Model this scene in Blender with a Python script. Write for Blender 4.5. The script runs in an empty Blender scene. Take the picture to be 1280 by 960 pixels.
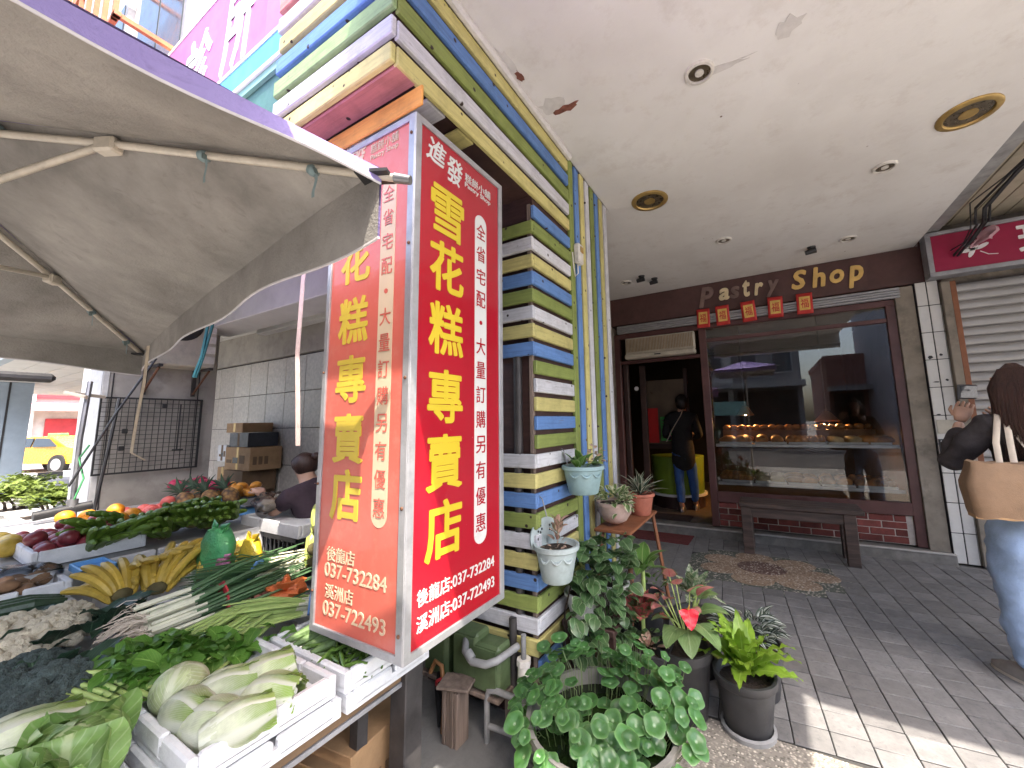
import bpy, bmesh, math, random
from mathutils import Vector, Matrix, Euler, noise
R = math.radians
rnd = random.Random(11)
S = bpy.context.scene
COL = S.collection

# ---------------------------------------------------------------- camera
def rot_matrix(yaw, pitch, roll):
    cy, sy, cp, sp = math.cos(yaw), math.sin(yaw), math.cos(pitch), math.sin(pitch)
    f = Vector((-sy*cp, cy*cp, sp)); r = Vector((cy, sy, 0)); u = r.cross(f)
    r2 = r*math.cos(roll) + u*math.sin(roll); u2 = u*math.cos(roll) - r*math.sin(roll)
    return Matrix(((r2.x, u2.x, -f.x), (r2.y, u2.y, -f.y), (r2.z, u2.z, -f.z)))
cd = bpy.data.cameras.new('camera'); camera = bpy.data.objects.new('camera', cd); COL.objects.link(camera)
camera.matrix_world = Matrix.Translation((0, 0, 1.35)) @ rot_matrix(.508225, .128759, -.0204479).to_4x4()
cd.sensor_fit = 'HORIZONTAL'; cd.sensor_width = 36; cd.lens = 36*486.1/1280
cd.shift_x = -.0321; cd.shift_y = -.0115; cd.clip_start = .02; cd.clip_end = 600
S.camera = camera
S.render.resolution_x, S.render.resolution_y = 1024, 768

# ---------------------------------------------------------------- sky, sun, exposure
TO_SUN = Vector((.46, -.29, 1)).normalized()
W = bpy.data.worlds.new('World'); S.world = W; W.use_nodes = True
wn = W.node_tree; bgn = wn.nodes['Background']; sk = wn.nodes.new('ShaderNodeTexSky')
sk.sky_type = 'NISHITA'; sk.sun_disc = False
sk.sun_elevation = math.asin(TO_SUN.z); sk.sun_rotation = math.atan2(TO_SUN.x, TO_SUN.y)
sk.air_density = 1.0; sk.dust_density = 4.5; sk.ozone_density = 1.0
wn.links.new(sk.outputs[0], bgn.inputs[0]); bgn.inputs[1].default_value = .15
sd = bpy.data.lights.new('sun', 'SUN'); sd.energy = 2.0; sd.angle = R(.53); sd.color = (1, .91, .79)
sun = bpy.data.objects.new('sun', sd); COL.objects.link(sun)
sun.rotation_euler = (-TO_SUN).to_track_quat('-Z', 'Y').to_euler(); sun.location = (8, -6, 14)
S.view_settings.view_transform = 'Standard'; S.view_settings.look = 'None'
S.view_settings.exposure = 2.68; S.view_settings.gamma = 1; S.view_settings.use_curve_mapping = False
S.render.engine = 'CYCLES'
try:
    S.cycles.max_bounces = 8; S.cycles.diffuse_bounces = 5; S.cycles.glossy_bounces = 3
    S.cycles.transmission_bounces = 4; S.cycles.transparent_max_bounces = 12
    S.cycles.caustics_reflective = False; S.cycles.caustics_refractive = False; S.cycles.sample_clamp_indirect = 6
except Exception: pass

# ---------------------------------------------------------------- materials
MATS = {}
def lin(c): return (*c, 1) if len(c) == 3 else c
class NT:
    def __init__(s, name):
        s.m = bpy.data.materials.new(name); s.m.use_nodes = True; s.t = s.m.node_tree
        s.p = s.t.nodes['Principled BSDF']; s.out = s.t.nodes['Material Output']; MATS[name] = s.m; s.vec = None
    def n(s, typ, **kw):
        nd = s.t.nodes.new('ShaderNode'+typ)
        for k, v in kw.items():
            if hasattr(nd, k) and not k.startswith('i_'): setattr(nd, k, v)
        return nd
    def l(s, a, b): s.t.links.new(a, b)
    def coords(s, scl=(1, 1, 1), jitter=True):
        tc = s.n('TexCoord'); mp = s.n('Mapping'); mp.inputs['Scale'].default_value = scl
        s.l(tc.outputs['Object'], mp.inputs['Vector'])
        if jitter:
            oi = s.n('ObjectInfo'); ml = s.n('Math', operation='MULTIPLY'); ml.inputs[1].default_value = 37.3
            s.l(oi.outputs['Random'], ml.inputs[0]); cb = s.n('CombineXYZ')
            for i in range(3): s.l(ml.outputs[0], cb.inputs[i])
            s.l(cb.outputs[0], mp.inputs['Location'])
        return mp.outputs[0]
    def noise(s, vec, scale, detail=5, rough=.6, dist=0):
        nd = s.n('TexNoise'); nd.inputs['Scale'].default_value = scale; nd.inputs['Detail'].default_value = detail
        nd.inputs['Roughness'].default_value = rough; nd.inputs['Distortion'].default_value = dist
        s.l(vec, nd.inputs['Vector']); return nd.outputs['Fac']
    def voro(s, vec, scale, feature='F1', out='Distance'):
        nd = s.n('TexVoronoi'); nd.feature = feature; nd.inputs['Scale'].default_value = scale
        s.l(vec, nd.inputs['Vector']); return nd.outputs[out]
    def ramp(s, fac, stops, interp='LINEAR'):
        nd = s.n('ValToRGB'); e = nd.color_ramp.elements; nd.color_ramp.interpolation = interp
        while len(e) < len(stops): e.new(.5)
        for i, (p, c) in enumerate(stops):
            e[i].position = p; e[i].color = lin(c) if not isinstance(c, (int, float)) else (c, c, c, 1)
        s.l(fac, nd.inputs[0]); return nd.outputs[0]
    def mix(s, fac, a, b, mode='MIX'):
        nd = s.n('Mix'); nd.data_type = 'RGBA'; nd.blend_type = mode
        for sock, v in ((nd.inputs[0], fac), (nd.inputs[6], a), (nd.inputs[7], b)):
            if isinstance(v, (int, float)): sock.default_value = v
            elif isinstance(v, tuple): sock.default_value = lin(v)
            else: s.l(v, sock)
        return nd.outputs[2]
    def bump(s, h, strength=.3, dist=.01):
        nd = s.n('Bump'); nd.inputs['Strength'].default_value = strength; nd.inputs['Distance'].default_value = dist
        s.l(h, nd.inputs['Height']); s.l(nd.outputs[0], s.p.inputs['Normal'])
    def base(s, c):
        if isinstance(c, tuple): s.p.inputs['Base Color'].default_value = lin(c)
        else: s.l(c, s.p.inputs['Base Color'])
    def set(s, rough=.6, metal=0, spec=.5, coat=0, trans=0):
        s.p.inputs['Roughness'].default_value = rough; s.p.inputs['Metallic'].default_value = metal
        s.p.inputs['Specular IOR Level'].default_value = spec; s.p.inputs['Coat Weight'].default_value = coat
        s.p.inputs['Transmission Weight'].default_value = trans; return s
    def perobj(s, col, amt):
        oi = s.n('ObjectInfo'); mr = s.n('MapRange'); mr.inputs[3].default_value = 1-amt; mr.inputs[4].default_value = 1+amt
        s.l(oi.outputs['Random'], mr.inputs[0]); cb = s.n('CombineColor')
        for i in range(3): s.l(mr.outputs[0], cb.inputs[i])
        return s.mix(1.0, col, cb.outputs[0], 'MULTIPLY')
def sc(c, k): return tuple(min(1, max(0, x*k)) for x in c)

def mat(name, col, rough=.6, var=.18, scale=6, bump=.15, bscale=60, metal=0, spec=.5, obj=0, scl=(1, 1, 1), dirt=0, coat=0, bdist=.004):
    if name in MATS: return MATS[name]
    s = NT(name); v = s.coords(scl); s.set(rough, metal, spec, coat)
    c = s.ramp(s.noise(v, scale), [(.3, sc(col, 1-var)), (.7, sc(col, 1+var))])
    if dirt: c = s.mix(s.ramp(s.noise(v, scale*1.7, 8, .7), [(.48, 0.), (.72, dirt)]), c, sc(col, .35))
    if obj: c = s.perobj(c, obj)
    s.base(c)
    if bump: s.bump(s.noise(v, bscale, 4), bump, bdist)
    rr = s.ramp(s.noise(v, scale*2.3), [(.3, max(.03, rough-.08)), (.7, min(1, rough+.1))]); s.l(rr, s.p.inputs['Roughness'])
    return s.m

def painted_slat(name, col, axis):
    """painted rough board: grain along axis (0 x,1 y,2 z), nail holes, chipped edges"""
    s = NT(name); g = [22, 22, 22]; g[axis] = 1.2
    v = s.coords(tuple(g)); v2 = s.coords((1, 1, 1)); s.set(.62, 0, .35)
    grain = s.noise(v, 4, 6, .65)
    c = s.ramp(grain, [(.25, sc(col, .72)), (.5, col), (.8, sc(col, 1.12))])
    blot = s.noise(v2, 9, 5, .7); c = s.mix(s.ramp(blot, [(.46, 0.), (.72, .6)]), c, sc(col, .55))
    hole = s.ramp(s.voro(v2, 13), [(.09, 1.), (.13, 0.)]); c = s.mix(hole, c, (.035, .022, .018))
    wear = s.ramp(s.noise(v, 7, 9, .75), [(.6, 0.), (.67, .8)]); c = s.mix(wear, c, (.17, .14, .12))
    s.base(s.perobj(c, .1)); s.bump(grain, .35, .004); return s.m
CB, CO, CW, CY = (.12, .235, .5), (.225, .275, .075), (.56, .56, .59), (.54, .48, .19)
SL = {}
for ax in (0, 1, 2):
    SL['B', ax] = painted_slat('blue_slat_paint_%d' % ax, CB, ax); SL['O', ax] = painted_slat('olive_slat_paint_%d' % ax, CO, ax)
    SL['W', ax] = painted_slat('white_slat_paint_%d' % ax, CW, ax); SL['Y', ax] = painted_slat('yellow_slat_paint_%d' % ax, CY, ax)
SL['P', 0] = painted_slat('pink_slat_paint', (.5, .2, .18), 0); SL['G', 0] = painted_slat('green_slat_paint', (.27, .39, .17), 0)
SL['R', 0] = painted_slat('orange_slat_paint', (.66, .3, .07), 0)

mat('dark_wood', (.055, .026, .022), .6, .35, 5, .4, 40, scl=(1, 1, 6))
mat('maroon_board', (.09, .042, .037), .55, .25, 4, .2, 50, dirt=.3)
mat('maroon_frame', (.105, .045, .042), .4, .25, 5, .15, 60, dirt=.25)
mat('alu', (.42, .42, .435), .42, .12, 9, .2, 120, metal=.55, dirt=.35)
mat('alu_dull', (.36, .36, .38), .5, .2, 7, .2, 80, metal=.5, dirt=.5)
mat('steel_dark', (.06, .055, .055), .5, .3, 9, .25, 60, metal=.3, dirt=.4)
mat('steel_grey', (.25, .25, .26), .42, .15, 9, .1, 60, metal=.7)
mat('cream_pipe', (.55, .5, .42), .35, .12, 14, .1, 60, dirt=.35)
mat('pvc_grey', (.26, .26, .26), .5, .2, 10, .1, 60, dirt=.5)
mat('black_plastic', (.022, .022, .024), .45, .3, 9, .1, 60)
mat('pot_black', (.045, .045, .048), .5, .45, 5, .15, 50, dirt=.0)
mat('soil', (.045, .03, .022), .95, .5, 40, 1, 70, bdist=.02)
mat('white_foam', (.72, .73, .75), .8, .07, 12, .5, 220, dirt=.22)
mat('white_paint', (.66, .66, .66), .6, .08, 5, .15, 40, dirt=.3)
mat('gold_trim', (.5, .34, .12), .38, .15, 9, .1, 60, metal=.6, dirt=.25)
mat('white_trim', (.68, .65, .6), .45, .1, 9, .1, 60, dirt=.4)
mat('lamp_inner', (.16, .13, .09), .3, .3, 20, .1, 60, metal=.6)
mat('red_paper', (.55, .03, .025), .5, .12, 9, .1, 60)
mat('gold_print', (.75, .5, .12), .4, .15, 20, 0)
mat('rubber', (.02, .02, .022), .7, .3, 9, .2, 60)
mat('terracotta', (.42, .14, .09), .75, .18, 12, .3, 90, dirt=.3)
mat('pot_blue', (.27, .4, .42), .5, .12, 9, .15, 70, dirt=.3)
mat('pot_pale', (.4, .47, .47), .55, .12, 9, .15, 70, dirt=.4)
mat('pot_pink', (.55, .4, .35), .8, .15, 20, .4, 120, dirt=.3)
mat('pot_white', (.62, .62, .6), .6, .1, 9, .2, 70, dirt=.45)
mat('skin_tone', (.55, .33, .24), .5, .08, 14, .1, 120)
mat('hair_brown', (.045, .02, .015), .45, .5, 12, .5, 60, scl=(6, 6, .6))
mat('hair_black', (.012, .009, .009), .45, .5, 12, .5, 60, scl=(6, 6, .6))
mat('jacket', (.035, .029, .031), .85, .3, 20, .5, 180)
mat('coat_black', (.012, .012, .014), .85, .3, 20, .4, 180)
mat('purple_tee', (.055, .035, .05), .85, .2, 14, .4, 150)
mat('tote_canvas', (.26, .165, .1), .9, .12, 16, .6, 260)
mat('strap_cream', (.6, .52, .42), .85, .1, 16, .4, 200)
mat('shoe_grey', (.3, .27, .24), .75, .15, 16, .3, 120)
mat('tyre', (.02, .02, .02), .8, .2, 9, .2, 60)
mat('taxi_yellow', (.8, .42, .02), .25, .05, 6, 0, coat=.5)
mat('car_glass', (.03, .035, .04), .05, .1, 6, 0)
mat('brown_card', (.36, .22, .11), .85, .14, 8, .35, 90, dirt=.25)
mat('kraft_dark', (.16, .1, .055), .85, .2, 8, .35, 90)
mat('bread', (.42, .19, .06), .45, .45, 14, .4, 50, obj=.3)
mat('bread_pale', (.6, .46, .26), .6, .3, 14, .4, 50, obj=.2)
mat('tray_white', (.6, .6, .58), .4, .08, 9, 0)
mat('cord_teal', (.06, .25, .27), .7, .2, 9, .2, 60)
mat('cloth_tie', (.2, .27, .28), .9, .2, 16, .4, 90)
mat('ribbon_pink', (.55, .42, .4), .8, .15, 20, .3, 120, dirt=.3)
mat('ribbon_cream', (.5, .42, .32), .8, .15, 20, .3, 120, dirt=.3)
mat('sign_white', (.8, .8, .8), .4, .03, 6, 0)
mat('tin_grey', (.3, .3, .3), .5, .2, 8, .2, 60, dirt=.5)
mat('wood_weathered', (.2, .15, .12), .85, .4, 3, .7, 30, scl=(9, 9, .7), dirt=.4)
mat('bench_wood', (.075, .05, .042), .55, .6, 3, .6, 24, scl=(1, 9, 9), dirt=.5)
mat('easel_wood', (.24, .09, .04), .6, .25, 6, .3, 50)
mat('green_crate_plastic', (.085, .125, .055), .5, .2, 8, .1, 60, dirt=.4)
mat('charcoal_crate', (.035, .038, .045), .5, .3, 8, .1, 60, dirt=.3)
mat('maroon_crate', (.05, .018, .015), .5, .3, 8, .1, 60, dirt=.2)
mat('blue_tray', (.14, .36, .66), .45, .12, 8, .1, 60, dirt=.15)
mat('teal_metal', (.06, .16, .14), .5, .15, 6, .1, 60, dirt=.3)
mat('teal_light', (.2, .38, .34), .5, .15, 6, .1, 60)
mat('screw_rust', (.15, .07, .04), .6, .4, 60, 0, metal=.4)

def glass(name, tint=(1, 1, 1), ior=1.55, rough=0):
    s = NT(name); s.t.nodes.remove(s.p)
    tr = s.n('BsdfTransparent'); tr.inputs[0].default_value = lin(tint); gl = s.n('BsdfGlossy'); gl.inputs['Roughness'].default_value = rough
    fr = s.n('Fresnel'); fr.inputs[0].default_value = ior; mx = s.n('MixShader')
    s.l(fr.outputs[0], mx.inputs[0]); s.l(tr.outputs[0], mx.inputs[1]); s.l(gl.outputs[0], mx.inputs[2]); s.l(mx.outputs[0], s.out.inputs[0]); return s.m
glass('window_glass', (.93, .94, .93), 1.55); glass('thin_plastic', (.9, .92, .93), 1.5, .15)

# ---------------------------------------------------------------- mesh builder
class MB:
    def __init__(s): s.v = []; s.f = []; s.m = []; s.mi = 0
    def add(s, vs, fs):
        b = len(s.v); s.v += [Vector(v) for v in vs]; s.f += [tuple(b+i for i in f) for f in fs]; s.m += [s.mi]*len(fs); return b
    def box(s, x0, x1, y0, y1, z0, z1, bev=0, M=None):
        b = min(bev, (x1-x0)*.45, (y1-y0)*.45, (z1-z0)*.45)
        if b <= 0:
            vs = [(x, y, z) for z in (z0, z1) for y in (y0, y1) for x in (x0, x1)]
            fs = [(0, 2, 3, 1), (4, 5, 7, 6), (0, 1, 5, 4), (2, 6, 7, 3), (0, 4, 6, 2), (1, 3, 7, 5)]
        else:
            vs = []; idx = {}
            for i, x in enumerate((x0, x1)):
                for j, y in enumerate((y0, y1)):
                    for k, z in enumerate((z0, z1)):
                        sx, sy, sz = (b, -b)[i], (b, -b)[j], (b, -b)[k]
                        idx[i, j, k] = len(vs); vs += [(x, y+sy, z+sz), (x+sx, y, z+sz), (x+sx, y+sy, z)]
            I = idx; fs = []
            for i in (0, 1):
                q = [I[i, 0, 0], I[i, 1, 0], I[i, 1, 1], I[i, 0, 1]]; fs.append(tuple(q if i else q[::-1]))
                q = [I[0, i, 0]+1, I[1, i, 0]+1, I[1, i, 1]+1, I[0, i, 1]+1]; fs.append(tuple(q[::-1] if i else q))
                q = [I[0, 0, i]+2, I[1, 0, i]+2, I[1, 1, i]+2, I[0, 1, i]+2]; fs.append(tuple(q if i else q[::-1]))
            for i in (0, 1):
                for j in (0, 1):
                    fs.append((I[i, j, 0], I[i, j, 1], I[i, j, 1]+1, I[i, j, 0]+1)); fs.append((I[i, 0, j], I[i, 1, j], I[i, 1, j]+2, I[i, 0, j]+2))
                    fs.append((I[0, i, j]+1, I[1, i, j]+1, I[1, i, j]+2, I[0, i, j]+2))
                    for k in (0, 1): fs.append((I[i, j, k], I[i, j, k]+1, I[i, j, k]+2))
        if M is not None: vs = [M @ Vector(v) for v in vs]
        s.add(vs, fs); return s
    def loft(s, rings, cap=True, close=True):
        n = len(rings[0]); b = len(s.v); fs = []
        for i in range(len(rings)-1):
            for j in range(n if close else n-1):
                k = (j+1) % n; fs.append((i*n+j, i*n+k, (i+1)*n+k, (i+1)*n+j))
        if cap and close: fs.append(tuple(range(n))[::-1]); fs.append(tuple((len(rings)-1)*n+j for j in range(n)))
        s.add([p for r in rings for p in r], fs); return s
    def tube(s, pts, r, n=8, cap=True, flat=1):
        pts = [Vector(p) for p in pts]; rings = []; up = None
        for i, p in enumerate(pts):
            d = (pts[min(i+1, len(pts)-1)]-pts[max(i-1, 0)]).normalized()
            if up is None: up = Vector((0, 0, 1)) if abs(d.z) < .9 else Vector((0, 1, 0))
            x = d.cross(up).normalized(); y = x.cross(d).normalized(); up = y
            rr = r[i] if isinstance(r, (list, tuple)) else r
            rings.append([p + x*rr*math.cos(2*math.pi*j/n) + y*rr*flat*math.sin(2*math.pi*j/n) for j in range(n)])
        return s.loft(rings, cap)
    def cyl(s, p0, p1, r0, r1=None, n=12): return s.tube([p0, p1], [r0, r0 if r1 is None else r1], n)
    def lathe(s, prof, c=(0, 0, 0), n=20, M=None, cap=True, sq=(1, 1), a0=0, a1=2*math.pi):
        full = abs(a1-a0-2*math.pi) < 1e-6; c = Vector(c); rings = []; k = n if full else n+1
        for r, z in prof:
            rg = [Vector((r*sq[0]*math.cos(a0+(a1-a0)*j/n), r*sq[1]*math.sin(a0+(a1-a0)*j/n), z)) for j in range(k)]
            rings.append([(M @ p if M is not None else p)+c for p in rg])
        return s.loft(rings, cap and full, full)
    def ell(s, c, r, nu=12, nv=8, M=None, wob=0, seed=0):
        if isinstance(r, (int, float)): r = (r, r, r)
        vs = []; fs = []; c = Vector(c)
        for i in range(nv+1):
            th = math.pi*i/nv
            for j in range(nu):
                p = Vector((math.sin(th)*math.cos(2*math.pi*j/nu), math.sin(th)*math.sin(2*math.pi*j/nu), math.cos(th)))
                k = 1+wob*noise.noise(p*1.7+Vector((seed*3.1, seed*1.7, 0))) if wob else 1
                q = Vector((p.x*r[0], p.y*r[1], p.z*r[2]))*k
                vs.append((M @ q if M is not None else q)+c)
        for i in range(nv):
            for j in range(nu):
                k = (j+1) % nu; fs.append((i*nu+j, (i+1)*nu+j, (i+1)*nu+k, i*nu+k))
        s.add(vs, fs); return s
    def quad(s, *p): s.add(p, [tuple(range(len(p)))]); return s
    def prism(s, poly, d):
        d = Vector(d); n = len(poly); vs = [Vector(p) for p in poly]+[Vector(p)+d for p in poly]
        fs = [tuple(range(n))[::-1], tuple(range(n, 2*n))]+[(i, (i+1) % n, n+(i+1) % n, n+i) for i in range(n)]
        s.add(vs, fs); return s
    def sheet(s, fn, nu, nv):
        vs = [fn(i/nu, j/nv) for i in range(nu+1) for j in range(nv+1)]
        s.add(vs, [(i*(nv+1)+j, (i+1)*(nv+1)+j, (i+1)*(nv+1)+j+1, i*(nv+1)+j+1) for i in range(nu) for j in range(nv)]); return s
    def build(s, name, mats, parent=None, smooth=None, solid=0, fixn=True):
        if not isinstance(mats, (list, tuple)): mats = [mats]
        xs = [v.x for v in s.v]; ys = [v.y for v in s.v]; zs = [v.z for v in s.v]
        o0 = Vector(((min(xs)+max(xs))/2, (min(ys)+max(ys))/2, min(zs)))
        me = bpy.data.meshes.new(name); me.from_pydata([v-o0 for v in s.v], [], s.f)
        for m in mats: me.materials.append(MATS[m] if isinstance(m, str) else m)
        if len(mats) > 1: me.polygons.foreach_set('material_index', s.m)
        if fixn:
            bm = bmesh.new(); bm.from_mesh(me); bmesh.ops.recalc_face_normals(bm, faces=bm.faces); bm.to_mesh(me); bm.free()
        if smooth is not None:
            me.polygons.foreach_set('use_smooth', [True]*len(me.polygons))
            if smooth > 0:
                try: me.set_sharp_from_angle(angle=R(smooth))
                except Exception: pass
        me.update(); o = bpy.data.objects.new(name, me); COL.objects.link(o); o.location = o0
        if solid:
            md = o.modifiers.new('thickness', 'SOLIDIFY'); md.thickness = solid; md.offset = 0
        if parent is not None: par(o, parent)
        return o
BASE = {}
def par(o, p):
    o.parent = p; o.matrix_parent_inverse = wm(p).inverted()
def wm(p):
    m = p.matrix_basis.copy()
    if p.parent: m = wm(p.parent) @ p.matrix_parent_inverse @ m
    return m
def tag(o, label, cat, group=None):
    o['label'] = label; o['category'] = cat
    if group: o['group'] = group
    return o
def thing(name, loc, label, cat, group=None):
    o = bpy.data.objects.new(name, None); COL.objects.link(o); o.location = loc; o.empty_display_size = .1; return tag(o, label, cat, group)
def struct(o, kind='structure'): o['kind'] = kind; return o
def inst(src, name, M, parent=None):
    """one more individual sharing src's mesh; M is its world matrix"""
    o = bpy.data.objects.new(name, src.data if hasattr(src, 'data') else src); COL.objects.link(o); o.matrix_basis = M
    if parent is not None: par(o, parent)
    return o
def hide_proto(o): bpy.data.objects.remove(o)
def mesh_only(mb, name, mats, smooth=None):
    o = mb.build(name, mats, smooth=smooth); me = o.data
    me.transform(Matrix.Translation(o.location)); bpy.data.objects.remove(o); return me
def T(x, y, z): return Matrix.Translation((x, y, z))
def RZ(a): return Matrix.Rotation(a, 4, 'Z')
def RX(a): return Matrix.Rotation(a, 4, 'X')
def RY(a): return Matrix.Rotation(a, 4, 'Y')
def SC(x, y=None, z=None): return Matrix.Diagonal((x, x if y is None else y, x if z is None else z, 1))
def frame(o, x, y):
    x = Vector(x).normalized(); y = Vector(y).normalized(); z = x.cross(y)
    return Matrix(((x.x, y.x, z.x, o[0]), (x.y, y.y, z.y, o[1]), (x.z, y.z, z.z, o[2]), (0, 0, 0, 1)))
def text(name, body, size, M, m, parent=None, bold=0, ext=.0015, align='CENTER', sx=1, shear=0, fit=None):
    """flat raised lettering; M: local x along the line, y up, z out of the surface"""
    c = bpy.data.curves.new('t', 'FONT'); c.body = body; c.size = 1; c.align_x = align; c.align_y = 'CENTER'; c.offset = 0; c.shear = shear
    c.resolution_u = 3
    o = bpy.data.objects.new('t', c); COL.objects.link(o); bpy.context.view_layer.update()
    me = bpy.data.meshes.new_from_object(o.evaluated_get(bpy.context.evaluated_depsgraph_get())); bpy.data.objects.remove(o); bpy.data.curves.remove(c)
    xs = [v.co.x for v in me.vertices]; ys = [v.co.y for v in me.vertices]
    if fit:
        kx, ky = fit[0]/(max(xs)-min(xs)), fit[1]/(max(ys)-min(ys)); cx, cy = (max(xs)+min(xs))/2, (max(ys)+min(ys))/2
    else: kx, ky, cx, cy = size*sx, size, 0, 0
    if bold:
        bm = bmesh.new(); bm.from_mesh(me); src = bm.faces[:]; kk = 10
        for q in range(kk):
            a = 2*math.pi*q/kk; d = bmesh.ops.duplicate(bm, geom=src)
            for e in d['geom']:
                if isinstance(e, bmesh.types.BMVert): e.co.x += bold*math.cos(a); e.co.y += bold*math.sin(a); e.co.z += .04*(q+1)
        bm.to_mesh(me); bm.free()
        xs = [v.co.x for v in me.vertices]; ys = [v.co.y for v in me.vertices]
        if fit: kx, ky = fit[0]/(max(xs)-min(xs)), fit[1]/(max(ys)-min(ys)); cx, cy = (max(xs)+min(xs))/2, (max(ys)+min(ys))/2
    bm = bmesh.new(); bm.from_mesh(me)
    if ext:
        g = bmesh.ops.extrude_face_region(bm, geom=bm.faces[:])
        for e in g['geom']:
            if isinstance(e, bmesh.types.BMVert): e.co.z += 1
        bmesh.ops.recalc_face_normals(bm, faces=bm.faces)
    for v in bm.verts: v.co = M @ Vector(((v.co.x-cx)*kx, (v.co.y-cy)*ky, v.co.z*ext))
    o0 = M.translation; bmesh.ops.translate(bm, verts=bm.verts, vec=-o0); bm.to_mesh(me); bm.free(); me.name = name
    me.materials.clear(); me.materials.append(MATS[m] if isinstance(m, str) else m)
    ob = bpy.data.objects.new(name, me); COL.objects.link(ob); ob.location = o0
    if parent is not None: par(ob, parent)
    return ob

def leaf_mesh(name, m, L, W, shape='oval', bend=.6, fold=.15, ruffle=0, nu=7, nv=4, rf=14, stalk=0, twist=0):
    """leaf along +X from the origin, face up; UV u along, v across"""
    def w(u):
        if shape == 'oval': return math.sin(math.pi*min(1, u*.96+.04)**.8)**.75
        if shape == 'lance': return math.sin(math.pi*(u*.97+.03)**.75)
        if shape == 'strap': return (min(1, u*6)**.5)*(1-u**3)**.6*.9+.05
        if shape == 'heart': return max(.03, (1-u)**.62*1.15*min(1, (u+.1)*5)) if u > .0 else .55
        if shape == 'fan': return .28+.72*math.sin(math.pi*min(1, u*.72+.05))
        return 1
    vs = []; uv = []; x = z = 0; st = 1/nu
    for i in range(nu+1):
        u = i/nu; a = bend*(.5-u)
        if i: x += L*st*math.cos(a); z += L*st*math.sin(a)
        for j in range(nv+1):
            v = j/nv*2-1; y = v*W/2*w(u); zz = z+abs(v)*W*w(u)*fold+ruffle*math.sin(u*rf+(1.3 if v > 0 else 0))*abs(v)**1.5
            vs.append((x, y*math.cos(twist*u), zz+y*math.sin(twist*u))); uv.append((u, j/nv))
    if stalk: pass
    fs = [(i*(nv+1)+j, (i+1)*(nv+1)+j, (i+1)*(nv+1)+j+1, i*(nv+1)+j+1) for i in range(nu) for j in range(nv)]
    me = bpy.data.meshes.new(name); me.from_pydata(vs, [], fs); ul = me.uv_layers.new(name='UVMap')
    for p in me.polygons:
        p.use_smooth = True
        for li in p.loop_indices: ul.data[li].uv = uv[me.loops[li].vertex_index]
    me.materials.append(MATS[m] if isinstance(m, str) else m); me.update(); return me
def leaf_mat(name, base, vein, margin=None, mw=.3, tip=None, n=16, slant=1.4, rough=.4, vs=.5, mid=.035, obj=.2, blot=None, stripe=None, tint=None):
    """pigment by leaf anatomy: midrib, side veins, pale margin, blotches"""
    s = NT(name); s.set(rough, 0, .45); uvn = s.n('UVMap'); sep = s.n('SeparateXYZ'); s.l(uvn.outputs[0], sep.inputs[0])
    a1 = s.n('Math', operation='SUBTRACT'); s.l(sep.outputs[1], a1.inputs[0]); a1.inputs[1].default_value = .5
    ab = s.n('Math', operation='ABSOLUTE'); s.l(a1.outputs[0], ab.inputs[0])
    ml = s.n('Math', operation='MULTIPLY'); s.l(ab.outputs[0], ml.inputs[0]); ml.inputs[1].default_value = slant
    sb_ = s.n('Math', operation='SUBTRACT'); s.l(sep.outputs[0], sb_.inputs[0]); s.l(ml.outputs[0], sb_.inputs[1])
    m2 = s.n('Math', operation='MULTIPLY'); s.l(sb_.outputs[0], m2.inputs[0]); m2.inputs[1].default_value = n*6.283
    sn = s.n('Math', operation='SINE'); s.l(m2.outputs[0], sn.inputs[0])
    vn = s.ramp(sn.outputs[0], [(.75, 0.), (.98, vs)]); md = s.ramp(ab.outputs[0], [(mid*.5, 1.), (mid, 0.)])
    v = s.coords(); c = s.ramp(s.noise(v, 18, 4), [(.3, sc(base, .75)), (.7, sc(base, 1.25))])
    if tip: c = s.mix(s.ramp(s.mix(.25, sep.outputs[0], s.noise(v, 25, 4)), [(tip[1], 0.), (tip[2], 1.)]), c, tip[0])
    if margin: c = s.mix(s.ramp(s.mix(.12, ab.outputs[0], s.noise(v, 60, 3)), [(mw-.03, 0.), (mw+.03, 1.)]), c, margin)
    if stripe: c = s.mix(s.ramp(ab.outputs[0], [(stripe[1], 0.), (stripe[1]+.03, 1.), (stripe[2], 1.), (stripe[2]+.03, 0.)]), c, stripe[0])
    if blot: c = s.mix(s.ramp(s.noise(v, blot[1], 3, .6), [(.48, 0.), (.54, 1.)]), c, blot[0])
    c = s.mix(vn, c, vein); c = s.mix(md, c, vein); s.base(s.perobj(c, obj)); s.bump(s.mix(.45, s.mix(.5, vn, md), s.noise(v, 55, 4)), .45, .005)
    s.p.inputs['Subsurface Weight'].default_value = 0
    tr = s.n('BsdfTranslucent'); s.l(c, tr.inputs[0]); mx = s.n('MixShader'); mx.inputs[0].default_value = .25
    s.l(s.p.outputs[0], mx.inputs[1]); s.l(tr.outputs[0], mx.inputs[2]); s.l(mx.outputs[0], s.out.inputs[0]); return s.m
def pose(p, az, el, k=1, roll=0): return T(*p) @ RZ(az) @ RY(-el) @ RX(roll) @ SC(k)
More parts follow.
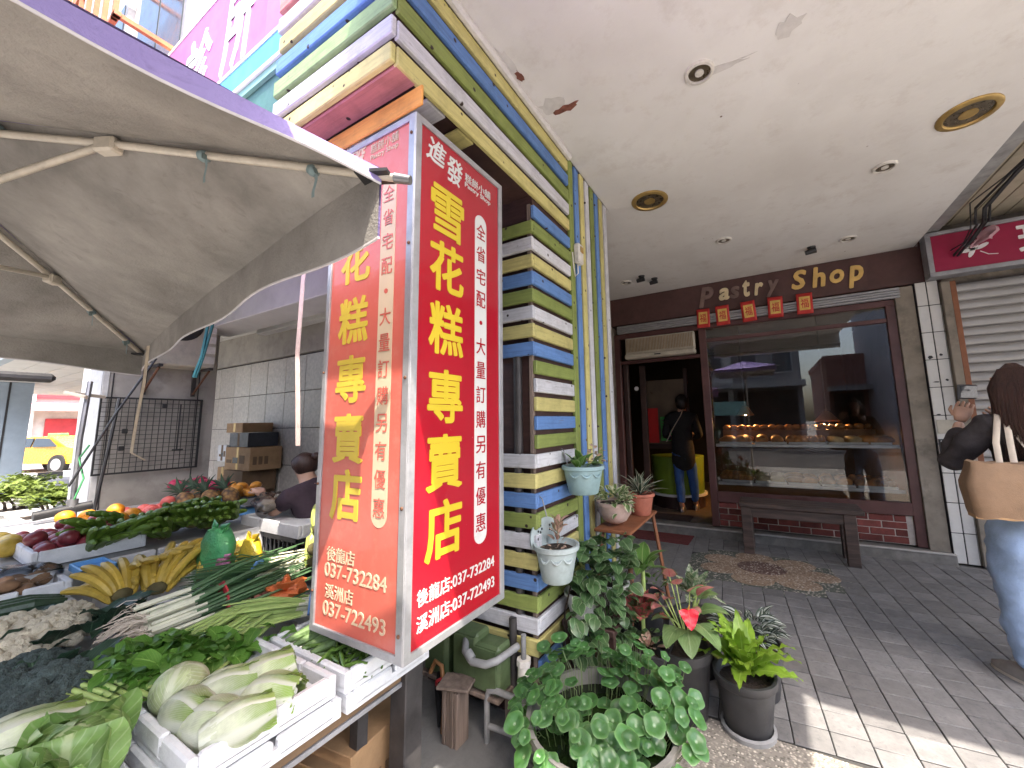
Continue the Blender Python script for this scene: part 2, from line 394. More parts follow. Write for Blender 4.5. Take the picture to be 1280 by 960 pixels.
# ================================================================ SETTING
def concrete(name, col, agg=0):
    s = NT(name); v = s.coords((1, 1, 1), False); s.set(.85, 0, .3)
    c = s.ramp(s.noise(v, 1.3, 8, .65), [(.3, sc(col, .7)), (.7, sc(col, 1.25))])
    c = s.mix(s.ramp(s.noise(v, 9, 9, .75), [(.5, 0.), (.75, .55)]), c, sc(col, .45))
    h = s.noise(v, 60, 6)
    if agg:
        d = s.voro(v, agg); peb = s.voro(v, agg, out='Color')
        bw = s.n('RGBToBW'); s.l(peb, bw.inputs[0])
        pc = s.ramp(bw.outputs[0], [(.2, sc(col, .45)), (.45, col), (.8, (.62, .56, .48))])
        c = s.mix(s.ramp(d, [(.3, .85), (.6, 0.)]), c, pc); h = d
    s.base(c); s.bump(h, .5, .006); return s.m
concrete('street_concrete', (.27, .26, .245)); concrete('asphalt', (.075, .075, .078)); concrete('aggregate', (.24, .22, .19), 85); concrete('mortar', (.05, .049, .047))
concrete('wet_concrete', (.2, .2, .195))
concrete('mosaic_green', (.11, .12, .1), 55); concrete('mosaic_tan', (.3, .215, .15), 60); concrete('mosaic_brown', (.14, .085, .07), 60)
def paver_mat():
    s = NT('paver'); v = s.coords(); s.set(.72, 0, .4)
    c = s.ramp(s.noise(v, 14, 8, .7), [(.3, (.135, .132, .132)), (.7, (.215, .21, .207))])
    c = s.mix(s.ramp(s.noise(v, 60, 3), [(.55, 0.), (.7, .5)]), c, (.1, .1, .105))
    s.base(s.perobj(c, .16)); s.bump(s.noise(v, 90, 5), .35, .003); return s.m
paver_mat()
def ceil_mat():
    s = NT('ceiling_plaster'); v = s.coords((1, 1, 1), False); s.set(.8, 0, .25)
    c = s.ramp(s.noise(v, .7, 8, .6), [(.3, (.65, .625, .6)), (.55, (.77, .755, .735)), (.75, (.82, .81, .795))])
    c = s.mix(s.ramp(s.noise(v, 5, 10, .75), [(.52, 0.), (.74, .45)]), c, (.5, .44, .39))
    c = s.mix(s.ramp(s.noise(v, 2.2, 6, .6), [(.55, 0.), (.62, .35)]), c, (.7, .68, .66))
    spots = s.mix(1., s.ramp(s.voro(v, 6), [(.028, 1.), (.05, 0.)]), s.ramp(s.noise(v, 1.1, 2), [(.55, 0.), (.62, 1.)]), 'MULTIPLY')
    c = s.mix(spots, c, (.16, .1, .075)); s.base(c)
    w = s.n('TexWave'); w.inputs['Scale'].default_value = .35; w.inputs['Distortion'].default_value = 9; s.l(v, w.inputs['Vector'])
    s.bump(s.mix(.4, s.noise(v, 3, 6), w.outputs['Fac']), .35, .03); return s.m
ceil_mat()

g = MB(); g.box(-150, 150, -150, 150, -.4, -.02); struct(g.build('ground', 'street_concrete'))
struct(MB().box(-120, 120, -9.0, -2.6, -.02, -.013).build('road', 'asphalt'))
g = MB(); g.box(-.96, 6, 1.05, 2.068, -.018, -.003); struct(g.build('concrete_apron', 'aggregate'))
floor = struct(MB().box(-1.75, 6, 2.07, 5.0, -.018, -.008).build('arcade_floor', 'mortar'))
pm = mesh_only(MB().box(-.0705, .0705, -.067, .067, -.006, 0, .003), 'paver', 'paver'); cnt = 0; rest = MB(); ang = .075
FC = Vector((-.13, 4.16))
for i in range(-24, 34):
    for j in range(-4, 34):
        x = (i+.5)*.146; y = (j+.5)*.139+.012*math.sin(i*2.1)
        px, py = x*math.cos(ang)-y*math.sin(ang), 2.08+x*math.sin(ang)*0+y*math.cos(ang)
        if not (-1.6 < px < 5.5 and 2.085 < py < 4.96): continue
        if ((px-FC.x)/.62)**2+((py-FC.y)/.48)**2 < 1: continue
        M = T(px, py, rnd.uniform(-.001, .0008)) @ RZ(ang*.9+rnd.uniform(-.012, .012)) @ RX(rnd.uniform(-.006, .006)) @ RY(rnd.uniform(-.008, .008))
        if px > -.75 and px < .1+.34*py and cnt < 300:
            inst(pm, 'paver', M, floor); cnt += 1
        else: rest.box(-.0705, .0705, -.067, .067, -.006, 0, 0, M)
struct(rest.build('pavers', 'paver', floor), 'stuff')
def blob(cx, cy, z0, z1, fn, n, name, m):
    mb = MB(); ring = [(cx+fn(2*math.pi*i/n)[0], cy+fn(2*math.pi*i/n)[1]) for i in range(n)]
    mb.loft([[(x, y, z0) for x, y in ring], [(x, y, z1) for x, y in ring]]); o = mb.build(name, m, floor); return o
blob(FC.x, FC.y, -.012, -.0015, lambda a: (.66*math.cos(a), .52*math.sin(a)), 40, 'mosaic_ground', 'mosaic_green')
blob(FC.x+.02, FC.y+.02, -.01, .002, lambda a: ((.36+.2*abs(math.cos(3.5*a))**.6)*math.cos(a), (.27+.16*abs(math.cos(3.5*a))**.6)*math.sin(a)), 84, 'mosaic_petals', 'mosaic_tan')
blob(FC.x+.0, FC.y+.04, -.01, .005, lambda a: (.2*math.cos(a), .16*math.sin(a)), 32, 'mosaic_centre', 'mosaic_brown')

# arcade ceiling with a peeled corner
ce = MB(); ce.box(-.968, 1.46, .55, 5.12, 3.04, 3.3); ce.box(-1.78, -.97, 2.83, 5.12, 3.04, 3.3); ce.box(-.9, 1.46, .5, .62, 2.76, 3.04)
ceiling = struct(ce.build('arcade_ceiling', 'ceiling_plaster'))
mat('bare_brick_red', (.2, .075, .05), .9, .4, 30, .8, 60); mat('peel_edge', (.62, .6, .58), .8, .1, 20, .3, 60)
def patch(cx, cy, rx, ry, name, m, z, seed):
    r = random.Random(seed); pts = [(cx+rx*(1+r.uniform(-.45, .35))*math.cos(a*.42), cy+ry*(1+r.uniform(-.45, .35))*math.sin(a*.42)) for a in range(15)]
    mb = MB(); mb.loft([[(x, y, 3.039) for x, y in pts], [(x, y, z) for x, y in pts]]); mb.build(name, m, ceiling)
patch(-.8, 1.735, .075, .024, 'peeled_plaster_patch', 'bare_brick_red', 3.036, 3); patch(-.915, 1.44, .017, .035, 'peeled_plaster_patch', 'bare_brick_red', 3.036, 5)
patch(-.86, 1.69, .1, .05, 'loose_paint_flake', 'peel_edge', 3.0375, 8); patch(-.925, 1.38, .03, .1, 'loose_paint_flake', 'peel_edge', 3.0375, 9)
patch(.22, 1.83, .06, .05, 'repair_patch', 'peel_edge', 3.0372, 12); patch(-.05, 1.9, .13, .02, 'loose_paint_flake', 'peel_edge', 3.0372, 14)
# cove moulding along the slat fascia
mb = MB(); mb.box(-.966, -.93, .62, 2.09, 3.0, 3.038, .01); mb.build('edge_moulding', 'peel_edge', ceiling)

# ---------------------------------------------------------------- ceiling fittings
def downlight(x, y, r, trim, label, group, deep=True):
    t = thing('ceiling_light', (x, y, 3.04), label, 'ceiling light', group)
    MB().lathe([(r*.74, 3.041), (r*.74, 3.034), (r*.78, 3.026), (r*.95, 3.027), (r, 3.033), (r, 3.041)], (x, y, 0), 28, cap=False).build('trim_ring', trim, t, 40)
    MB().lathe([(r*.745, 3.0355), (r*.7, 3.034), (r*.4, 3.0345 if not deep else 3.037), (.0005, 3.0335 if not deep else 3.0375)], (x, y, 0), 28, cap=False).build('lamp_cup', 'lamp_inner', t, 40)
    mb = MB(); mb.lathe([(r*.3, 3.03), (r*.3, 3.036)], (x, y, 0), 16); mb.build('lens', trim if not deep else 'white_trim', t, 40)
downlight(1.146, 2.93, .137, 'gold_trim', 'large gold-rimmed round ceiling lamp at the right, near the beige plank ceiling', 'gold ceiling lamps', False)
downlight(-.64, 2.872, .137, 'gold_trim', 'large gold-rimmed round ceiling lamp beside the top of the vertical slats', 'gold ceiling lamps', False)
for x, y, lb in ((-.142, 1.872, 'white-rimmed recessed ceiling light nearest the viewer, with flaking paint around it'), (.857, 3.3, 'white-rimmed recessed ceiling light beside the right gold lamp'),
                 (-.2, 3.915, 'small recessed ceiling light left of the middle in front of the shop sign'), (.837, 4.514, 'small recessed ceiling light above the word Shop'),
                 (-1.346, 4.523, 'small recessed ceiling light above the shop door')):
    downlight(x, y, .069, 'white_trim', lb, 'small recessed ceiling lights')
def sensor(x, y, label):
    t = thing('ceiling_camera', (x, y, 3.04), label, 'camera', 'small black ceiling cameras')
    MB().cyl((x, y, 3.041), (x, y, 3.025), .04, .03, 14).build('mount', 'black_plastic', t, 30)
    M = RX(R(28)); mb = MB(); mb.cyl((x-.055, y-.01, 2.985), (x+.035, y-.01, 3.0), .022, .03, 12); mb.build('housing', 'black_plastic', t, 30)
    MB().cyl((x, y, 3.03), (x, y-.01, 2.99), .012, .012, 10).build('stem', 'black_plastic', t, 30)
sensor(.548, 4.556, 'small black camera on the ceiling just left of the word Shop'); sensor(-1.016, 4.573, 'small black camera on the ceiling above the door, right of the small light')
sensor(-1.13, 4.417, 'tiny black camera on the ceiling above the door, nearer the slats')

# ---------------------------------------------------------------- striped pillar
pil = thing('striped_pillar', (-1.35, 2.2, 0), 'arcade pillar clad in blue, olive, white and yellow painted wooden slats', 'pillar')
core = MB(); core.box(-1.69, -.99, .775, 2.1, 2.56, 3.7); core.box(-1.69, -.99, 1.672, 2.81, 0, 3.04); core.build('core', 'dark_wood', pil)
def slat(x0, x1, y0, y1, z0, z1, c, ax, bev=.004):
    j = lambda: rnd.uniform(-.003, .003); mb = MB()
    cx, cy, cz = (x0+x1)/2, (y0+y1)/2, (z0+z1)/2; t = [rnd.uniform(-.004, .004) for _ in range(2)]
    M = T(cx, cy, cz) @ (RY(t[0]) if ax == 0 else RX(t[0]) if ax == 1 else RX(t[0]*.5))
    mb.box(x0-cx, x1-cx, y0-cy, y1-cy, z0-cz+j()*.5, z1-cz+j()*.5, bev, M); return mb.build('slat', SL[c, ax], pil)
seqF = ['Y', 'W', 'G', 'B', 'Y', 'W', 'P', 'B', 'Y']            # front (street) side of the box beam
for i, c in enumerate(seqF):
    z = 2.54+i*.1035; slat(-1.715+rnd.uniform(-.02, .015), -.972, .75, .772, z, z+.07, c, 0)
for i, c in enumerate(['Y', 'W', 'O', 'B', 'Y']):                 # its arcade side
    z = 2.54+i*.1; slat(-.988, -.966, .7725, 2.092, z, z+.07, c, 1)
slat(-1.71, -.975, .775, .862, 2.535, 2.552, 'P', 0)               # underside boards
slat(-1.69, -.925, .842, .8535, 2.43, 2.505, 'R', 0)
slat(-1.69, -.995, .93, 1.03, 2.54, 2.555, 'W', 0); slat(-1.69, -.995, 1.1, 1.2, 2.54, 2.555, 'Y', 0)
n = 25
for i in range(n):                                                 # lower block, top to bottom
    c = 'BOWY'[i % 4]; z1 = 2.49-i*.0922; z0 = z1-.068
    slat(-.988, -.966, 1.6505, 2.092, z0, z1, c, 1)
    if 1 <= i <= 8 or 14 <= i <= 23: slat(-1.7, -.9675, 1.628, 1.65, z0+.0, z1, c, 0)
for i in range(8):                                                 # upright slats
    y = 2.1+i*.089; slat(-.988, -.966, y, y+.062, .12, 3.035, 'OBYWOBYW'[i], 2)
for (x0, x1, y0, y1, z0, z1) in ((-1.01, -.9895, 1.6495, 1.671, 0, 2.5), (-.9895, -.9895+.004, 2.7, 2.8, .05, 3)):
    MB().box(x0, x1, y0, y1, z0, z1, .002).build('batten', 'wood_weathered', pil)
# junk visible in the open part of the cladding
MB().cyl((-1.08, 1.655, .2), (-1.08, 1.655, 1.75), .022, n=12).build('pipe', 'steel_dark', pil, 40)
bell = thing('doorbell_box', (-.965, 2.17, 2.33), 'small beige switch box with cable on the upright slats', 'switch box')
MB().box(-.966, -.925, 2.135, 2.205, 2.34, 2.47, .008).build('case', 'white_trim', bell, 30)
MB().box(-.925, -.919, 2.15, 2.19, 2.41, 2.45, .004).build('button', 'gold_trim', bell, 30)
MB().tube([(-.95, 2.16, 2.34), (-.95, 2.165, 2.28), (-.955, 2.13, 2.25), (-.955, 2.11, 2.3), (-.96, 2.108, 2.4)], .004, 6).build('cable', 'white_trim', bell, 60)

# ---------------------------------------------------------------- lit sign box under the beam
def panel_mat(name, col, sunwash):  # street-side variant: sun wash and glare painted in as paler colour, plus some bleaching
    s = NT(name); v = s.coords((1, 1, 1), False); s.set(.16 if not sunwash else .3, 0, .5, .3)
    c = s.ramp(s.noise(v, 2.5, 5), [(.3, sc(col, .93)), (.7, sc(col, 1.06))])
    if sunwash: c = s.mix(s.ramp(s.noise(v, 14, 8, .7), [(.5, 0.), (.8, .3)]), c, (.62, .36, .27))
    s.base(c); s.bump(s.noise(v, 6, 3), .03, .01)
    rr = s.ramp(s.noise(v, 30, 6, .7), [(.4, .12 if not sunwash else .3), (.75, .3 if not sunwash else .55)]); s.l(rr, s.p.inputs['Roughness']); return s.m
panel_mat('sign_red', (.36, .008, .02), 0); panel_mat('sign_red_sunwash', (.6, .125, .09), 1)
mat('sign_yellow', (.6, .45, .025), .35, .03, 4, 0); mat('sign_yellow_sunwash', (.62, .46, .05), .5, .06, 9, 0)
mat('sign_print_white', (.62, .62, .6), .35, .03, 4, 0); mat('sign_print_sunwash', (.62, .48, .33), .5, .05, 9, 0)  # street-side print colours carry the warm sun tint
X0, X1, Y0, Y1, Z0, Z1 = -1.425, -.965, .856, 1.356, .66, 2.425
sg = thing('sign_box', (-1.2, 1.1, .66), 'tall red box sign in a silver frame with yellow characters, hanging below the slatted beam', 'sign')
MB().box(X0+.006, X1-.006, Y0+.006, Y1-.006, Z0+.01, Z1-.01).build('cabinet', 'alu_dull', sg)
MB().box(X0+.02, X1-.022, Y0+.0025, Y0+.008, Z0+.022, Z1-.022).build('street_side_panel', 'sign_red_sunwash', sg)['label'] = 'bleached red panel facing the street, sun glare painted into its colour'
MB().box(X1-.008, X1-.0025, Y0+.02, Y1-.022, Z0+.022, Z1-.022).build('arcade_side_panel', 'sign_red', sg)
fr = MB()
for (a, b, c, d, e, f) in ((X0, X0+.022, Y0-.004, Y0+.01, Z0, Z1), (X1-.03, X1+.001, Y0-.0045, Y0+.0105, Z0, Z1), (X0, X1, Y0-.0042, Y0+.01, Z0, Z0+.024), (X0, X1, Y0-.0042, Y0+.01, Z1-.024, Z1),
        (X1-.0105, X1+.0045, Y0-.003, Y0+.026, Z0, Z1), (X1-.01, X1+.004, Y1-.024, Y1+.002, Z0, Z1), (X1-.01, X1+.0042, Y0, Y1, Z0-.001, Z0+.024), (X1-.01, X1+.0042, Y0, Y1, Z1-.024, Z1+.001)):
    MB().box(a, b, c, d, e, f, .002).build('frame_strip', 'alu', sg)
for z in (.74, 1.1, 1.5, 1.95, 2.35):
    MB().ell((X1-.015, Y0-.006, z), (.006, .004, .006), 8, 6).build('screw', 'screw_rust', sg, 0)
    MB().ell((X0+.011, Y0-.006, z+.05), (.005, .004, .005), 8, 6).build('screw', 'screw_rust', sg, 0)
FRt = lambda u, z: frame((X1-.0025, Y0+u, z), (0, 1, 0), (0, 0, 1))
FLt = lambda u, z: frame((X0+u, Y0+.0025, z), (1, 0, 0), (0, 0, 1))
def pill(F, u, z0, z1, r, m, name):
    pts = [(r*math.cos(a*math.pi/10), z1-r+r*math.sin(a*math.pi/10)) for a in range(11)]+[(-r*math.cos(a*math.pi/10), z0+r-r*math.sin(a*math.pi/10)) for a in range(11)]
    M = F(u, 0); mb = MB(); mb.loft([[M @ Vector((x, y, 0)) for x, y in pts], [M @ Vector((x, y, .0012)) for x, y in pts]]); mb.build(name, m, sg)
pill(FRt, .356, .905, 2.212, .037, 'sign_print_white', 'text_band'); pill(FLt, .333, 1.03, 2.225, .037, 'sign_print_sunwash', 'text_band')
SLOG = '全省宅配·大量訂購另有優惠'
for k, ch in enumerate(SLOG):
    if ch == '·':
        for F, z, m in ((FRt, 2.14-k*.0965, 'sign_red'), (FLt, 2.165-k*.0895, 'sign_red_sunwash')):
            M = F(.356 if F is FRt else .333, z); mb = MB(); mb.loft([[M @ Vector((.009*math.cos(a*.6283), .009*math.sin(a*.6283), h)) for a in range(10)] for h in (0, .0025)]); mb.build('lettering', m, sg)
        continue
    text('lettering', ch, .064, FRt(.356, 2.14-k*.0965) @ T(0, 0, .0012), 'sign_red', sg, .004, .0012, fit=(.056, .066))
    text('lettering', ch, .06, FLt(.333, 2.165-k*.0895) @ T(0, 0, .0012), 'sign_red_sunwash', sg, .004, .0012, fit=(.054, .06))
for ch, z in zip('雪花糕專賣店', (2.125, 1.915, 1.687, 1.448, 1.224, 1.006)):
    text('lettering', ch, .18, FRt(.164, z), 'sign_yellow', sg, .024, .0016, fit=(.174, .188))
for ch, z in zip('雪花糕專賣店', (2.17, 1.955, 1.73, 1.517, 1.31, 1.12)):
    text('lettering', ch, .17, FLt(.16, z), 'sign_yellow_sunwash', sg, .024, .0016, fit=(.166, .17))
for F, m, a, b, c, d in ((FRt, 'sign_print_white', (.1, 2.338), (.198, 2.318), 2.333, 2.298), (FLt, 'sign_print_sunwash', (.07, 2.395), (.152, 2.385), 2.375, 2.338)):
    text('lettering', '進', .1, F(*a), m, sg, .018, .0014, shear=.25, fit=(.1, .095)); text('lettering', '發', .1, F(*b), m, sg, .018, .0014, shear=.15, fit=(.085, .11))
    u = .338 if F is FRt else .297
    text('lettering', '糕餅小舖', .04, F(u, c), m, sg, .006, .0014, fit=(.165 if F is FRt else .15, .038)); text('lettering', 'Pastry Shop', .03, F(u, d), m, sg, .012, .0014, fit=(.165 if F is FRt else .15, .026))
text('lettering', '後龍店:037-732284', .04, FRt(.245, .822), 'sign_print_white', sg, .01, .0014, fit=(.39, .05)); text('lettering', '溪洲店:037-722493', .04, FRt(.245, .747), 'sign_print_white', sg, .01, .0014, fit=(.39, .05))
for tx, u, z, w in (('後龍店', .147, .92, .15), ('037-732284', .222, .868, .315), ('溪洲店', .147, .8, .15), ('037-722493', .222, .745, .315)):
    text('lettering', tx, .05, FLt(u, z), 'sign_print_sunwash', sg, .01, .0014, fit=(w, .046))
# ================================================================ PASTRY SHOP
YS = 5.137
def brick_mat():
    s = NT('shop_brick'); v = s.coords(); s.set(.75, 0, .3)
    c = s.ramp(s.noise(v, 12, 8, .7), [(.3, (.11, .034, .03)), (.7, (.23, .062, .052))]); s.base(s.perobj(c, .35)); s.bump(s.noise(v, 60, 5), .4, .004); return s.m
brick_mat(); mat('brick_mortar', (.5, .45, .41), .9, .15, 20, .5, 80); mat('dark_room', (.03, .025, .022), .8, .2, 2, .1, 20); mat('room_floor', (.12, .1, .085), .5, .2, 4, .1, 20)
mat('step_stone', (.2, .19, .175), .8, .3, 9, .5, 120, dirt=.35); mat('step_nosing', (.5, .48, .45), .6, .2, 9, .3, 90, dirt=.3)
mat('stained_post', (.27, .235, .19), .8, .35, 3, .5, 30, dirt=.75); mat('white_tile', (.68, .67, .64), .2, .05, 5, 0, obj=.05, dirt=.12)
mat('tile_gap', (.045, .045, .05), .9, .2, 9, .3, 60); mat('letter_cream', (.75, .62, .38), .5, .15, 9, 0); mat('letter_gold', (.75, .5, .16), .5, .15, 9, 0); mat('letter_dark', (.2, .13, .11), .6, .3, 9, .2, 60)
mat('ac_cream', (.5, .46, .38), .5, .12, 9, .1, 60, dirt=.35); mat('grille_tan', (.34, .25, .15), .6, .25, 9, .3, 60)
shop = thing('pastry_shop', (-.2, YS, 0), 'pastry shop front with maroon frame, display window, open door and brown name band', 'shop')
B = lambda nm, m, *a, p=None, bev=.004: MB().box(*a, bev).build(nm, m, p or shop)
band = B('name_band', 'maroon_board', -1.78, 1.49, YS-.03, YS+.1, 2.66, 3.038)
for ch, x, z, m, w, h in (('P', -.51, 2.86, 'letter_dark', .17, .26), ('a', -.31, 2.865, 'letter_cream', .12, .15), ('s', -.19, 2.865, 'letter_dark', .11, .15), ('t', -.062, 2.89, 'letter_cream', .08, .2),
                       ('r', .065, 2.86, 'letter_cream', .1, .15), ('y', .205, 2.84, 'letter_dark', .13, .2), ('S', .465, 2.89, 'letter_gold', .15, .22), ('h', .645, 2.885, 'letter_gold', .13, .23), ('o', .81, 2.86, 'letter_gold', .13, .15), ('p', .97, 2.825, 'letter_gold', .14, .24)):
    text('letter', ch, .2, frame((x, YS-.03, z-.0), (1, 0, 0), (0, 0, 1)) @ RZ(R(rnd.uniform(-3, 3))), m, shop, .035, .014, fit=(w, h), shear=.2)
# rolled shutter
for k in range(4):
    z = 2.535+k*.027; MB().box(-1.68, 1.3, YS-.055-.006*(k % 2), YS-.01, z, z+.024, .006).build('shutter_slat', 'alu', shop, 30)
B('lintel', 'maroon_frame', -1.7, 1.257, YS-.005, YS+.06, 2.47, 2.534); 
for (a, b, c, d) in ((-.635, -.553, .1, 2.47), (1.18, 1.257, .1, 2.47), (-1.74, -1.665, .1, 2.53)):
    B('frame_post', 'maroon_frame', a, b, YS-.012, YS+.06, c, d)
B('transom_rail', 'maroon_frame', -.553, 1.18, YS-.008, YS+.05, 2.3, 2.345); B('sill_rail', 'maroon_frame', -.553, 1.18, YS-.02, YS+.08, .385, .505)
B('door_head', 'maroon_frame', -1.665, -.635, YS, YS+.06, 2.12, 2.16); B('side_jamb', 'stained_post', -1.78, -1.74, YS-.005, YS+.1, 0, 2.64)
B('display_pane', 'window_glass', -.556, 1.184, YS+.012, YS+.018, .5, 2.305, bev=0); B('transom_pane', 'window_glass', -.556, 1.184, YS+.012, YS+.018, 2.34, 2.475, bev=0)
bw = B('brick_panel', 'brick_mortar', -.553, 1.18, YS+.012, YS+.07, .105, .386)
bm_ = mesh_only(MB().box(-.094, .094, -.012, .012, 0, .061, .004), 'brick', 'shop_brick'); bh = mesh_only(MB().box(-.044, .044, -.012, .012, 0, .061, .004), 'brick', 'shop_brick')
for r_ in range(4):
    x = -.553+(.0 if r_ % 2 else .1); z = .113+r_*.068
    if r_ % 2 == 0: inst(bh, 'brick', T(-.505, YS+.018, z), bw)
    while x+.19 < 1.185: inst(bm_, 'brick', T(x+.1, YS+.018+rnd.uniform(-.002, .002), z), bw); x += .198
    if 1.18-x > .09: inst(bh, 'brick', T(x+.05, YS+.018, z), bw)
B('doorstep', 'step_stone', -1.78, 1.41, 4.99, YS+.1, -.02, .088, bev=.006); B('step_nosing', 'step_nosing', -1.78, 1.41, 4.982, 5.02, .088, .1, bev=.003)
B('concrete_post', 'stained_post', 1.259, 1.405, YS-.035, YS+.1, .0, 2.642)
B('pier_head', 'maroon_board', 1.492, 1.64, YS-.02, YS+.2, 2.665, 3.25)
tc = B('tile_pier', 'tile_gap', 1.412, 1.585, YS-.05, YS+.3, 0, 2.66)
tl = mesh_only(MB().box(-.039, .039, -.004, .004, 0, .262, .003), 'tile', 'white_tile')
for i in range(10):
    for x in (1.455, 1.541): inst(tl, 'tile', T(x, YS-.053, .005+i*.268 if i < 9 else 2.417) @ (SC(1, 1, .9) if i == 9 else SC(1)), tc)
tl2 = mesh_only(MB().box(-.004, .004, -.06, .06, 0, .262, .003), 'tile', 'white_tile')
for i in range(9):
    for y in (YS+.02, YS+.15): inst(tl2, 'tile', T(1.588, y, .005+i*.268), tc)
# marks and small notices on the pier
for (x, z, w, h) in ((1.45, 1.9, .05, .05), (1.53, 1.92, .03, .03), (1.47, 1.66, .06, .02), (1.545, 1.675, .03, .03), (1.45, 1.35, .04, .02)):
    pts = [(x+w*.5*math.cos(a*1.05)*rnd.uniform(.5, 1), z+h*.5*math.sin(a*1.05)*rnd.uniform(.5, 1)) for a in range(6)]
    MB().loft([[(a, YS-.057, b) for a, b in pts], [(a, YS-.0583, b) for a, b in pts]]).build('paint_chip', 'tile_gap', tc)
nt = tag(MB().box(1.425, 1.55, YS-.066, YS-.058, 1.17, 1.3, .002).build('notice_plate', 'ac_cream'), 'small beige plate fixed to the white-tiled pier', 'plate')
sw = thing('framed_notice', (1.5, YS-.06, .95), 'small square black-framed notice on the white-tiled pier below the beige plate', 'notice')
MB().box(1.42, 1.575, YS-.068, YS-.058, .95, 1.12, .003).build('frame', 'black_plastic', sw); MB().box(1.435, 1.56, YS-.0695, YS-.067, .965, 1.105, 0).build('sheet', 'sign_white', sw)
for k, (a, b, c, d) in enumerate(((1.46, 1.535, .985, 1.0), (1.46, 1.475, 1.0, 1.085), (1.52, 1.535, 1.0, 1.085), (1.46, 1.535, 1.085, 1.095), (1.487, 1.51, 1.02, 1.06))):
    MB().box(a, b, YS-.0708, YS-.0692, c, d).build('print', 'black_plastic', sw)
# interior shell
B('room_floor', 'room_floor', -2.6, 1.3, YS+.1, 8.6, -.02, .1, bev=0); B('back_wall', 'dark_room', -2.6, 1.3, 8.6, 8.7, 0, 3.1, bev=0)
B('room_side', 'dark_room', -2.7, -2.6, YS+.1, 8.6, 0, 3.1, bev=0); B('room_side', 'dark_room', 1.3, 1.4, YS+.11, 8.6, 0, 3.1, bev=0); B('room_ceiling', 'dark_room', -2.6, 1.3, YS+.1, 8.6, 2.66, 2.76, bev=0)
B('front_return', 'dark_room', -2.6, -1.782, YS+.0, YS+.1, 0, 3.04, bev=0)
# door, folded inwards
mat('door_wood', (.055, .03, .026), .4, .3, 5, .2, 40); dr = B('door', 'door_wood', -1.66, -1.6, YS+.08, YS+.16, .1, 2.12)
B('door_stile', 'door_wood', -1.5, -1.42, 5.44, 5.5, .1, 2.12, p=dr); B('door_rail', 'door_wood', -1.6, -1.5, 5.36, 5.42, .1, .35, p=dr)
MB().lathe([(.0005, 0), (.03, 0), (.03, .012), (.0005, .014)], (0, 0, 0), 20, M=RX(R(90))).build('tmp', 'sign_white')
o = bpy.data.objects['tmp']; o.name = 'door_disc'; o.location = (-1.545, 5.43, 1.77); par(o, dr)
mat('tan_pane', (.17, .125, .085), .35, .25, 3, .1, 40); inner = B('inner_screen', 'tan_pane', -1.56, -.99, 5.95, 5.98, 1.0, 1.95)
B('screen_frame', 'door_wood', -1.62, -1.56, 5.93, 5.99, .1, 2.1, p=inner); B('screen_frame', 'door_wood', -.99, -.94, 5.93, 5.99, .1, 2.1, p=inner); B('screen_frame', 'door_wood', -1.56, -.99, 5.94, 5.985, .93, 1.0, p=inner)
mat('poster_red', (.6, .02, .02), .5, .06, 9, 0); mat('poster_green', (.1, .5, .12), .5, .06, 9, 0)
tag(MB().box(-1.56, -1.38, 5.92, 5.926, 1.02, 1.53).build('poster', 'poster_red'), 'red poster on the screen just inside the shop door', 'poster')
pg = thing('price_list', (-1.25, 5.93, 1.08), 'bright green handwritten notice on the screen beside the red poster', 'notice'); MB().box(-1.35, -1.18, 5.92, 5.926, 1.05, 1.4).build('sheet', 'poster_green', pg)
for i in range(7): MB().box(-1.33, -1.33+rnd.uniform(.06, .13), 5.918, 5.9205, 1.09+i*.042, 1.102+i*.042).build('writing', 'letter_dark', pg)
mat('lime_plastic', (.2, .3, .03), .5, .15, 5, .1, 40); ct = thing('lime_counter', (-1.2, 5.85, .1), 'lime green curved counter inside the shop door', 'counter')
MB().lathe([(.36, .1+.2), (.37, .6), (.38, .82), (.0005, .83)], (-1.2, 6.2, 0), 28, cap=False).build('body', 'lime_plastic', ct, 40); MB().lathe([(.4, .27), (.4, .3), (.0005, .305)], (-1.2, 6.2, 0), 28, cap=False).build('base_ring', 'sign_white', ct, 40)
MB().lathe([(.36, .1), (.36, .27)], (-1.2, 6.2, 0), 28).build('plinth', 'door_wood', ct, 40)
red = thing('red_banner', (-1.72, 5.0, 1.1), 'narrow red couplet banner on the wall left of the shop door', 'banner'); MB().box(-1.762, -1.756, 4.88, 5.02, 1.15, 1.82).build('paper', 'red_paper', red)
for i, ch in enumerate('春滿人間'): text('lettering', ch, .1, frame((-1.756, 4.95, 1.73-i*.15), (0, 1, 0), (0, 0, 1)), 'gold_print', red, .01, .0015, fit=(.09, .1))
wl = struct(MB().box(-1.85, -1.763, 2.815, YS, 0, 3.04).build('side_wall', 'stained_post'))
# air curtain over the door
ac = thing('air_curtain', (-1.1, YS-.1, 2.16), 'cream air conditioner with a tan slatted intake above the shop door', 'air conditioner')
MB().box(-1.565, -.675, YS-.13, YS+.0, 2.165, 2.23, .015).build('outlet', 'ac_cream', ac, 30); MB().box(-1.56, -.68, YS-.09, YS-.002, 2.23, 2.45, .01).build('case', 'ac_cream', ac, 30)
for i in range(44): MB().box(-1.545+i*.0195, -1.538+i*.0195, YS-.102, YS-.09, 2.26, 2.43).build('grille_bar', 'grille_tan', ac)
MB().box(-1.17, -1.09, YS-.134, YS-.13, 2.19, 2.205).build('badge', 'black_plastic', ac)
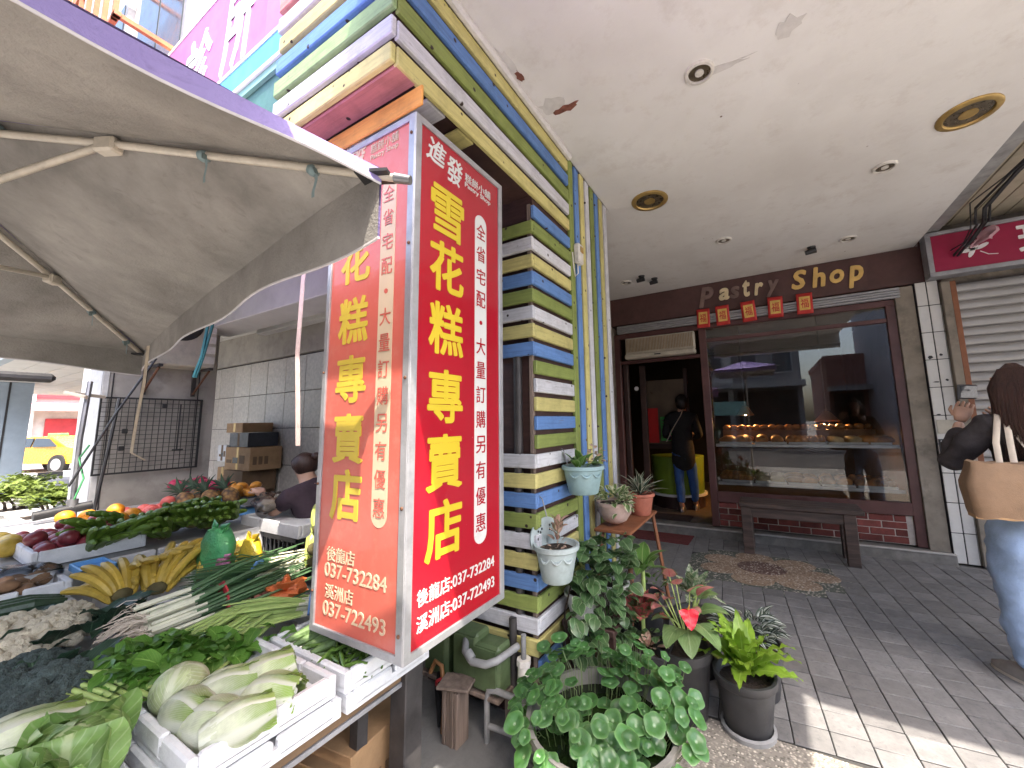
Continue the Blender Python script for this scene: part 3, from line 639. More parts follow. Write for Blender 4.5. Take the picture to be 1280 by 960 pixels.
# lucky paper flags under the band
for i, (x, z) in enumerate(((-.56, 2.59), (-.34, 2.595), (-.06, 2.6), (.212, 2.604), (.491, 2.6))):
    f = thing('paper_flag', (x, YS-.07, z-.12), ('leftmost', 'second from left', 'middle', 'second from right', 'rightmost')[i]+' of the five red paper flags hung below the name band', 'flag', 'red paper flags on the shop')
    M = T(x, YS-.075, z) @ RY(R(rnd.uniform(-6, 6))) @ RX(R(rnd.uniform(-4, 6)))
    MB().sheet(lambda u, v: M @ Vector(((u-.5)*.15, .012*math.sin(v*3+i)-.004*math.cos(u*6), (v-.5)*.235)), 6, 6).build('paper', 'red_paper', f, 60, solid=.002)
    mb = MB(); mb.box(-.05, .05, -.018, -.015, -.075, .075, 0, M); mb.build('gold_square', 'gold_print', f)
    text('lettering', '福', .08, M @ frame((0, -.0185, 0), (1, 0, 0), (0, 0, 1)), 'red_paper', f, .01, .0012, fit=(.075, .105))
# bread display
mat('shelf_dark', (.09, .06, .05), .4, .2, 6, .1, 40)
for z, zz in ((1.045, 'upper'), (.6, 'lower')):
    B('display_shelf', 'shelf_dark', -.54, 1.17, YS+.09, YS+.62, z-.03, z)
    B('shelf_edge', 'alu', -.54, 1.17, YS+.08, YS+.09, z-.028, z+.008, bev=.002)
def loaf_mesh(kind):
    mb = MB()
    if kind == 0: mb.ell((0, 0, .03), (.055, .05, .04), 14, 8, wob=.12, seed=1)
    elif kind == 1: mb.ell((0, 0, .028), (.085, .04, .034), 14, 8, wob=.12, seed=2)
    elif kind == 2: mb.lathe([(.0005, 0), (.05, 0), (.058, .03), (.045, .055), (.0005, .06)], (0, 0, 0), 14, cap=False)
    else:
        for k in range(3): mb.ell((-.05+k*.05, 0, .03), (.035, .045, .033), 12, 6, wob=.1, seed=k)
    return mb
LM = [mesh_only(loaf_mesh(k), 'loaf', 'bread_pale' if k == 2 else 'bread', 60) for k in range(4)]
names = [('bun', 'round brown bun'), ('long_loaf', 'long glossy brown loaf'), ('cream_roll', 'pale cream roll'), ('twist_bread', 'three-lobed brown bread')]
for si, z in enumerate((1.045, .6)):
    x = -.5; ti = 0
    while x < 1.1:
        w = rnd.uniform(.3, .4); w = min(w, 1.14-x); k = (ti*3+si*2+1) % 4
        where = 'on the %s tray of the %s window shelf' % (('leftmost', 'second', 'third', 'fourth', 'fifth', 'sixth')[ti], ('upper', 'lower')[si])
        tr = MB(); tr.box(x, x+w-.02, YS+.11, YS+.58, z+.0015, z+.012, .004); tr.box(x, x+w-.02, YS+.11, YS+.118, z+.012, z+.03)
        tag(tr.build('bread_tray', 'tray_white'), 'white bread tray '+where, 'tray', 'bread trays')
        nx = max(2, int(w/(.12 if k != 1 and k != 3 else .18)))
        for a in range(nx):
            for b in range(3):
                q = inst(LM[k], names[k][0], T(x+(a+.5)*(w-.03)/nx, YS+.19+b*.14+rnd.uniform(-.01, .01), z+.012+b*.004) @ RZ(rnd.uniform(-.6, .6)) @ SC(rnd.uniform(1.1, 1.35)))
                tag(q, names[k][1]+' '+where, 'bread', names[k][1]+'s '+where)
        x += w; ti += 1
# pastries packed on a riser behind the upper row, a warm wooden hood and the lamp under it
mat('riser_wood', (.3, .14, .05), .5, .25, 5, .2, 40)
rs = tag(MB().box(-.5, 1.1, YS+.62, YS+.72, 1.047, 1.2, .006).build('wooden_riser', 'riser_wood'), 'low brown wooden riser behind the upper row of breads', 'riser')
for k in range(18):
    q = inst(LM[k % 2], 'bun', T(-.45+k*.088, YS+.67, 1.2) @ RZ(rnd.uniform(0, 3))); tag(q, 'brown bun on the wooden riser at the back of the window', 'bread', 'buns on the wooden riser')
hd = thing('pendant_lamp', (.68, YS+.75, 1.22), 'warm orange lamp glowing behind the breads on the right of the window', 'lamp')
MB().lathe([(.03, 1.42), (.13, 1.3), (.135, 1.295)], (.68, YS+.85, 0), 20, cap=False).build('shade', 'riser_wood', hd, 40, solid=.004); MB().cyl((.68, YS+.85, 1.42), (.68, YS+.85, 2.66), .006).build('cord', 'black_plastic', hd)
s = NT('bulb_glow'); s.p.inputs['Emission Color'].default_value = (1, .5, .16, 1); s.p.inputs['Emission Strength'].default_value = 130; MB().ell((.68, YS+.85, 1.33), .03, 10, 8).build('bulb', 'bulb_glow', hd, 0)

hd = thing('shaded_lamp', (-.2, YS+.8, 1.22), 'warm orange lamp glowing behind the breads on the left of the window', 'lamp')
MB().lathe([(.03, 1.52), (.1, 1.4), (.105, 1.395)], (-.22, YS+.85, 0), 20, cap=False).build('shade', 'riser_wood', hd, 40, solid=.004); MB().cyl((-.22, YS+.85, 1.52), (-.22, YS+.85, 2.66), .006).build('cord', 'black_plastic', hd); MB().ell((-.22, YS+.85, 1.42), .03, 10, 8).build('bulb', 'bulb_glow', hd, 0)
# ---------------------------------------------------------------- bench and mats
bn = thing('bench', (.2, 4.75, 0), 'dark weathered wooden bench in front of the shop window', 'bench')
for i in range(3): MB().box(-.3, .72, 4.56+i*.118, 4.672+i*.118, .455, .5, .006).build('seat_plank', 'bench_wood', bn)
MB().box(-.22, .64, 4.575, 4.6, .36, .452, .004).build('apron', 'bench_wood', bn); MB().box(-.22, .64, 4.87, 4.895, .36, .452, .004).build('apron', 'bench_wood', bn)
for x in (-.285, .56):
    for y in (4.565, 4.81): MB().box(x, x+.095, y, y+.09, 0, .4545, .005).build('leg', 'bench_wood', bn)
def mat_thing(pts, z, label, col, nm, h=.008):
    m = mat(nm, col, .95, .25, 20, .8, 180); mb = MB(); mb.loft([[(x, y, z) for x, y in pts], [(x, y, z+h) for x, y in pts]]); tag(mb.build('door_mat', m), label, 'mat')
mat_thing([(-1.56, 4.62), (-.83, 4.6), (-.82, 4.96), (-1.57, 4.96)], .0, 'dark red door mat on the paving below the shop step', (.14, .03, .03), 'red_mat')
mat_thing([(-1.5, 5.22), (-.9, 5.22), (-.9, 5.52), (-1.52, 5.52)], .101, 'dark brown mat on the floor just inside the shop door', (.05, .03, .027), 'brown_mat')

# ================================================================ NEIGHBOUR ON THE RIGHT
nb = thing('shuttered_shop', (2.6, 5.1, 0), 'closed shop with a grey roller shutter and red sign on the right', 'shop')
mat('shutter_grey', (.37, .36, .35), .45, .12, 5, .1, 40, metal=.4, scl=(.4, 1, 1), dirt=.3); mat('magenta_sign', (.3, .012, .055), .4, .1, 5, .05, 30)
MB().box(1.592, 1.655, 5.04, 5.2, 0, 2.62, .004).build('jamb', 'stained_post', nb); MB().box(1.657, 1.7, 5.05, 5.2, 0, 2.62, .004).build('guide_rail', 'easel_wood', nb)
ss = mesh_only(MB().tube([(0, .012, 0), (0, -.004, .018), (0, -.008, .045), (0, -.002, .07), (0, .012, .084)], .004, 5), 's', 'shutter_grey')
def shut_slat():
    prof = [(.014, 0), (0, .012), (-.008, .04), (-.004, .066), (.01, .084), (.016, .084), (.016, 0)]; mb = MB()
    mb.loft([[(x, y, z) for y, z in prof] for x in (1.7, 4.6)]); return mesh_only(mb, 'shutter_slat', 'shutter_grey', 30)
ssm = shut_slat()
for i in range(30): inst(ssm, 'shutter_slat', T(0, 5.09, .0+i*.0865), nb)
MB().box(1.592, 4.8, 5.2, 5.4, 0, 3.4).build('wall', 'stained_post', nb)
sb = thing('shop_sign', (2.2, 4.9, 2.66), 'dark red shop sign with a white flower emblem in a grey frame above the shutter', 'sign')
MB().box(1.53, 4.0, 4.93, 5.05, 2.69, 3.05, .004).build('panel', 'magenta_sign', sb)
for a in ((1.49, 4.0, 4.915, 5.06, 2.65, 2.69), (1.49, 4.0, 4.915, 5.06, 3.05, 3.085), (1.49, 1.53, 4.9155, 5.0595, 2.69, 3.05)): MB().box(*a, .003).build('frame', 'alu_dull', sb)
for k in range(5):
    a = math.pi*(.15+k*.3); M = frame((1.82+.055*math.cos(a), 4.9285, 2.86+.035*math.sin(a)), (math.cos(a), 0, math.sin(a)), (-math.sin(a), 0, math.cos(a)))
    pts = [(.05*math.cos(t*.628), .018*math.sin(t*.628)) for t in range(10)]; MB().loft([[M @ Vector((x, y, h)) for x, y in pts] for h in (0, .002)]).build('petal', 'sign_white', sb)
MB().tube([(1.85, 4.927, 2.83), (1.9, 4.927, 2.79), (1.96, 4.927, 2.78)], .004, 6).build('stem', 'sign_white', sb)
text('lettering', '理', .3, frame((2.24, 4.929, 2.875), (1, 0, 0), (0, 0, 1)), 'sign_white', sb, .02, .002, fit=(.3, .27))
text('lettering', '髮', .3, frame((2.7, 4.929, 2.875), (1, 0, 0), (0, 0, 1)), 'sign_white', sb, .02, .002, fit=(.3, .27))
mat('beige_plank', (.42, .37, .28), .6, .12, 4, .15, 40, obj=.06, dirt=.25); nc = struct(MB().box(1.61, 6, 1.47, 5.2, 3.24, 3.4).build('plank_ceiling', 'beige_plank'))
for i in range(24): MB().box(1.61+i*.135, 1.61+i*.135+.127, 1.47, 5.19, 3.222, 3.2405, .004).build('plank', 'beige_plank', nc)
MB().box(1.462, 1.605, 1.92, 5.1, 3.1, 3.3).build('edge_board', 'tin_grey', nc)
cb = thing('cable_bundle', (1.75, 4.5, 3.2), 'tangled black cables hanging from the beige plank ceiling onto the red sign', 'cables')
for k in range(7):
    dx, dy = rnd.uniform(-.03, .03), rnd.uniform(-.04, .04)
    MB().tube([(1.98+dx, 3.0+dy, 3.21), (1.86+dx, 3.5, 3.18+dy*.4), (1.74+dx, 4.0+dy, 3.1), (1.66+dx*2, 4.3, 3.02+dy), (1.7+dx*2, 4.45, 2.93), (1.76+dx*2, 4.6+dy, 2.98+dx), (1.72+dx, 4.75, 2.88), (1.68+dx, 4.9, 2.84+dy)], .009 if k < 4 else .005, 6).build('cable', 'black_plastic', cb, 60)
mat('pink_rag', (.5, .3, .34), .9, .2, 9, .4, 60); MB().sheet(lambda u, v: Vector((1.8+.16*u+.03*math.sin(v*5), 4.88+.05*math.sin(u*7), 2.98-.12*v+.06*u)), 6, 5).build('rag', 'pink_rag', cb, 60, solid=.004)
# ================================================================ VEGETABLE STALL
ft = lambda *a: a
tb = thing('stall_table', (-2.0, .6, 0), 'low vegetable table of the stall with dark legs, beside the red sign', 'table')
MB().box(-2.9, -1.19, .06, 1.1, .455, .492, .004).build('top', 'kraft_dark', tb); MB().box(-1.2, -1.185, .06, 1.1, .44, .455, .002).build('edge_angle', 'alu_dull', tb)
for x in (-2.85, -2.0, -1.32):
    for y in (.12, .95): MB().box(x, x+.04, y, y+.04, -.02, .455).build('leg', 'steel_dark', tb)
tb2 = thing('fruit_table', (-3.9, 1.1, 0), 'taller fruit table at the back of the stall with a white front', 'table')
MB().box(-4.92, -2.97, .42, 2.0, .66, .7, .004).build('top', 'tin_grey', tb2)
for y0, y1 in ((.42, .9), (.91, 1.44)): MB().box(-2.97, -2.945, y0, y1, .52, .71, .006).build('front_panel', 'white_paint', tb2)
MB().tube([(-2.94, 1.0, .66), (-2.935, 1.02, .575), (-2.935, 1.24, .575), (-2.94, 1.28, .67)], .006, 6).build('handle', 'sign_white', tb2, 60)
for x in (-4.8, -3.05):
    for y in (.5, 1.85): MB().box(x, x+.04, y, y+.04, -.02, .66).build('leg', 'steel_dark', tb2)
def foam_box(x0, x1, y0, y1, z0, z1, label, t=.022, m='white_foam'):
    mb = MB(); mb.box(x0, x1, y0, y1, z0, z0+t, .004)
    for a in ((x0, x1, y0, y0+t), (x0, x1, y1-t, y1)):
        w = (a[1]-a[0])/3
        for k in range(3): mb.box(a[0]+k*w+(.008 if k else 0), a[0]+(k+1)*w, a[2], a[3], z0+t*.5, z1, .005)
        mb.box(a[0]+.01, a[1]-.01, a[2]+.001, a[3]-.001, z0+t*.5, z1-.022)
    for a in ((x0, x0+t), (x1-t, x1)):
        w = (y1-y0-2*t)/2
        for k in range(2): mb.box(a[0], a[1], y0+t+k*w+(.01 if k else .001), y0+t+(k+1)*w-.001, z0+t*.5, z1, .005)
        mb.box(a[0]+.001, a[1]-.001, y0+t, y1-t, z0+t*.5, z1-.022)
    return tag(mb.build('foam_box', m), label, 'foam box', 'white foam boxes on the stall')
foam_box(-1.65, -1.18, .45, .8, .551, .615, 'white foam box holding pale napa cabbages at the stall corner')
foam_box(-1.66, -1.165, .44, .81, .494, .55, 'white foam box under the box of napa cabbages')
foam_box(-1.6, -1.16, .815, 1.13, .551, .612, 'white foam box of green chillies behind the red sign')
foam_box(-1.61, -1.155, .82, 1.15, .494, .55, 'white foam box under the box of green chillies')
foam_box(-2.14, -1.68, .42, 1.06, .494, .56, 'white foam box under the celery')
foam_box(-2.64, -2.16, .3, .66, .494, .57, 'white foam box under the cauliflowers'); foam_box(-2.16, -1.7, .08, .4, .494, .55, 'white foam box under the broccoli')
foam_box(-2.9, -2.45, .67, 1.06, .494, .58, 'white foam box under the ripe bananas'); foam_box(-1.66, -1.2, .04, .42, .494, .55, 'white foam box under the big green cabbage')
foam_box(-2.9, -2.66, .2, .58, .5, .62, 'white foam box with dark courgettes at the left')
foam_box(-3.75, -3.1, .5, .9, .705, .78, 'white foam tray under the dark red plums'); foam_box(-3.08, -2.75, .28, .57, .6, .7, 'white foam box with potatoes left of the bananas')

# ---- leaf-type vegetables
leaf_mat('napa_leaf', (.6, .63, .46), (.7, .72, .6), tip=((.27, .4, .08), .42, .8), n=11, slant=1.9, mid=.2, vs=.5, rough=.4)
leaf_mat('cabbage_leaf', (.2, .34, .09), (.42, .52, .26), n=6, slant=1.6, mid=.06, vs=.4, rough=.4)
leaf_mat('cabbage_pale', (.48, .56, .3), (.68, .72, .52), n=7, slant=1.7, mid=.09, vs=.6, rough=.4)
leaf_mat('greens_dark', (.035, .075, .045), (.12, .2, .12), n=8, vs=.3, rough=.45); leaf_mat('celery_leaf', (.09, .22, .03), (.2, .36, .08), n=5, vs=.3, rough=.4)
mat('celery_stem', (.38, .5, .16), .4, .15, 20, .2, 60, scl=(1, 1, 1)); mat('scallion_white', (.68, .68, .52), .4, .12, 20, .2, 60); mat('scallion_green', (.06, .14, .05), .45, .3, 20, .2, 60)
mat('napa_core', (.72, .74, .64), .35, .08, 20, .2, 60); mat('broccoli', (.085, .12, .11), .85, .4, 40, 1.5, 160, bdist=.012); mat('cauliflower', (.62, .56, .42), .8, .15, 40, 1.2, 120, bdist=.01)
mat('broc_stem', (.2, .34, .13), .5, .2, 12, .2, 60)
def wrap_leaf(name, m, prof, L, span, off, frill, nu=9, nv=8, flare=0, rf=9):
    """a leaf lying round a head: u along the axis, v round it"""
    vs = []; uv = []
    for i in range(nu+1):
        u = i/nu; sp = span*(.62+.38*math.sin(math.pi*min(1, u*.75+.12)))
        for j in range(nv+1):
            v = j/nv*2-1; a = v*sp; r = prof(u)+off+.004*(1-v*v)+flare*max(0, u-.6)**2+flare*.12*abs(v)**3*u+frill*u*u*abs(v)**1.5*math.sin(u*rf*2+v*rf)+frill*.8*max(0, u-.75)*4*math.sin(v*rf*1.3)
            vs.append((L*(u-.5)+.0, r*math.sin(a), r*math.cos(a))); uv.append((u, j/nv))
    fs = [(i*(nv+1)+j, (i+1)*(nv+1)+j, (i+1)*(nv+1)+j+1, i*(nv+1)+j+1) for i in range(nu) for j in range(nv)]
    me = bpy.data.meshes.new(name); me.from_pydata(vs, [], fs); ul = me.uv_layers.new(name='UVMap')
    for p in me.polygons:
        p.use_smooth = True
        for li in p.loop_indices: ul.data[li].uv = uv[me.loops[li].vertex_index]
    me.materials.append(MATS[m]); me.update(); return me
nprof = lambda u: .014+.06*math.sin(math.pi*min(1, u*.8+.14))
nl = [wrap_leaf('leaf', 'napa_leaf', nprof, .24, 1.0, o_, f_, flare=fl) for o_, f_, fl in ((.002, .003, .0), (.005, .005, .03), (.008, .007, .06), (.011, .009, .1))]
def napa(x, y, z, az, k, label, tilt=.1):
    t = thing('napa_cabbage', (x, y, z), label, 'cabbage'); M0 = T(x, y, z+.066*k) @ RZ(az) @ RY(-tilt) @ SC(k)
    mb = MB(); mb.loft([[M0 @ Vector((-.12+.23*u, nprof(u)*(.96-.7*max(0, u-.6)*1.6)*math.cos(a*.524), nprof(u)*(.96-.7*max(0, u-.6)*1.6)*math.sin(a*.524))) for a in range(12)] for u in (0, .1, .25, .45, .65, .85, 1)]); mb.build('heart', 'napa_core', t, 60)
    for i in range(13): inst(nl[min(3, i//3)], 'leaf', M0 @ RX(i*2.4+.3) @ T(.006*(i % 3), 0, 0), t)
napa(-1.34, .67, .585, R(62), .66, 'pale napa cabbage lying at the back of the foam box, topmost', .28); napa(-1.38, .6, .575, R(48), .68, 'pale napa cabbage in the middle of the foam box, white stalk towards the viewer', .2)
napa(-1.27, .66, .565, R(28), .66, 'pale napa cabbage at the right end of the foam box beside the chillies', .12); napa(-1.28, .54, .565, R(20), .66, 'pale napa cabbage with a yellow frilly tip in front of the foam box', .02)
napa(-1.38, .52, .575, R(8), .62, 'small pale napa cabbage beside the round cabbage in the foam box', .05); napa(-1.22, .56, .575, R(70), .6, 'small frilly napa cabbage leaning on the near rim of the foam box', .1); napa(-1.6, .27, .56, R(75), .85, 'large green napa cabbage at the left edge in front', .1); napa(-1.5, .2, .53, R(60), .8, 'white-stalked napa cabbage in the near left corner', .05)
cprof = lambda u: .086*math.sqrt(max(.02, 1-(2*u-1)**2*.98))
cl = [wrap_leaf('leaf', m, cprof, .168, sp, o_, f_, 10, 10, fl, 6) for m, sp, o_, f_, fl in (('cabbage_pale', 1.15, .001, .002, 0), ('cabbage_pale', 1.1, .004, .003, .01), ('cabbage_leaf', 1.0, .012, .006, .22), ('cabbage_leaf', .9, .02, .01, .42))]
def cabbage(x, y, z, k, label, outer, nin=7):
    t = thing('cabbage', (x, y, z), label, 'cabbage'); c = Vector((x, y, z+.085*k))
    MB().ell(c, (.082*k, .082*k, .08*k), 16, 12).build('heart', 'napa_core', t, 60)
    for i in range(nin): inst(cl[i % 2], 'leaf', T(*c) @ RZ(i*2.4) @ RY(R(-70+6*(i % 3))) @ SC(k), t)
    for i in range(outer): inst(cl[2+i % 2], 'leaf', T(c.x, c.y, c.z-.012*k) @ RZ(i*6.283/outer+.4) @ T(.012*k, 0, 0) @ RY(R(-62-9*(i % 2))) @ RX(math.pi*0) @ RZ(0) @ SC(k*1.08), t)
cabbage(-1.49, .535, .57, .7, 'round pale green cabbage in the left of the napa foam box', 0, 9); cabbage(-1.52, .2, .5, .8, 'round cabbage with ruffled outer leaves beside the white-stalked napa', 7); cabbage(-1.43, .33, .53, .85, 'large round cabbage with spread dark green outer leaves at the front', 8)
cabbage(-1.3, .22, .53, .85, 'big cabbage with torn green outer leaves at the bottom edge', 7)
def broc(x, y, z, k, label, m='broccoli', cat='broccoli', nm='broccoli', nleaf=5, seed=0):
    t = thing(nm, (x, y, z), label, cat, None); r = random.Random(seed); mb = MB()
    for i in range(34):
        ph = math.acos(1-.95*(i+.5)/34); a = i*2.4; p = Vector((math.sin(ph)*math.cos(a)*.085*k, math.sin(ph)*math.sin(a)*.085*k, math.cos(ph)*.06*k+.05*k))
        mb.ell(p+Vector((x, y, z)), r.uniform(.02, .028)*k, 10, 7, wob=.35, seed=i)
    mb.build('head', m, t, 60); MB().cyl((x, y, z), (x, y, z+.07*k), .024*k, .045*k).build('stem', 'broc_stem', t, 40)
    for i in range(nleaf): inst(gl_[i % 2], 'leaf', T(x, y, z+.02) @ RZ(i*6.28/max(1, nleaf)+r.random()) @ T(.04*k, 0, 0) @ RY(R(-r.uniform(15, 50))) @ SC(k*r.uniform(.8, 1.2)), t)
gl_ = [leaf_mesh('leaf', 'greens_dark', .16, .09, 'oval', b, .1, .008, 7, 4, 16) for b in (.5, 1.0)]
for i, (x, y, z, k, lb) in enumerate(((-1.86, .36, .53, 1.15, 'large blue-green broccoli head left of the celery'), (-1.96, .27, .53, 1.1, 'blue-green broccoli head in the middle of the row'), (-1.76, .3, .52, 1.05, 'blue-green broccoli head nearest the big cabbage'),
                           (-2.08, .36, .53, 1.0, 'blue-green broccoli head nearest the cauliflowers'), (-1.9, .17, .52, 1.05, 'blue-green broccoli head at the left edge'))): broc(x, y, z, k, lb, seed=i, nleaf=4)
for i, (x, y, z, k, lb) in enumerate(((-2.28, .43, .56, 1.1, 'cream cauliflower nearest the dark greens'), (-2.42, .36, .56, 1.1, 'cream cauliflower at the far left of the box'), (-2.22, .33, .55, 1.0, 'cream cauliflower behind the broccoli'), (-2.48, .5, .56, .9, 'small cream cauliflower near the courgettes'))): broc(x, y, z, k, lb, 'cauliflower', 'cauliflower', 'cauliflower', 7, 20+i)
st = thing('kale_stems', (-1.7, .4, .55), 'bundle of thick pale green stems lying across the broccoli', 'greens')
for i in range(7): MB().tube([(-1.92+.02*i, .3+.02*i, .6+.008*i), (-1.8+.015*i, .36+.025*i, .63), (-1.63+.02*i, .42+.02*i, .61)], [.007, .008, .006], 7).build('stem', 'celery_stem', st, 60)
gk = thing('dark_greens', (-2.25, .56, .56), 'bunch of dark blue-green leaves tied beside the leek roots', 'greens')
for i in range(26): inst(gl_[i % 2], 'leaf', T(-2.25+rnd.uniform(-.1, .08), .56+rnd.uniform(-.07, .07), .58+rnd.uniform(0, .06)) @ RZ(rnd.uniform(0, 6.28)) @ RY(R(-rnd.uniform(0, 50))) @ SC(rnd.uniform(.55, .95)), gk)
# celery
cy_ = thing('celery_bunch', (-1.7, .7, .55), 'big leafy bunch of celery with pale green stems in the middle of the stall', 'celery')
for i in range(30):
    o = rnd.uniform(-.12, .12); h = rnd.uniform(0, .06); MB().tube([(-1.82+o*.5, .98+o*.35, .6+h*.8), (-1.77+o*.8, .82+o*.35, .61+h), (-1.7+o*1.1, .66+o*.4, .6+h), (-1.66+o*1.3, .55+o*.5, .6+h)], [.006, .008, .006, .003], 6).build('stalk', 'celery_stem', cy_, 60)
cm = leaf_mesh('leaf', 'celery_leaf', .06, .05, 'fan', .9, .12, .006, 4, 4, 12)
for i in range(330):
    u = rnd.gauss(0, .13); v = rnd.gauss(0, .085); p = (-1.7+u*.9+v*.3, .575+v+u*.25, .6+.065*max(0, 1-(u/.22)**2-(v/.16)**2)+rnd.uniform(-.02, .02))
    p = (min(p[0], -1.6), p[1], p[2])
    q = inst(cm, 'leaf', pose(p, rnd.uniform(0, 6.28), rnd.uniform(-.5, .9), rnd.uniform(.6, 1.15), rnd.uniform(-.5, .5)), cy_)
    if i >= 290: break
# scallions with roots, garlic chives
def stems(nm, label, a, b, n, spread, m0, m1, r0, cat, roots=0, ties=None):
    t = thing(nm, a, label, cat); a, b = Vector(a), Vector(b); mbw = MB(); mbg = MB(); d = (b-a); s_ = d.cross(Vector((0, 0, 1))).normalized()
    for i in range(n):
        o = s_*rnd.gauss(0, spread)+Vector((0, 0, abs(rnd.gauss(0, spread*.6)))); o2 = o*rnd.uniform(1, 1.7); q = a+o+d*rnd.uniform(-.05, .05)
        mbw.tube([q, q+d*.3], [r0*1.25, r0], 5); mbg.tube([q+d*.3, q+d*.6+o2-o, b+o2+d*rnd.uniform(-.12, .1)], [r0, r0*.9, r0*.4], 5)
    mbw.build('white_ends', m0, t, 60); mbg.build('green_tops', m1, t, 60)
    if roots:
        mr = MB()
        for i in range(roots):
            q = a+s_*rnd.gauss(0, spread*1.2)+Vector((0, 0, abs(rnd.gauss(0, spread*.6)))); e = q-d.normalized()*rnd.uniform(.02, .09)+Vector((rnd.uniform(-.03, .03), rnd.uniform(-.03, .03), rnd.uniform(-.03, .02)))
            mr.tube([q, (q+e)/2+Vector((0, 0, .012)), e], .0016, 4)
        struct(mr.build('roots', 'strap_cream', t), 'stuff')
    for tm, u in ties or (): 
        p = a+d*u+Vector((0, 0, .01)); MB().tube([p+s_*.075+Vector((0, 0, -.01)), p+s_*.04+Vector((0, 0, .05)), p+Vector((0, 0, .068)), p-s_*.05+Vector((0, 0, .045)), p-s_*.08], .006, 6, flat=3).build('tie', tm, t, 60)
    return t
mat('tie_blue', (.1, .25, .6), .5, .15, 9, .1, 40); mat('tie_red', (.5, .04, .05), .6, .15, 9, .1, 40)
stems('leek_bunch', 'bunch of young leeks with hairy pale roots towards the viewer', (-2.03, .6, .61), (-1.98, 1.12, .66), 46, .06, 'scallion_white', 'scallion_green', .0065, 'leeks', 240, [('tie_red', .45)])
stems('chive_bunch', 'dark green garlic chives with pale ends, tied with blue tape', (-2.02, 1.14, .66), (-2.35, .86, .62), 120, .055, 'scallion_white', 'scallion_green', .0032, 'chives', 0, [('tie_blue', .4)])
stems('garlic_bunch', 'thin pale stalks tied in a bundle beside the orange bag', (-1.62, 1.06, .62), (-1.84, .78, .62), 30, .04, 'scallion_white', 'celery_stem', .006, 'stalks', 0, [('tie_blue', .2)])
mat('courgette', (.03, .06, .03), .4, .35, 20, .15, 60, scl=(.4, 4, 4)); mat('loofah', (.1, .17, .05), .5, .3, 16, .3, 50, scl=(.4, 5, 5)); mat('chilli', (.09, .17, .03), .3, .3, 20, .1, 60); mat('aubergine', (.03, .012, .03), .3, .3, 9, .1, 60)
for i in range(5):
    x = -2.86+i*.045; tag(MB().tube([(x, .24, .64+.01*(i % 2)), (x+.01, .33, .66), (x+.02, .45, .655), (x+.02, .54, .64)], [.008, .024, .025, .01], 10).build('courgette', 'courgette'), 'dark green courgette in the foam box at the left', 'courgette', 'dark courgettes')
for i in range(4):
    x = -1.52+i*.05; tag(MB().tube([(x, .83, .61), (x+.03, .93, .625), (x+.07, 1.03, .62), (x+.1, 1.1, .6)], [.008, .025, .026, .01], 10).build('loofah', 'loofah'), 'ridged green loofah gourd beside the chillies', 'gourd', 'green gourds')
ch = thing('chilli_heap', (-1.28, .98, .52), 'heap of slim green chillies in the foam box by the red sign', 'chillies'); mb = MB()
for i in range(220):
    p = Vector((-1.3+rnd.gauss(0, .07), .96+rnd.gauss(0, .075), .56+rnd.uniform(0, .065))); p.x = max(-1.5, min(-1.19, p.x)); p.y = max(.85, min(1.1, p.y)); a = rnd.uniform(0, 6.28); d = Vector((math.cos(a), math.sin(a), rnd.uniform(-.2, .2)))*.045
    mb.tube([p-d, p-d*.3+Vector((0, 0, .006)), p+d*.5, p+d], [.0035, .006, .005, .001], 5)
struct(mb.build('chillies', 'chilli', ch, 60), 'stuff')

# ---- fruit
def banana_mesh(nm, m, L=.17, r=.017):
    mb = MB(); n = 8; pts = []; rr = []
    for i in range(n+1):
        u = i/n; a = -.6+1.2*u; pts.append((L*.95*math.sin(a)+L*.55, 0, L*.8*(1-math.cos(a))*-1+.02)); rr.append(r*(.35 if i == 0 else .45 if i == n else .75+.28*math.sin(math.pi*u)))
    mb.tube(pts, rr, 7); return mesh_only(mb, nm, m, 35)
mat('banana_ripe', (.55, .38, .06), .45, .25, 12, .15, 40, obj=.15, dirt=.4); mat('banana_green', (.12, .21, .03), .4, .3, 10, .1, 40, obj=.15); mat('banana_turning', (.4, .45, .1), .4, .2, 8, .1, 40, obj=.12); mat('banana_crown', (.12, .1, .04), .8, .3, 20, .4, 60)
BM_ = {k: banana_mesh('banana', 'banana_'+k, L, r) for k, L, r in (('ripe', .19, .018), ('green', .13, .017), ('turning', .16, .019))}
def banana_hand(x, y, z, az, k, n, kind, label, group, tilt=.3):
    t = thing('banana_hand', (x, y, z), label, 'bananas', group); M0 = T(x, y, z) @ RZ(az)
    for row in range(2):
        for i in range(n):
            a = (i-(n-1)/2)*.24; inst(BM_[kind], 'banana', M0 @ T(0, (i-(n-1)/2)*.016*k, .03*k*row+.012) @ RZ(a) @ RY(-tilt-.22*row) @ RX(rnd.uniform(-.2, .2)) @ SC(k*rnd.uniform(.92, 1.08)), t)
    MB().ell(M0 @ Vector((.0, 0, .03*k)), (.025*k, .012*k*n*.6, .028*k), 10, 6, M=RZ(az).to_3x3()).build('crown', 'banana_crown', t, 60)
for i, (x, y, z, az, lb) in enumerate(((-2.5, .78, .6, 2.6, 'yellow banana hand nearest the leeks'), (-2.62, .86, .61, 2.2, 'yellow banana hand at the back of the box'), (-2.55, .68, .6, 3.3, 'yellow banana hand nearest the cauliflowers'), (-2.72, .76, .61, .4, 'yellow banana hand lying towards the potatoes'), (-2.45, .93, .61, 1.9, 'yellow banana hand beside the green bag'))):
    banana_hand(x, y, z, az, 1.0, 5, 'ripe', lb, 'ripe banana hands')
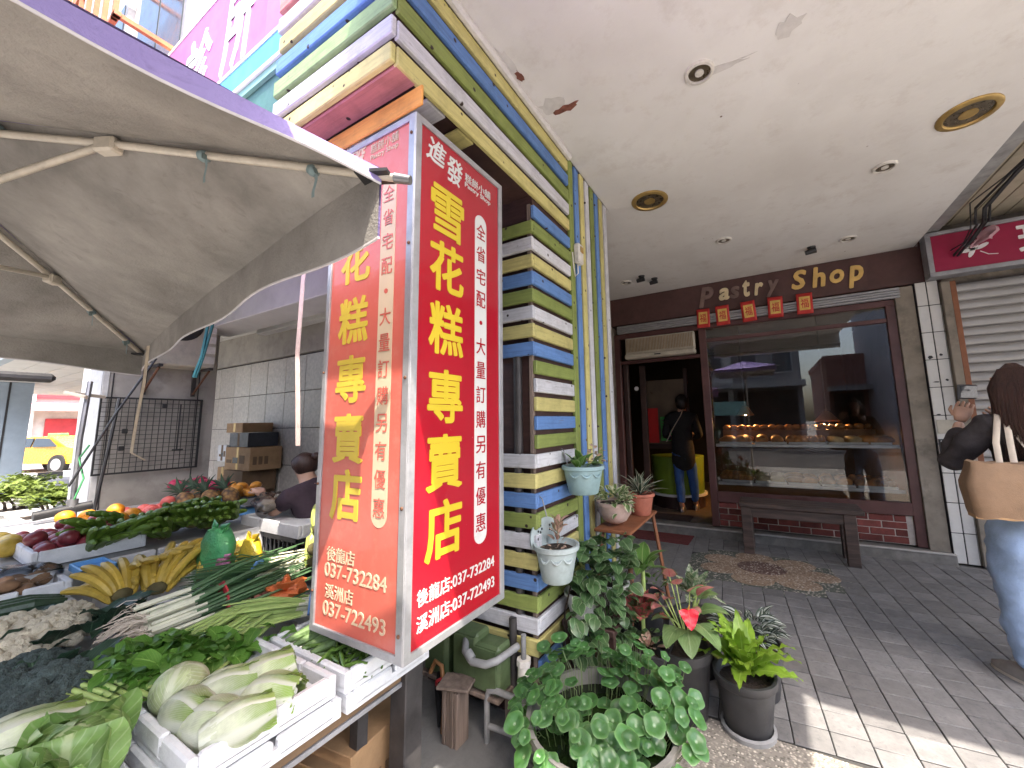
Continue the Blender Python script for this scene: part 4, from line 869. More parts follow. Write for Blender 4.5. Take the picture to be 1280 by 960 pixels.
for i in range(18):
    x, y = -3.1-.15*(i % 3)-rnd.uniform(0, .03), .72+.115*(i//3)+rnd.uniform(0, .04); banana_hand(x, y, .72+.03*(i % 2), rnd.uniform(-1, 1.2)-.2, 1.05, 5, 'green', 'green unripe banana hand heaped on the fruit table', 'green banana hands', .45)
for i, (x, y, z, az) in enumerate(((-1.98, 1.2, .66, 2.0), (-1.93, 1.16, .74, 1.6), (-1.95, 1.2, .82, 1.9), (-2.0, 1.25, .9, 1.2))): banana_hand(x, y, z, az, 1.05, 6, 'turning', ('lowest', 'second lowest', 'second highest', 'topmost')[i]+' of the yellow-green banana hands stacked against the red sign', 'turning banana hands', .2)
bs = thing('banana_stand', (-1.9, 1.35, 0), 'dark crate stack carrying the yellow-green bananas behind the sign', 'crate stack')
for z in (0, .2, .4): MB().box(-2.15, -1.72, 1.14, 1.5, z-.02, z+.18, .01).build('crate', 'charcoal_crate', bs)
mat('orange_skin', (.75, .3, .02), .45, .1, 20, .4, 160, obj=.08); mat('plum_skin', (.24, .035, .045), .35, .5, 6, .05, 60, obj=.25); mat('dragon_skin', (.42, .03, .09), .5, .2, 9, .3, 30, obj=.1); mat('mango_skin', (.65, .28, .04), .4, .25, 5, .05, 40, obj=.15); mat('pomelo_pink', (.6, .12, .1), .5, .2, 9, .1, 60, obj=.1)
def fruit(nm, m, mb): return mesh_only(mb, nm, m, 60)
om = fruit('orange', 'orange_skin', MB().ell((0, 0, .036), (.038, .038, .036), 14, 9, wob=.03)); plm = fruit('plum', 'plum_skin', MB().ell((0, 0, .034), (.04, .036, .034), 14, 9, wob=.06)); drm = fruit('dragon', 'dragon_skin', MB().ell((0, 0, .045), (.06, .045, .045), 14, 9, wob=.1)); mgm = fruit('mango', 'mango_skin', MB().ell((0, 0, .035), (.055, .038, .035), 14, 9, wob=.1))
def heap(me, nm, n, x0, x1, y0, y1, z, dz, label, cat, group, k=1, second=.3):
    cols = max(1, int(round(math.sqrt(n*(x1-x0)/max(.05, (y1-y0)))))); rows = math.ceil(n/cols)
    for i in range(n):
        a, b = i % cols, i//cols; p = (x0+(x1-x0)*(a+.5+rnd.uniform(-.12, .12))/cols, y0+(y1-y0)*(b+.5+rnd.uniform(-.12, .12))/rows, z+(dz if rnd.random() < second else 0))
        tag(inst(me, nm, pose(p, rnd.uniform(0, 6.28), rnd.uniform(-.3, .3), k*rnd.uniform(.92, 1.08))), label, cat, group)
heap(om, 'orange', 26, -4.05, -3.5, .72, 1.02, .72, .04, 'bright orange heaped behind the green bananas', 'orange', 'oranges on the fruit table', 1.15)
heap(plm, 'plum', 30, -3.74, -3.12, .52, .87, .735, .04, 'dark red plum in the white foam tray', 'plum', 'plums in the foam tray', 1.02, .35)
heap(drm, 'dragon_fruit', 16, -4.85, -4.3, 1.5, 1.9, .74, .07, 'magenta dragon fruit heaped behind the pineapples', 'dragon fruit', 'dragon fruit', 1, .5); heap(mgm, 'mango', 14, -4.5, -4.05, 1.72, 1.98, .74, .05, 'orange mango in the tray behind the pineapples', 'mango', 'mangoes', .95)
mat('potato', (.3, .17, .09), .8, .25, 12, .3, 60, obj=.2); pom = fruit('potato', 'potato', MB().ell((0, 0, .025), (.04, .028, .026), 12, 8, wob=.25)); heap(pom, 'potato', 14, -3.05, -2.78, .31, .54, .66, .03, 'brown potato in the foam box left of the bananas', 'potato', 'potatoes', 1)
ppm = fruit('pomelo', 'pomelo_pink', MB().ell((0, 0, .045), (.048, .048, .046), 14, 9)); heap(ppm, 'pink_apple', 14, -4.2, -3.7, 1.02, 1.32, .71, .05, 'pinkish red apple between the green bananas and the pineapples', 'apple', 'pink apples', .95)
yem = fruit('papaya', 'banana_ripe', MB().ell((0, 0, .05), (.08, .05, .05), 12, 8)); heap(yem, 'papaya', 3, -3.75, -3.45, .42, .56, .71, .0, 'yellow papaya at the far left of the stall', 'papaya', 'papayas', 1)
def pine_mat():
    s = NT('pineapple_skin'); v = s.coords((1, 1, .8)); s.set(.7); d = s.voro(v, 38); c = s.ramp(d, [(.15, (.34, .2, .06)), (.5, (.2, .1, .035)), (.8, (.05, .03, .02))]); s.base(c); s.bump(d, -.9, .012); return s.m
pine_mat(); leaf_mat('pine_leaf', (.1, .17, .11), (.2, .26, .2), n=2, vs=.1, rough=.5); pl_ = leaf_mesh('leaf', 'pine_leaf', .14, .024, 'lance', .7, .3, 0, 5, 2)
for i, (x, y) in enumerate(((-3.98, 1.36), (-3.93, 1.5), (-3.9, 1.62), (-4.15, 1.5))):
    t = thing('pineapple', (x, y, .74), ('pineapple nearest the green bananas on the blue tray', 'middle pineapple on the blue tray', 'pineapple at the right end of the blue tray', 'pineapple behind the other three')[i], 'pineapple')
    ax = Vector((-.75, -.1, .55)).normalized(); M0 = T(x, y, .8) @ ax.to_track_quat('Z', 'Y').to_matrix().to_4x4(); MB().ell((0, 0, 0), (.06, .06, .085), 16, 12).build('tmp', 'pineapple_skin'); o = bpy.data.objects['tmp']; o.name = 'fruit'; o.data.transform(T(0, 0, -.085)); o.matrix_basis = M0; par(o, t)
    for pl in o.data.polygons: pl.use_smooth = True
    for k in range(20): inst(pl_, 'crown_leaf', M0 @ T(0, 0, .08) @ RZ(k*2.4) @ RY(-R(80-k*2.6)) @ SC(.8+.3*(k % 3)/2), t)
def tray(x0, x1, y0, y1, z, h, label, m='blue_tray'):
    mb = MB(); mb.box(x0, x1, y0, y1, z, z+.008)
    for a in ((x0, x1, y0, y0+.01), (x0, x1, y1-.01, y1), (x0, x0+.01, y0, y1), (x1-.01, x1, y0, y1)): mb.box(a[0], a[1], a[2], a[3], z+.004, z+h, .003)
    return tag(mb.build('plastic_tray', m), label, 'tray')
tray(-4.2, -3.82, 1.3, 1.7, .703, .04, 'light blue plastic tray under the pineapples'); tray(-2.92, -2.72, .585, .7, .705, .03, 'small light blue tray beside the potatoes'); tray(-4.55, -4.02, 1.7, 1.99, .703, .05, 'dark tray holding mangoes', 'charcoal_crate')
# crates, foam lid, scale, bags
def crate(x0, x1, y0, y1, z0, z1, label, m, nx=7, nz=3):
    t = thing('plastic_crate', ((x0+x1)/2, (y0+y1)/2, z0), label, 'crate'); tk = .012
    MB().box(x0, x1, y0, y1, z0, z0+.012).build('bottom', m, t)
    for side in range(4):
        mb = MB(); L = (x1-x0) if side < 2 else (y1-y0); n = max(4, int(L/.05))
        for zz in (z0+.012, (z0+z1)/2-.015, z1-.035):
            if side < 2: y = y0 if side == 0 else y1-tk; mb.box(x0, x1, y, y+tk, zz, zz+.035, .002)
            else: x = x0 if side == 2 else x1-tk; mb.box(x, x+tk, y0, y1, zz, zz+.035, .002)
        for k in range(n+1):
            u = k/n
            if side < 2: xx = x0+u*(x1-x0-.012); y = y0+.002 if side == 0 else y1-tk+.002; mb.box(xx, xx+.012, y, y+tk-.004, z0, z1-.001)
            else: yy = y0+u*(y1-y0-.012); x = x0+.002 if side == 2 else x1-tk+.002; mb.box(x, x+tk-.004, yy, yy+.012, z0, z1-.001)
        mb.build('lattice_side', m, t)
    return t
crate(-3.15, -2.55, 1.42, 1.85, .34, .68, 'charcoal slatted crate under the white foam lid', 'charcoal_crate'); crate(-3.15, -2.55, 1.42, 1.85, -.02, .33, 'charcoal slatted crate at the bottom of the vendor\'s stack', 'charcoal_crate')
crate(-2.95, -2.45, 1.08, 1.4, -.02, .28, 'maroon crate on the floor beneath the shopping bags', 'maroon_crate'); crate(-2.93, -2.43, 1.09, 1.41, .29, .56, 'maroon crate stacked behind the green bag', 'maroon_crate')
text('stencil', 'WACHOU', .05, frame((-2.428, 1.25, .42), (0, 1, 0), (0, 0, 1)), 'sign_white', bpy.data.objects['plastic_crate.003'], .01, .001, fit=(.22, .05))
foam_box(-3.2, -2.5, 1.4, 1.88, .682, .76, 'white foam box lid on the charcoal crate in front of the vendor')
bagm = glass('clear_bag', (.86, .87, .88), 1.25, .35)
tag(MB().ell((-3.16, 1.55, .82), (.13, .1, .085), 18, 12, wob=.6, seed=4).build('plastic_bag', 'thin_plastic', smooth=60), 'clear crumpled plastic bag on the foam lid by the vendor\'s hands', 'bag')
mat('mushroom', (.45, .36, .28), .7, .2, 12, .2, 60); tag(MB().ell((-3.16, 1.55, .8), (.09, .07, .04), 14, 8, wob=.4, seed=2).build('bagged_food', 'mushroom', smooth=60), 'pale food inside the clear plastic bag', 'food')
scl_ = thing('weighing_scale', (-3.55, 1.65, .7), 'blue and grey weighing scale beside the pineapples', 'scale'); MB().box(-3.7, -3.4, 1.52, 1.8, .702, .76, .01).build('body', 'blue_tray', scl_); MB().box(-3.72, -3.38, 1.5, 1.82, .775, .785, .004).build('pan', 'steel_grey', scl_); MB().cyl((-3.55, 1.66, .76), (-3.55, 1.66, .776), .05).build('post', 'black_plastic', scl_); MB().box(-3.395, -3.385, 1.58, 1.74, .715, .75, .002).build('display', 'black_plastic', scl_)
def bag(x, y, z, w, d, h, m, label, seed):
    mb = MB(); r = random.Random(seed); rings = []
    for k in range(9):
        u = k/8; rings.append([(x+w*(.5 if u < .7 else .5*(1-(u-.7)*2))*(math.cos(a*.393))*(1+.22*noise.noise(Vector((math.cos(a*.393)*2, u*4, seed)))), y+d*.5*(1-u*.45)*math.sin(a*.393)*(1+.3*noise.noise(Vector((math.sin(a*.393)*2, u*4, seed+5)))), z+h*u+.02*noise.noise(Vector((a, u*5, seed)))) for a in range(16)])
    mb.loft(rings); t = thing('shopping_bag', (x, y, z), label, 'bag'); mb.build('sack', m, t, 60)
    for sgn in (-1, 1): MB().tube([(x+sgn*w*.2, y, z+h*.95), (x+sgn*w*.3, y+.01, z+h*1.12), (x+sgn*w*.08, y, z+h*1.05)], .012, 6, flat=.4).build('handle', m, t, 60)
mat('bag_green', (.08, .36, .14), .35, .15, 6, .5, 18, bdist=.03); mat('bag_yellow', (.5, .36, .02), .35, .15, 6, .5, 18, bdist=.03); mat('bag_pink', (.5, .18, .34), .35, .15, 6, .5, 18, bdist=.03); mat('bag_orange', (.7, .17, .05), .35, .2, 6, .5, 22, bdist=.03)
bag(-2.5, 1.0, .6, .26, .16, .24, 'bag_green', 'crumpled green plastic carrier bag behind the chives', 3); bag(-2.3, 1.06, .6, .15, .12, .2, 'bag_yellow', 'yellow plastic bag next to the green one', 7); bag(-2.38, .98, .58, .14, .08, .14, 'bag_pink', 'small pink plastic bag below the yellow one', 9)
tag(MB().ell((-1.86, 1.0, .66), (.07, .06, .045), 18, 12, wob=.9, seed=6).build('plastic_bag', 'bag_orange', smooth=60), 'crumpled orange plastic bag beside the yellow-green bananas', 'bag')
tag(MB().ell((-2.18, .66, .62), (.07, .05, .05), 16, 10, wob=.8, seed=8).build('plastic_bag', 'thin_plastic', smooth=60), 'clear plastic bag end beside the leek roots', 'bag')
tag(MB().ell((-2.98, .44, .7), (.12, .12, .05), 18, 10, wob=.6, seed=9).build('plastic_bag', 'thin_plastic', smooth=60), 'clear plastic bag draped over the potatoes', 'bag')

# ================================================================ PARASOL
def canopy_mat(name, c1, c2, tr_):
    s = NT(name); v = s.coords((1, 1, 1), False); s.set(.85, 0, .2)
    c = s.ramp(s.noise(v, 3, 8, .65), [(.3, c1), (.7, c2)]); c = s.mix(s.ramp(s.noise(v, 11, 9, .75, 1.5), [(.55, 0.), (.8, .5)]), c, sc(c1, .5)); s.base(c)
    s.bump(s.mix(.3, s.noise(v, 4, 5, .6, 2), s.noise(v, 120, 2)), .5, .015)
    if tr_:
        t = s.n('BsdfTranslucent'); s.l(c, t.inputs[0]); mx = s.n('MixShader'); mx.inputs[0].default_value = tr_
        s.l(s.p.outputs[0], mx.inputs[1]); s.l(t.outputs[0], mx.inputs[2]); s.l(mx.outputs[0], s.out.inputs[0])
    return s.m
canopy_mat('canopy_purple', (.27, .22, .5), (.38, .32, .62), 0); canopy_mat('canopy_lining', (.195, .185, .172), (.38, .36, .335), 0); mat('hem_white', (.6, .58, .6), .8, .1, 20, .2, 60)
def parasol(HUB, TT, VH, label):
    um = thing('parasol', (HUB.x, HUB.y, 0), label, 'parasol', 'market parasols')
    def edge_pt(i, u, sag=.05):
        a, b = TT[i], TT[(i+1) % 4]; p = a.lerp(b, u); s_ = 4*u*(1-u); return p+(HUB-p)*.04*s_+Vector((0, 0, -.02*s_))
    for nm, m, off in (('canopy', 'canopy_purple', .004), ('lining', 'canopy_lining', -.002)):
        mb = MB()
        for i in range(4):
            mb.sheet(lambda u, v, i=i: edge_pt(i, u).lerp(HUB, v)+Vector((0, 0, off-.09*math.sin(math.pi*v)*(4*u*(1-u))*.8+.012*noise.noise(Vector((u*5, v*5, i))))), 12, 10)
        mb.build(nm, m, um, 30)
    for i in range(4):
        h0 = VH[i]
        for nm, m, off in (('valance', 'canopy_purple', .003), ('valance_lining', 'canopy_lining', -.003)):
            a, b = TT[i], TT[(i+1) % 4]; out = Vector((b.y-a.y, -(b.x-a.x), 0)).normalized(); c = (a+b)/2; out = out if out.dot(c-HUB) > 0 else -out
            mb = MB(); mb.sheet(lambda u, v: edge_pt(i, u)+Vector((0, 0, -h0*(1-.4*u)*v*(.86+.05*math.cos(u*math.pi*4)+.08*abs(math.cos(u*math.pi)))))+out*(off+.012*math.sin(u*19+i)*v), 36, 4); mb.build(nm, m, um, 60)
        mb = MB(); mb.tube([edge_pt(i, u/36)+Vector((0, 0, -h0*(1-.4*u/36)*(.86+.05*math.cos(u/36*math.pi*4)+.08*abs(math.cos(u/36*math.pi)))))+out*(.012*math.sin(u/36*19+i)) for u in range(37)], .004, 5); mb.build('hem', 'hem_white', um, 60)
    for i in range(4):
        d = (HUB-TT[i]); q = TT[i]-d.normalized()*.04+Vector((0, 0, -.02)); rib = MB().tube([q, TT[i].lerp(HUB, .5)+Vector((0, 0, -.03)), HUB+Vector((0, 0, -.06))], .011, 8).build('rib', 'cream_pipe', um, 60)
        MB().tube([TT[i].lerp(HUB, .52)+Vector((0, 0, -.045)), HUB+Vector((0, 0, -.42))], .01, 8).build('strut', 'cream_pipe', rib, 60); MB().box(-.03, .03, -.018, .018, -.025, .02, .006, T(*(TT[i].lerp(HUB, .5)+Vector((0, 0, -.035)))) @ RZ(math.atan2(d.y, d.x))).build('joint', 'cream_pipe', rib)
        MB().cyl(q, q+(q-HUB).normalized()*.045, .014, .012).build('rib_end', 'steel_grey', rib, 60); MB().box(-.06, .03, -.03, .03, -.005, .004, 0, T(*(TT[i]+Vector((0, 0, -.02)))) @ RZ(math.atan2(d.y, d.x)+math.pi)).build('corner_pocket', 'black_plastic', rib)
        for u in (.12, .32, .72):
            p = TT[i].lerp(HUB, u)+Vector((0, 0, -.03)); tk = MB()
            tk.ell(p, (.018, .018, .016), 8, 6); tk.sheet(lambda a, b: p+Vector((.012*math.sin(b*5)+.014*(a-.5), .01*b, -.07*b)), 2, 5); tk.sheet(lambda a, b: p+Vector((.035*b, .012*(a-.5)-.01*b, -.02*b+.01*math.sin(b*4))), 2, 4); tk.build('cloth_tie', 'cloth_tie', rib, 60)
    MB().cyl((HUB.x, HUB.y, -.02), (HUB.x, HUB.y, HUB.z), .022).build('pole', 'cream_pipe', um, 40); MB().cyl((HUB.x, HUB.y, HUB.z-.45), (HUB.x, HUB.y, HUB.z-.38), .04).build('runner', 'steel_grey', um, 40)

parasol(Vector((-2.295, -.072, 2.35)), [Vector((-.865, .65, 2.05)), Vector((-3.4, .88, 1.845)), Vector((-3.75, -.81, 1.9)), Vector((-1.03, -1.0, 2.12))], (.2, .15, .15, .07), 'large purple market parasol with grey lining over the vegetable stall')
parasol(Vector((-.33, -.4, 2.75)), [Vector((.32, .5, 2.5)), Vector((-.97, .27, 2.5)), Vector((-.98, -1.05, 2.5)), Vector((.32, -1.05, 2.5))], (.1, .1, .1, .1), 'purple market parasol on the street side, seen mirrored in the shop window')  # mirrored parasol; its place and corners are shaped to shade the near produce
# ================================================================ UNDER THE SIGN
post = thing('steel_post', (-1.2, 1.1, 0), 'dark steel post standing under the red sign', 'post')
MB().box(-1.245, -1.165, 1.05, 1.13, -.02, .66, .004).build('channel', 'steel_dark', post); MB().box(-1.29, -1.12, 1.0, 1.18, -.02, -.008).build('foot_plate', 'steel_dark', post)
mb = MB(); mb.sheet(lambda u, v: Vector((-1.16+.012*math.sin(v*3), .98+.16*u*(1-.6*v*v), .0+.2*v)), 4, 6); tag(mb.build('bent_sheet', 'tin_grey', smooth=60, solid=.003), 'bent scrap of sheet metal leaning on the steel post', 'scrap')
def carton(x0, x1, y0, y1, z0, z1, label, m='brown_card', rz=0, prints=True, flaps=0):
    t = thing('carton', ((x0+x1)/2, (y0+y1)/2, z0), label, 'box'); c = Vector(((x0+x1)/2, (y0+y1)/2, 0)); M = T(*c) @ RZ(rz) @ T(*-c)
    MB().box(x0, x1, y0, y1, z0, z1, .003, M).build('body', m, t); MB().box((x0+x1)/2-.025, (x0+x1)/2+.025, y0-.001, y1+.001, z0+.01, z1+.0012, 0, M).build('tape', 'gold_trim' if m == 'brown_card' else 'kraft_dark', t)
    if prints:
        for k in range(3):
            w = (x1-x0)*.2; xx = x0+.04+k*w*1.3
            MB().box(xx, xx+w, y0-.0025, y0-.0005, z0+.3*(z1-z0), z0+(.45+.1*k)*(z1-z0), 0, M).build('print', 'black_plastic' if k == 1 else 'kraft_dark', t)
            MB().box(x1+.0005, x1+.0025, y0+.03+k*.06, y0+.07+k*.06, z0+.25*(z1-z0), z0+.6*(z1-z0), 0, M).build('print', 'kraft_dark', t)
    if flaps: MB().box(x0, x1, y0-.09, y0, z1-.03, z1-.026, 0, M @ T(0, y0, z1) @ RX(-.5) @ T(0, -y0, -z1)).build('flap', m, t)
    return t
carton(-1.69, -1.29, .9, 1.24, -.02, .27, 'brown printed carton under the stall beside the steel post', rz=.12, flaps=1); carton(-2.1, -1.72, .5, .9, -.02, .3, 'second brown carton deeper under the stall', rz=-.1); carton(-1.6, -1.32, .55, .85, -.02, .12, 'flattened brown carton at the front under the stall', rz=.3)
mat('cucumber', (.1, .2, .06), .5, .3, 9, .2, 60)
for x, z0 in ((-1.47, .17), (-1.29, .2), (-1.17, .17)):
    nm = {-1.47: 'dull green plastic box left of the grey drain pipe', -1.29: 'dull green plastic box behind the weathered stump', -1.17: 'dull green plastic box below the grey pipe elbow'}[x]
    t = thing('green_box', (x, 1.56, z0), nm, 'box'); MB().box(x-.075, x+.075, 1.5, 1.6, z0, z0+.2, .012).build('body', 'green_crate_plastic', t, 30); MB().box(x-.062, x+.062, 1.494, 1.5, z0+.015, z0+.185, .004).build('lid', 'green_crate_plastic', t, 30)
MB().box(-1.56, -1.09, 1.49, 1.61, .15, .168, .003).build('shelf_board', 'wood_weathered', pil); 
for x in (-1.52, -1.12): MB().box(x, x+.03, 1.58, 1.61, -.02, .15).build('shelf_leg', 'wood_weathered', pil)
stp = thing('wooden_stump', (-1.29, 1.48, 0), 'weathered upright timber stump below the sign', 'timber')
for i in range(4): MB().box(-1.33+i*.022, -1.31+i*.022, 1.4+.003*(i % 2), 1.48, -.02, .2+.008*(i % 3), .003).build('plank', 'wood_weathered', stp)
MB().box(-1.36, -1.21, 1.39, 1.5, .208, .222, .004, T(-1.28, 1.45, .2) @ RZ(.3) @ T(1.28, -1.45, -.2)).build('cap', 'wood_weathered', stp)
dp = thing('drain_pipe', (-1.15, 1.5, .3), 'grey plastic drain pipe elbow emerging under the yellow slat', 'pipe')
MB().tube([(-1.3, 1.6, .37), (-1.28, 1.5, .365), (-1.25, 1.46, .345), (-1.2, 1.45, .318), (-1.13, 1.455, .322), (-1.09, 1.48, .335), (-1.06, 1.6, .345)], .016, 12).build('pipe', 'pvc_grey', dp, 60); MB().tube([(-1.235, 1.458, .345), (-1.205, 1.452, .325)], .02, 12).build('collar', 'pvc_grey', dp, 60)
wp = thing('water_pipes', (-1.05, 1.52, 0), 'old rusty water pipes with a white union at the pillar foot', 'pipes')
for pts, r in (([(-1.16, 1.5, -.02), (-1.16, 1.5, .15), (-1.15, 1.5, .19), (-1.11, 1.5, .2), (-.95, 1.53, .175)], .013), ([(-1.15, 1.5, .05), (-.97, 1.55, .02)], .012), ([(-1.03, 1.6, 0), (-1.03, 1.6, .4)], .012), ([(-.94, 1.53, 0), (-.94, 1.53, .2)], .012), ([(-1.1, 1.62, -.02), (-1.1, 1.62, .45)], .018)):
    MB().tube(pts, r, 9).build('pipe', 'pvc_grey' if r < .0135 else 'steel_dark', wp, 60)
MB().cyl((-1.03, 1.6, .2), (-1.03, 1.6, .29), .03, .026, 14).build('union', 'white_trim', wp, 40); MB().cyl((-1.03, 1.6, .275), (-1.03, 1.6, .3), .033, .033, 8).build('union_nut', 'white_trim', wp, 40); MB().cyl((-.94, 1.53, .05), (-.94, 1.53, .15), .015, n=10).build('rusty_joint', 'gold_trim', wp, 40)
um2 = thing('folded_umbrella', (-1.42, 1.5, 0), 'folded dark umbrella with a red tie propped below the sign', 'umbrella')
MB().tube([(-1.4, 1.46, -.01), (-1.43, 1.5, .12), (-1.45, 1.53, .26)], [.008, .03, .014], 10).build('canopy', 'coat_black', um2, 60); MB().tube([(-1.36, 1.44, -.01), (-1.37, 1.46, .14), (-1.4, 1.47, .24), (-1.44, 1.47, .25), (-1.46, 1.46, .2)], .01, 8).build('handle', 'riser_wood', um2, 60); MB().tube([(-1.42, 1.46, .16), (-1.4, 1.44, .19), (-1.38, 1.45, .2)], .007, 6).build('tie', 'tie_red', um2, 60)
struct(MB().box(-1.75, -.962, 1.02, 1.68, -.019, -.0155).build('pillar_footing', 'wet_concrete'))

# ================================================================ LEFT BAY: next pillar, tiled wall, beams
mat('render_white', (.62, .62, .61), .75, .1, 3, .25, 30, dirt=.45); mat('render_beige', (.38, .355, .32), .8, .15, 3, .25, 30, dirt=.5); mat('granite_tile', (.46, .425, .375), .35, .2, 26, .1, 60, obj=.08); mat('soffit_white', (.6, .59, .57), .6, .06, 3, .1, 30, dirt=.2)
mat('blue_grey', (.3, .36, .42), .5, .1, 4, .1, 30)
np_ = thing('white_pillar', (-5.3, 1.4, 0), 'white rendered pillar carrying a black wire rack at the back of the stall', 'pillar')
MB().box(-5.6, -5.005, 1.08, 1.87, -.02, 3.1, .006).build('shaft', 'render_beige', np_); MB().box(-5.61, -5.0, 1.06, 1.0795, -.02, 3.1, .004).build('street_face', 'render_white', np_); MB().box(-5.02, -4.997, 1.06, 1.1, -.02, 3.1, .003).build('corner_strip', 'render_white', np_)
for y in (1.12, 1.72): MB().box(-5.006, -5.0, y, y+.008, 0, 2.6).build('conduit', 'black_plastic', np_)
rk = thing('wire_rack', (-4.97, 1.4, 1.0), 'black wire grid rack hung on the white pillar', 'rack'); X = -4.97
mb = MB()
for i in range(17): mb.box(X, X+.006, 1.06+i*.0425, 1.064+i*.0425, .99, 1.64)
mb.build('upright_wires', 'black_plastic', rk); mb = MB()
for i in range(17): mb.box(X-.006, X, 1.055, 1.745, .99+i*.0405, .994+i*.0405)
mb.build('cross_wires', 'black_plastic', rk)
for a in ((1.05, 1.75, 1.635, 1.65), (1.05, 1.75, .98, .995)): MB().box(X-.004, X+.012, *a).build('frame_bar', 'black_plastic', rk)
for a in ((1.05, 1.062, .98, 1.65), (1.74, 1.755, .98, 1.65)): MB().box(X-.004, X+.0125, *a).build('frame_bar', 'black_plastic', rk)
for y, z in ((1.15, 1.56), (1.2, 1.33), (1.19, 1.18), (1.45, 1.56)): MB().box(X+.012, X+.03, y, y+.035, z, z+.04, .004).build('hook_plate', 'black_plastic', rk)
MB().tube([(X+.03, 1.58, 1.6), (X+.03, 1.58, 1.17), (X+.05, 1.54, 1.165), (X+.05, 1.62, 1.165)], .006, 6).build('hook_rod', 'black_plastic', rk)
acu = thing('condenser_unit', (-4.75, 1.65, 2.0), 'old air conditioner outdoor unit on rusty brackets on the white pillar', 'air conditioner')
MB().box(-4.98, -4.66, 1.27, 1.72, 1.94, 2.4, .012).build('case', 'ac_cream', acu, 30); MB().lathe([(.16, 0), (.165, .012), (.15, .014), (.0005, .008)], (0, 0, 0), 24, M=RY(R(90)), cap=False).build('tmp', 'black_plastic'); o = bpy.data.objects['tmp']; o.name = 'fan_grille'; o.location = (-4.655, 1.44, 2.17); par(o, acu)
for k in range(4): MB().box(-4.66, -4.65, 1.62, 1.71, 1.98+k*.1, 2.05+k*.1, .004).build('grille_block', 'white_trim', acu)
for y in (1.3, 1.66):
    MB().box(-4.99, -4.62, y, y+.03, 1.915, 1.938).build('bracket_arm', 'steel_dark', acu); MB().box(-4.99, -4.97, y, y+.03, 1.68, 1.915).build('bracket_leg', 'steel_dark', acu); MB().tube([(-4.98, y+.015, 1.7), (-4.66, y+.015, 1.91)], .01, 6).build('bracket_brace', 'screw_rust', acu)
tw = thing('tiled_wall', (-4.5, 2.75, 0), 'wall of large grey granite tiles at the back of the stall', 'wall')
MB().box(-7.7, -1.7, 2.71, 2.9, -.02, 3.2).build('backing', 'tile_gap', tw); gt = mesh_only(MB().box(-.219, .219, -.006, .006, 0, .443, .003), 'tile', 'granite_tile')
for i in range(13):
    for j in range(5): inst(gt, 'tile', T(-7.3+i*.445, 2.702+rnd.uniform(-.001, .001), -.0+j*.45), tw)
MB().box(-7.7, -1.7, 2.66, 2.71, 2.26, 3.2).build('upper_band', 'render_beige', tw); MB().box(-7.72, -7.52, 2.2, 2.7, -.02, 2.6).build('white_post', 'render_white', tw)
dk = struct(MB().box(-9.4, -7.6, 2.9, 3.0, -.02, 3.0).build('side_passage_wall', 'teal_metal'))
bmx = thing('bay_beam', (-3.3, 1.85, 2.33), 'white painted beam spanning the stall between the pillars', 'beam'); MB().box(-5.0, -1.72, 1.66, 1.95, 2.34, 2.6, .006).build('beam', 'soffit_white', bmx); MB().box(-5.0, -1.72, 2.2, 2.3, 2.42, 2.56, .006).build('inner_beam', 'soffit_white', bmx)
sof = struct(MB().box(-7.6, -1.72, 1.95, 2.72, 2.68, 2.76).build('bay_soffit', 'grille_tan'))
for i in range(9): MB().box(-7.6, -1.72, 1.96+i*.083, 2.035+i*.083, 2.665, 2.68, .003).build('soffit_strip', 'soffit_white', sof)
msh = thing('wire_mesh', (-3.3, 1.3, 2.6), 'black wire mesh stretched flat above the white beam', 'mesh'); mb = MB()
for i in range(42): mb.box(-5.0+i*.078, -4.996+i*.078, .95, 1.66, 2.62, 2.624)
for i in range(10): mb.box(-5.0, -1.72, .96+i*.076, .964+i*.076, 2.625, 2.629)
mb.build('grid', 'black_plastic', msh); MB().tube([(-5, .95, 2.62), (-1.72, .95, 2.62)], .008, 6).build('edge_rod', 'black_plastic', msh); MB().tube([(-5, 1.655, 2.622), (-1.72, 1.655, 2.622)], .008, 6).build('edge_rod', 'black_plastic', msh)
def ribbon(pts, w, m, label, nm='hanging_strap'):
    mb = MB(); pts = [Vector(p) for p in pts]
    for s_ in (0, 1):
        mb.loft([[p+Vector((-w/2+.012*s_, 0, 0)), p+Vector((w/2+.012*s_, w*.3, 0)), p+Vector((w/2+.012*s_, w*.3+.002, 0)), p+Vector((-w/2+.012*s_, .002, 0))] for p in pts])
    return tag(mb.build(nm, m, smooth=60), label, 'strap')
ribbon([(-1.86, 1.0, 2.62), (-1.855, 1.0, 2.3), (-1.88, 1.0, 2.05), (-1.89, 1.0, 1.7), (-1.86, 1.0, 1.45), (-1.84, 1.0, 1.27)], .014, 'ribbon_pink', 'long pinkish strap hanging beside the red sign'); ribbon([(-2.78, .73, 1.79), (-2.8, .735, 1.6), (-2.83, .73, 1.4), (-2.85, .73, 1.24), (-2.8, .77, 1.2)], .013, 'ribbon_cream', 'cream strap hanging from the far corner of the parasol')
cdl = thing('teal_cords', (-4.0, 1.4, 1.7), 'two teal cords hanging in front of the tiled wall', 'cord')
for k in range(2): MB().tube([(-4.0, 1.42+.03*k, 2.6), (-4.0, 1.4+.03*k, 2.2), (-4.0, 1.38+.01*k, 1.95), (-4.0, 1.34+.015*k, 1.77)], .011, 6).build('cord', 'cord_teal', cdl, 60)
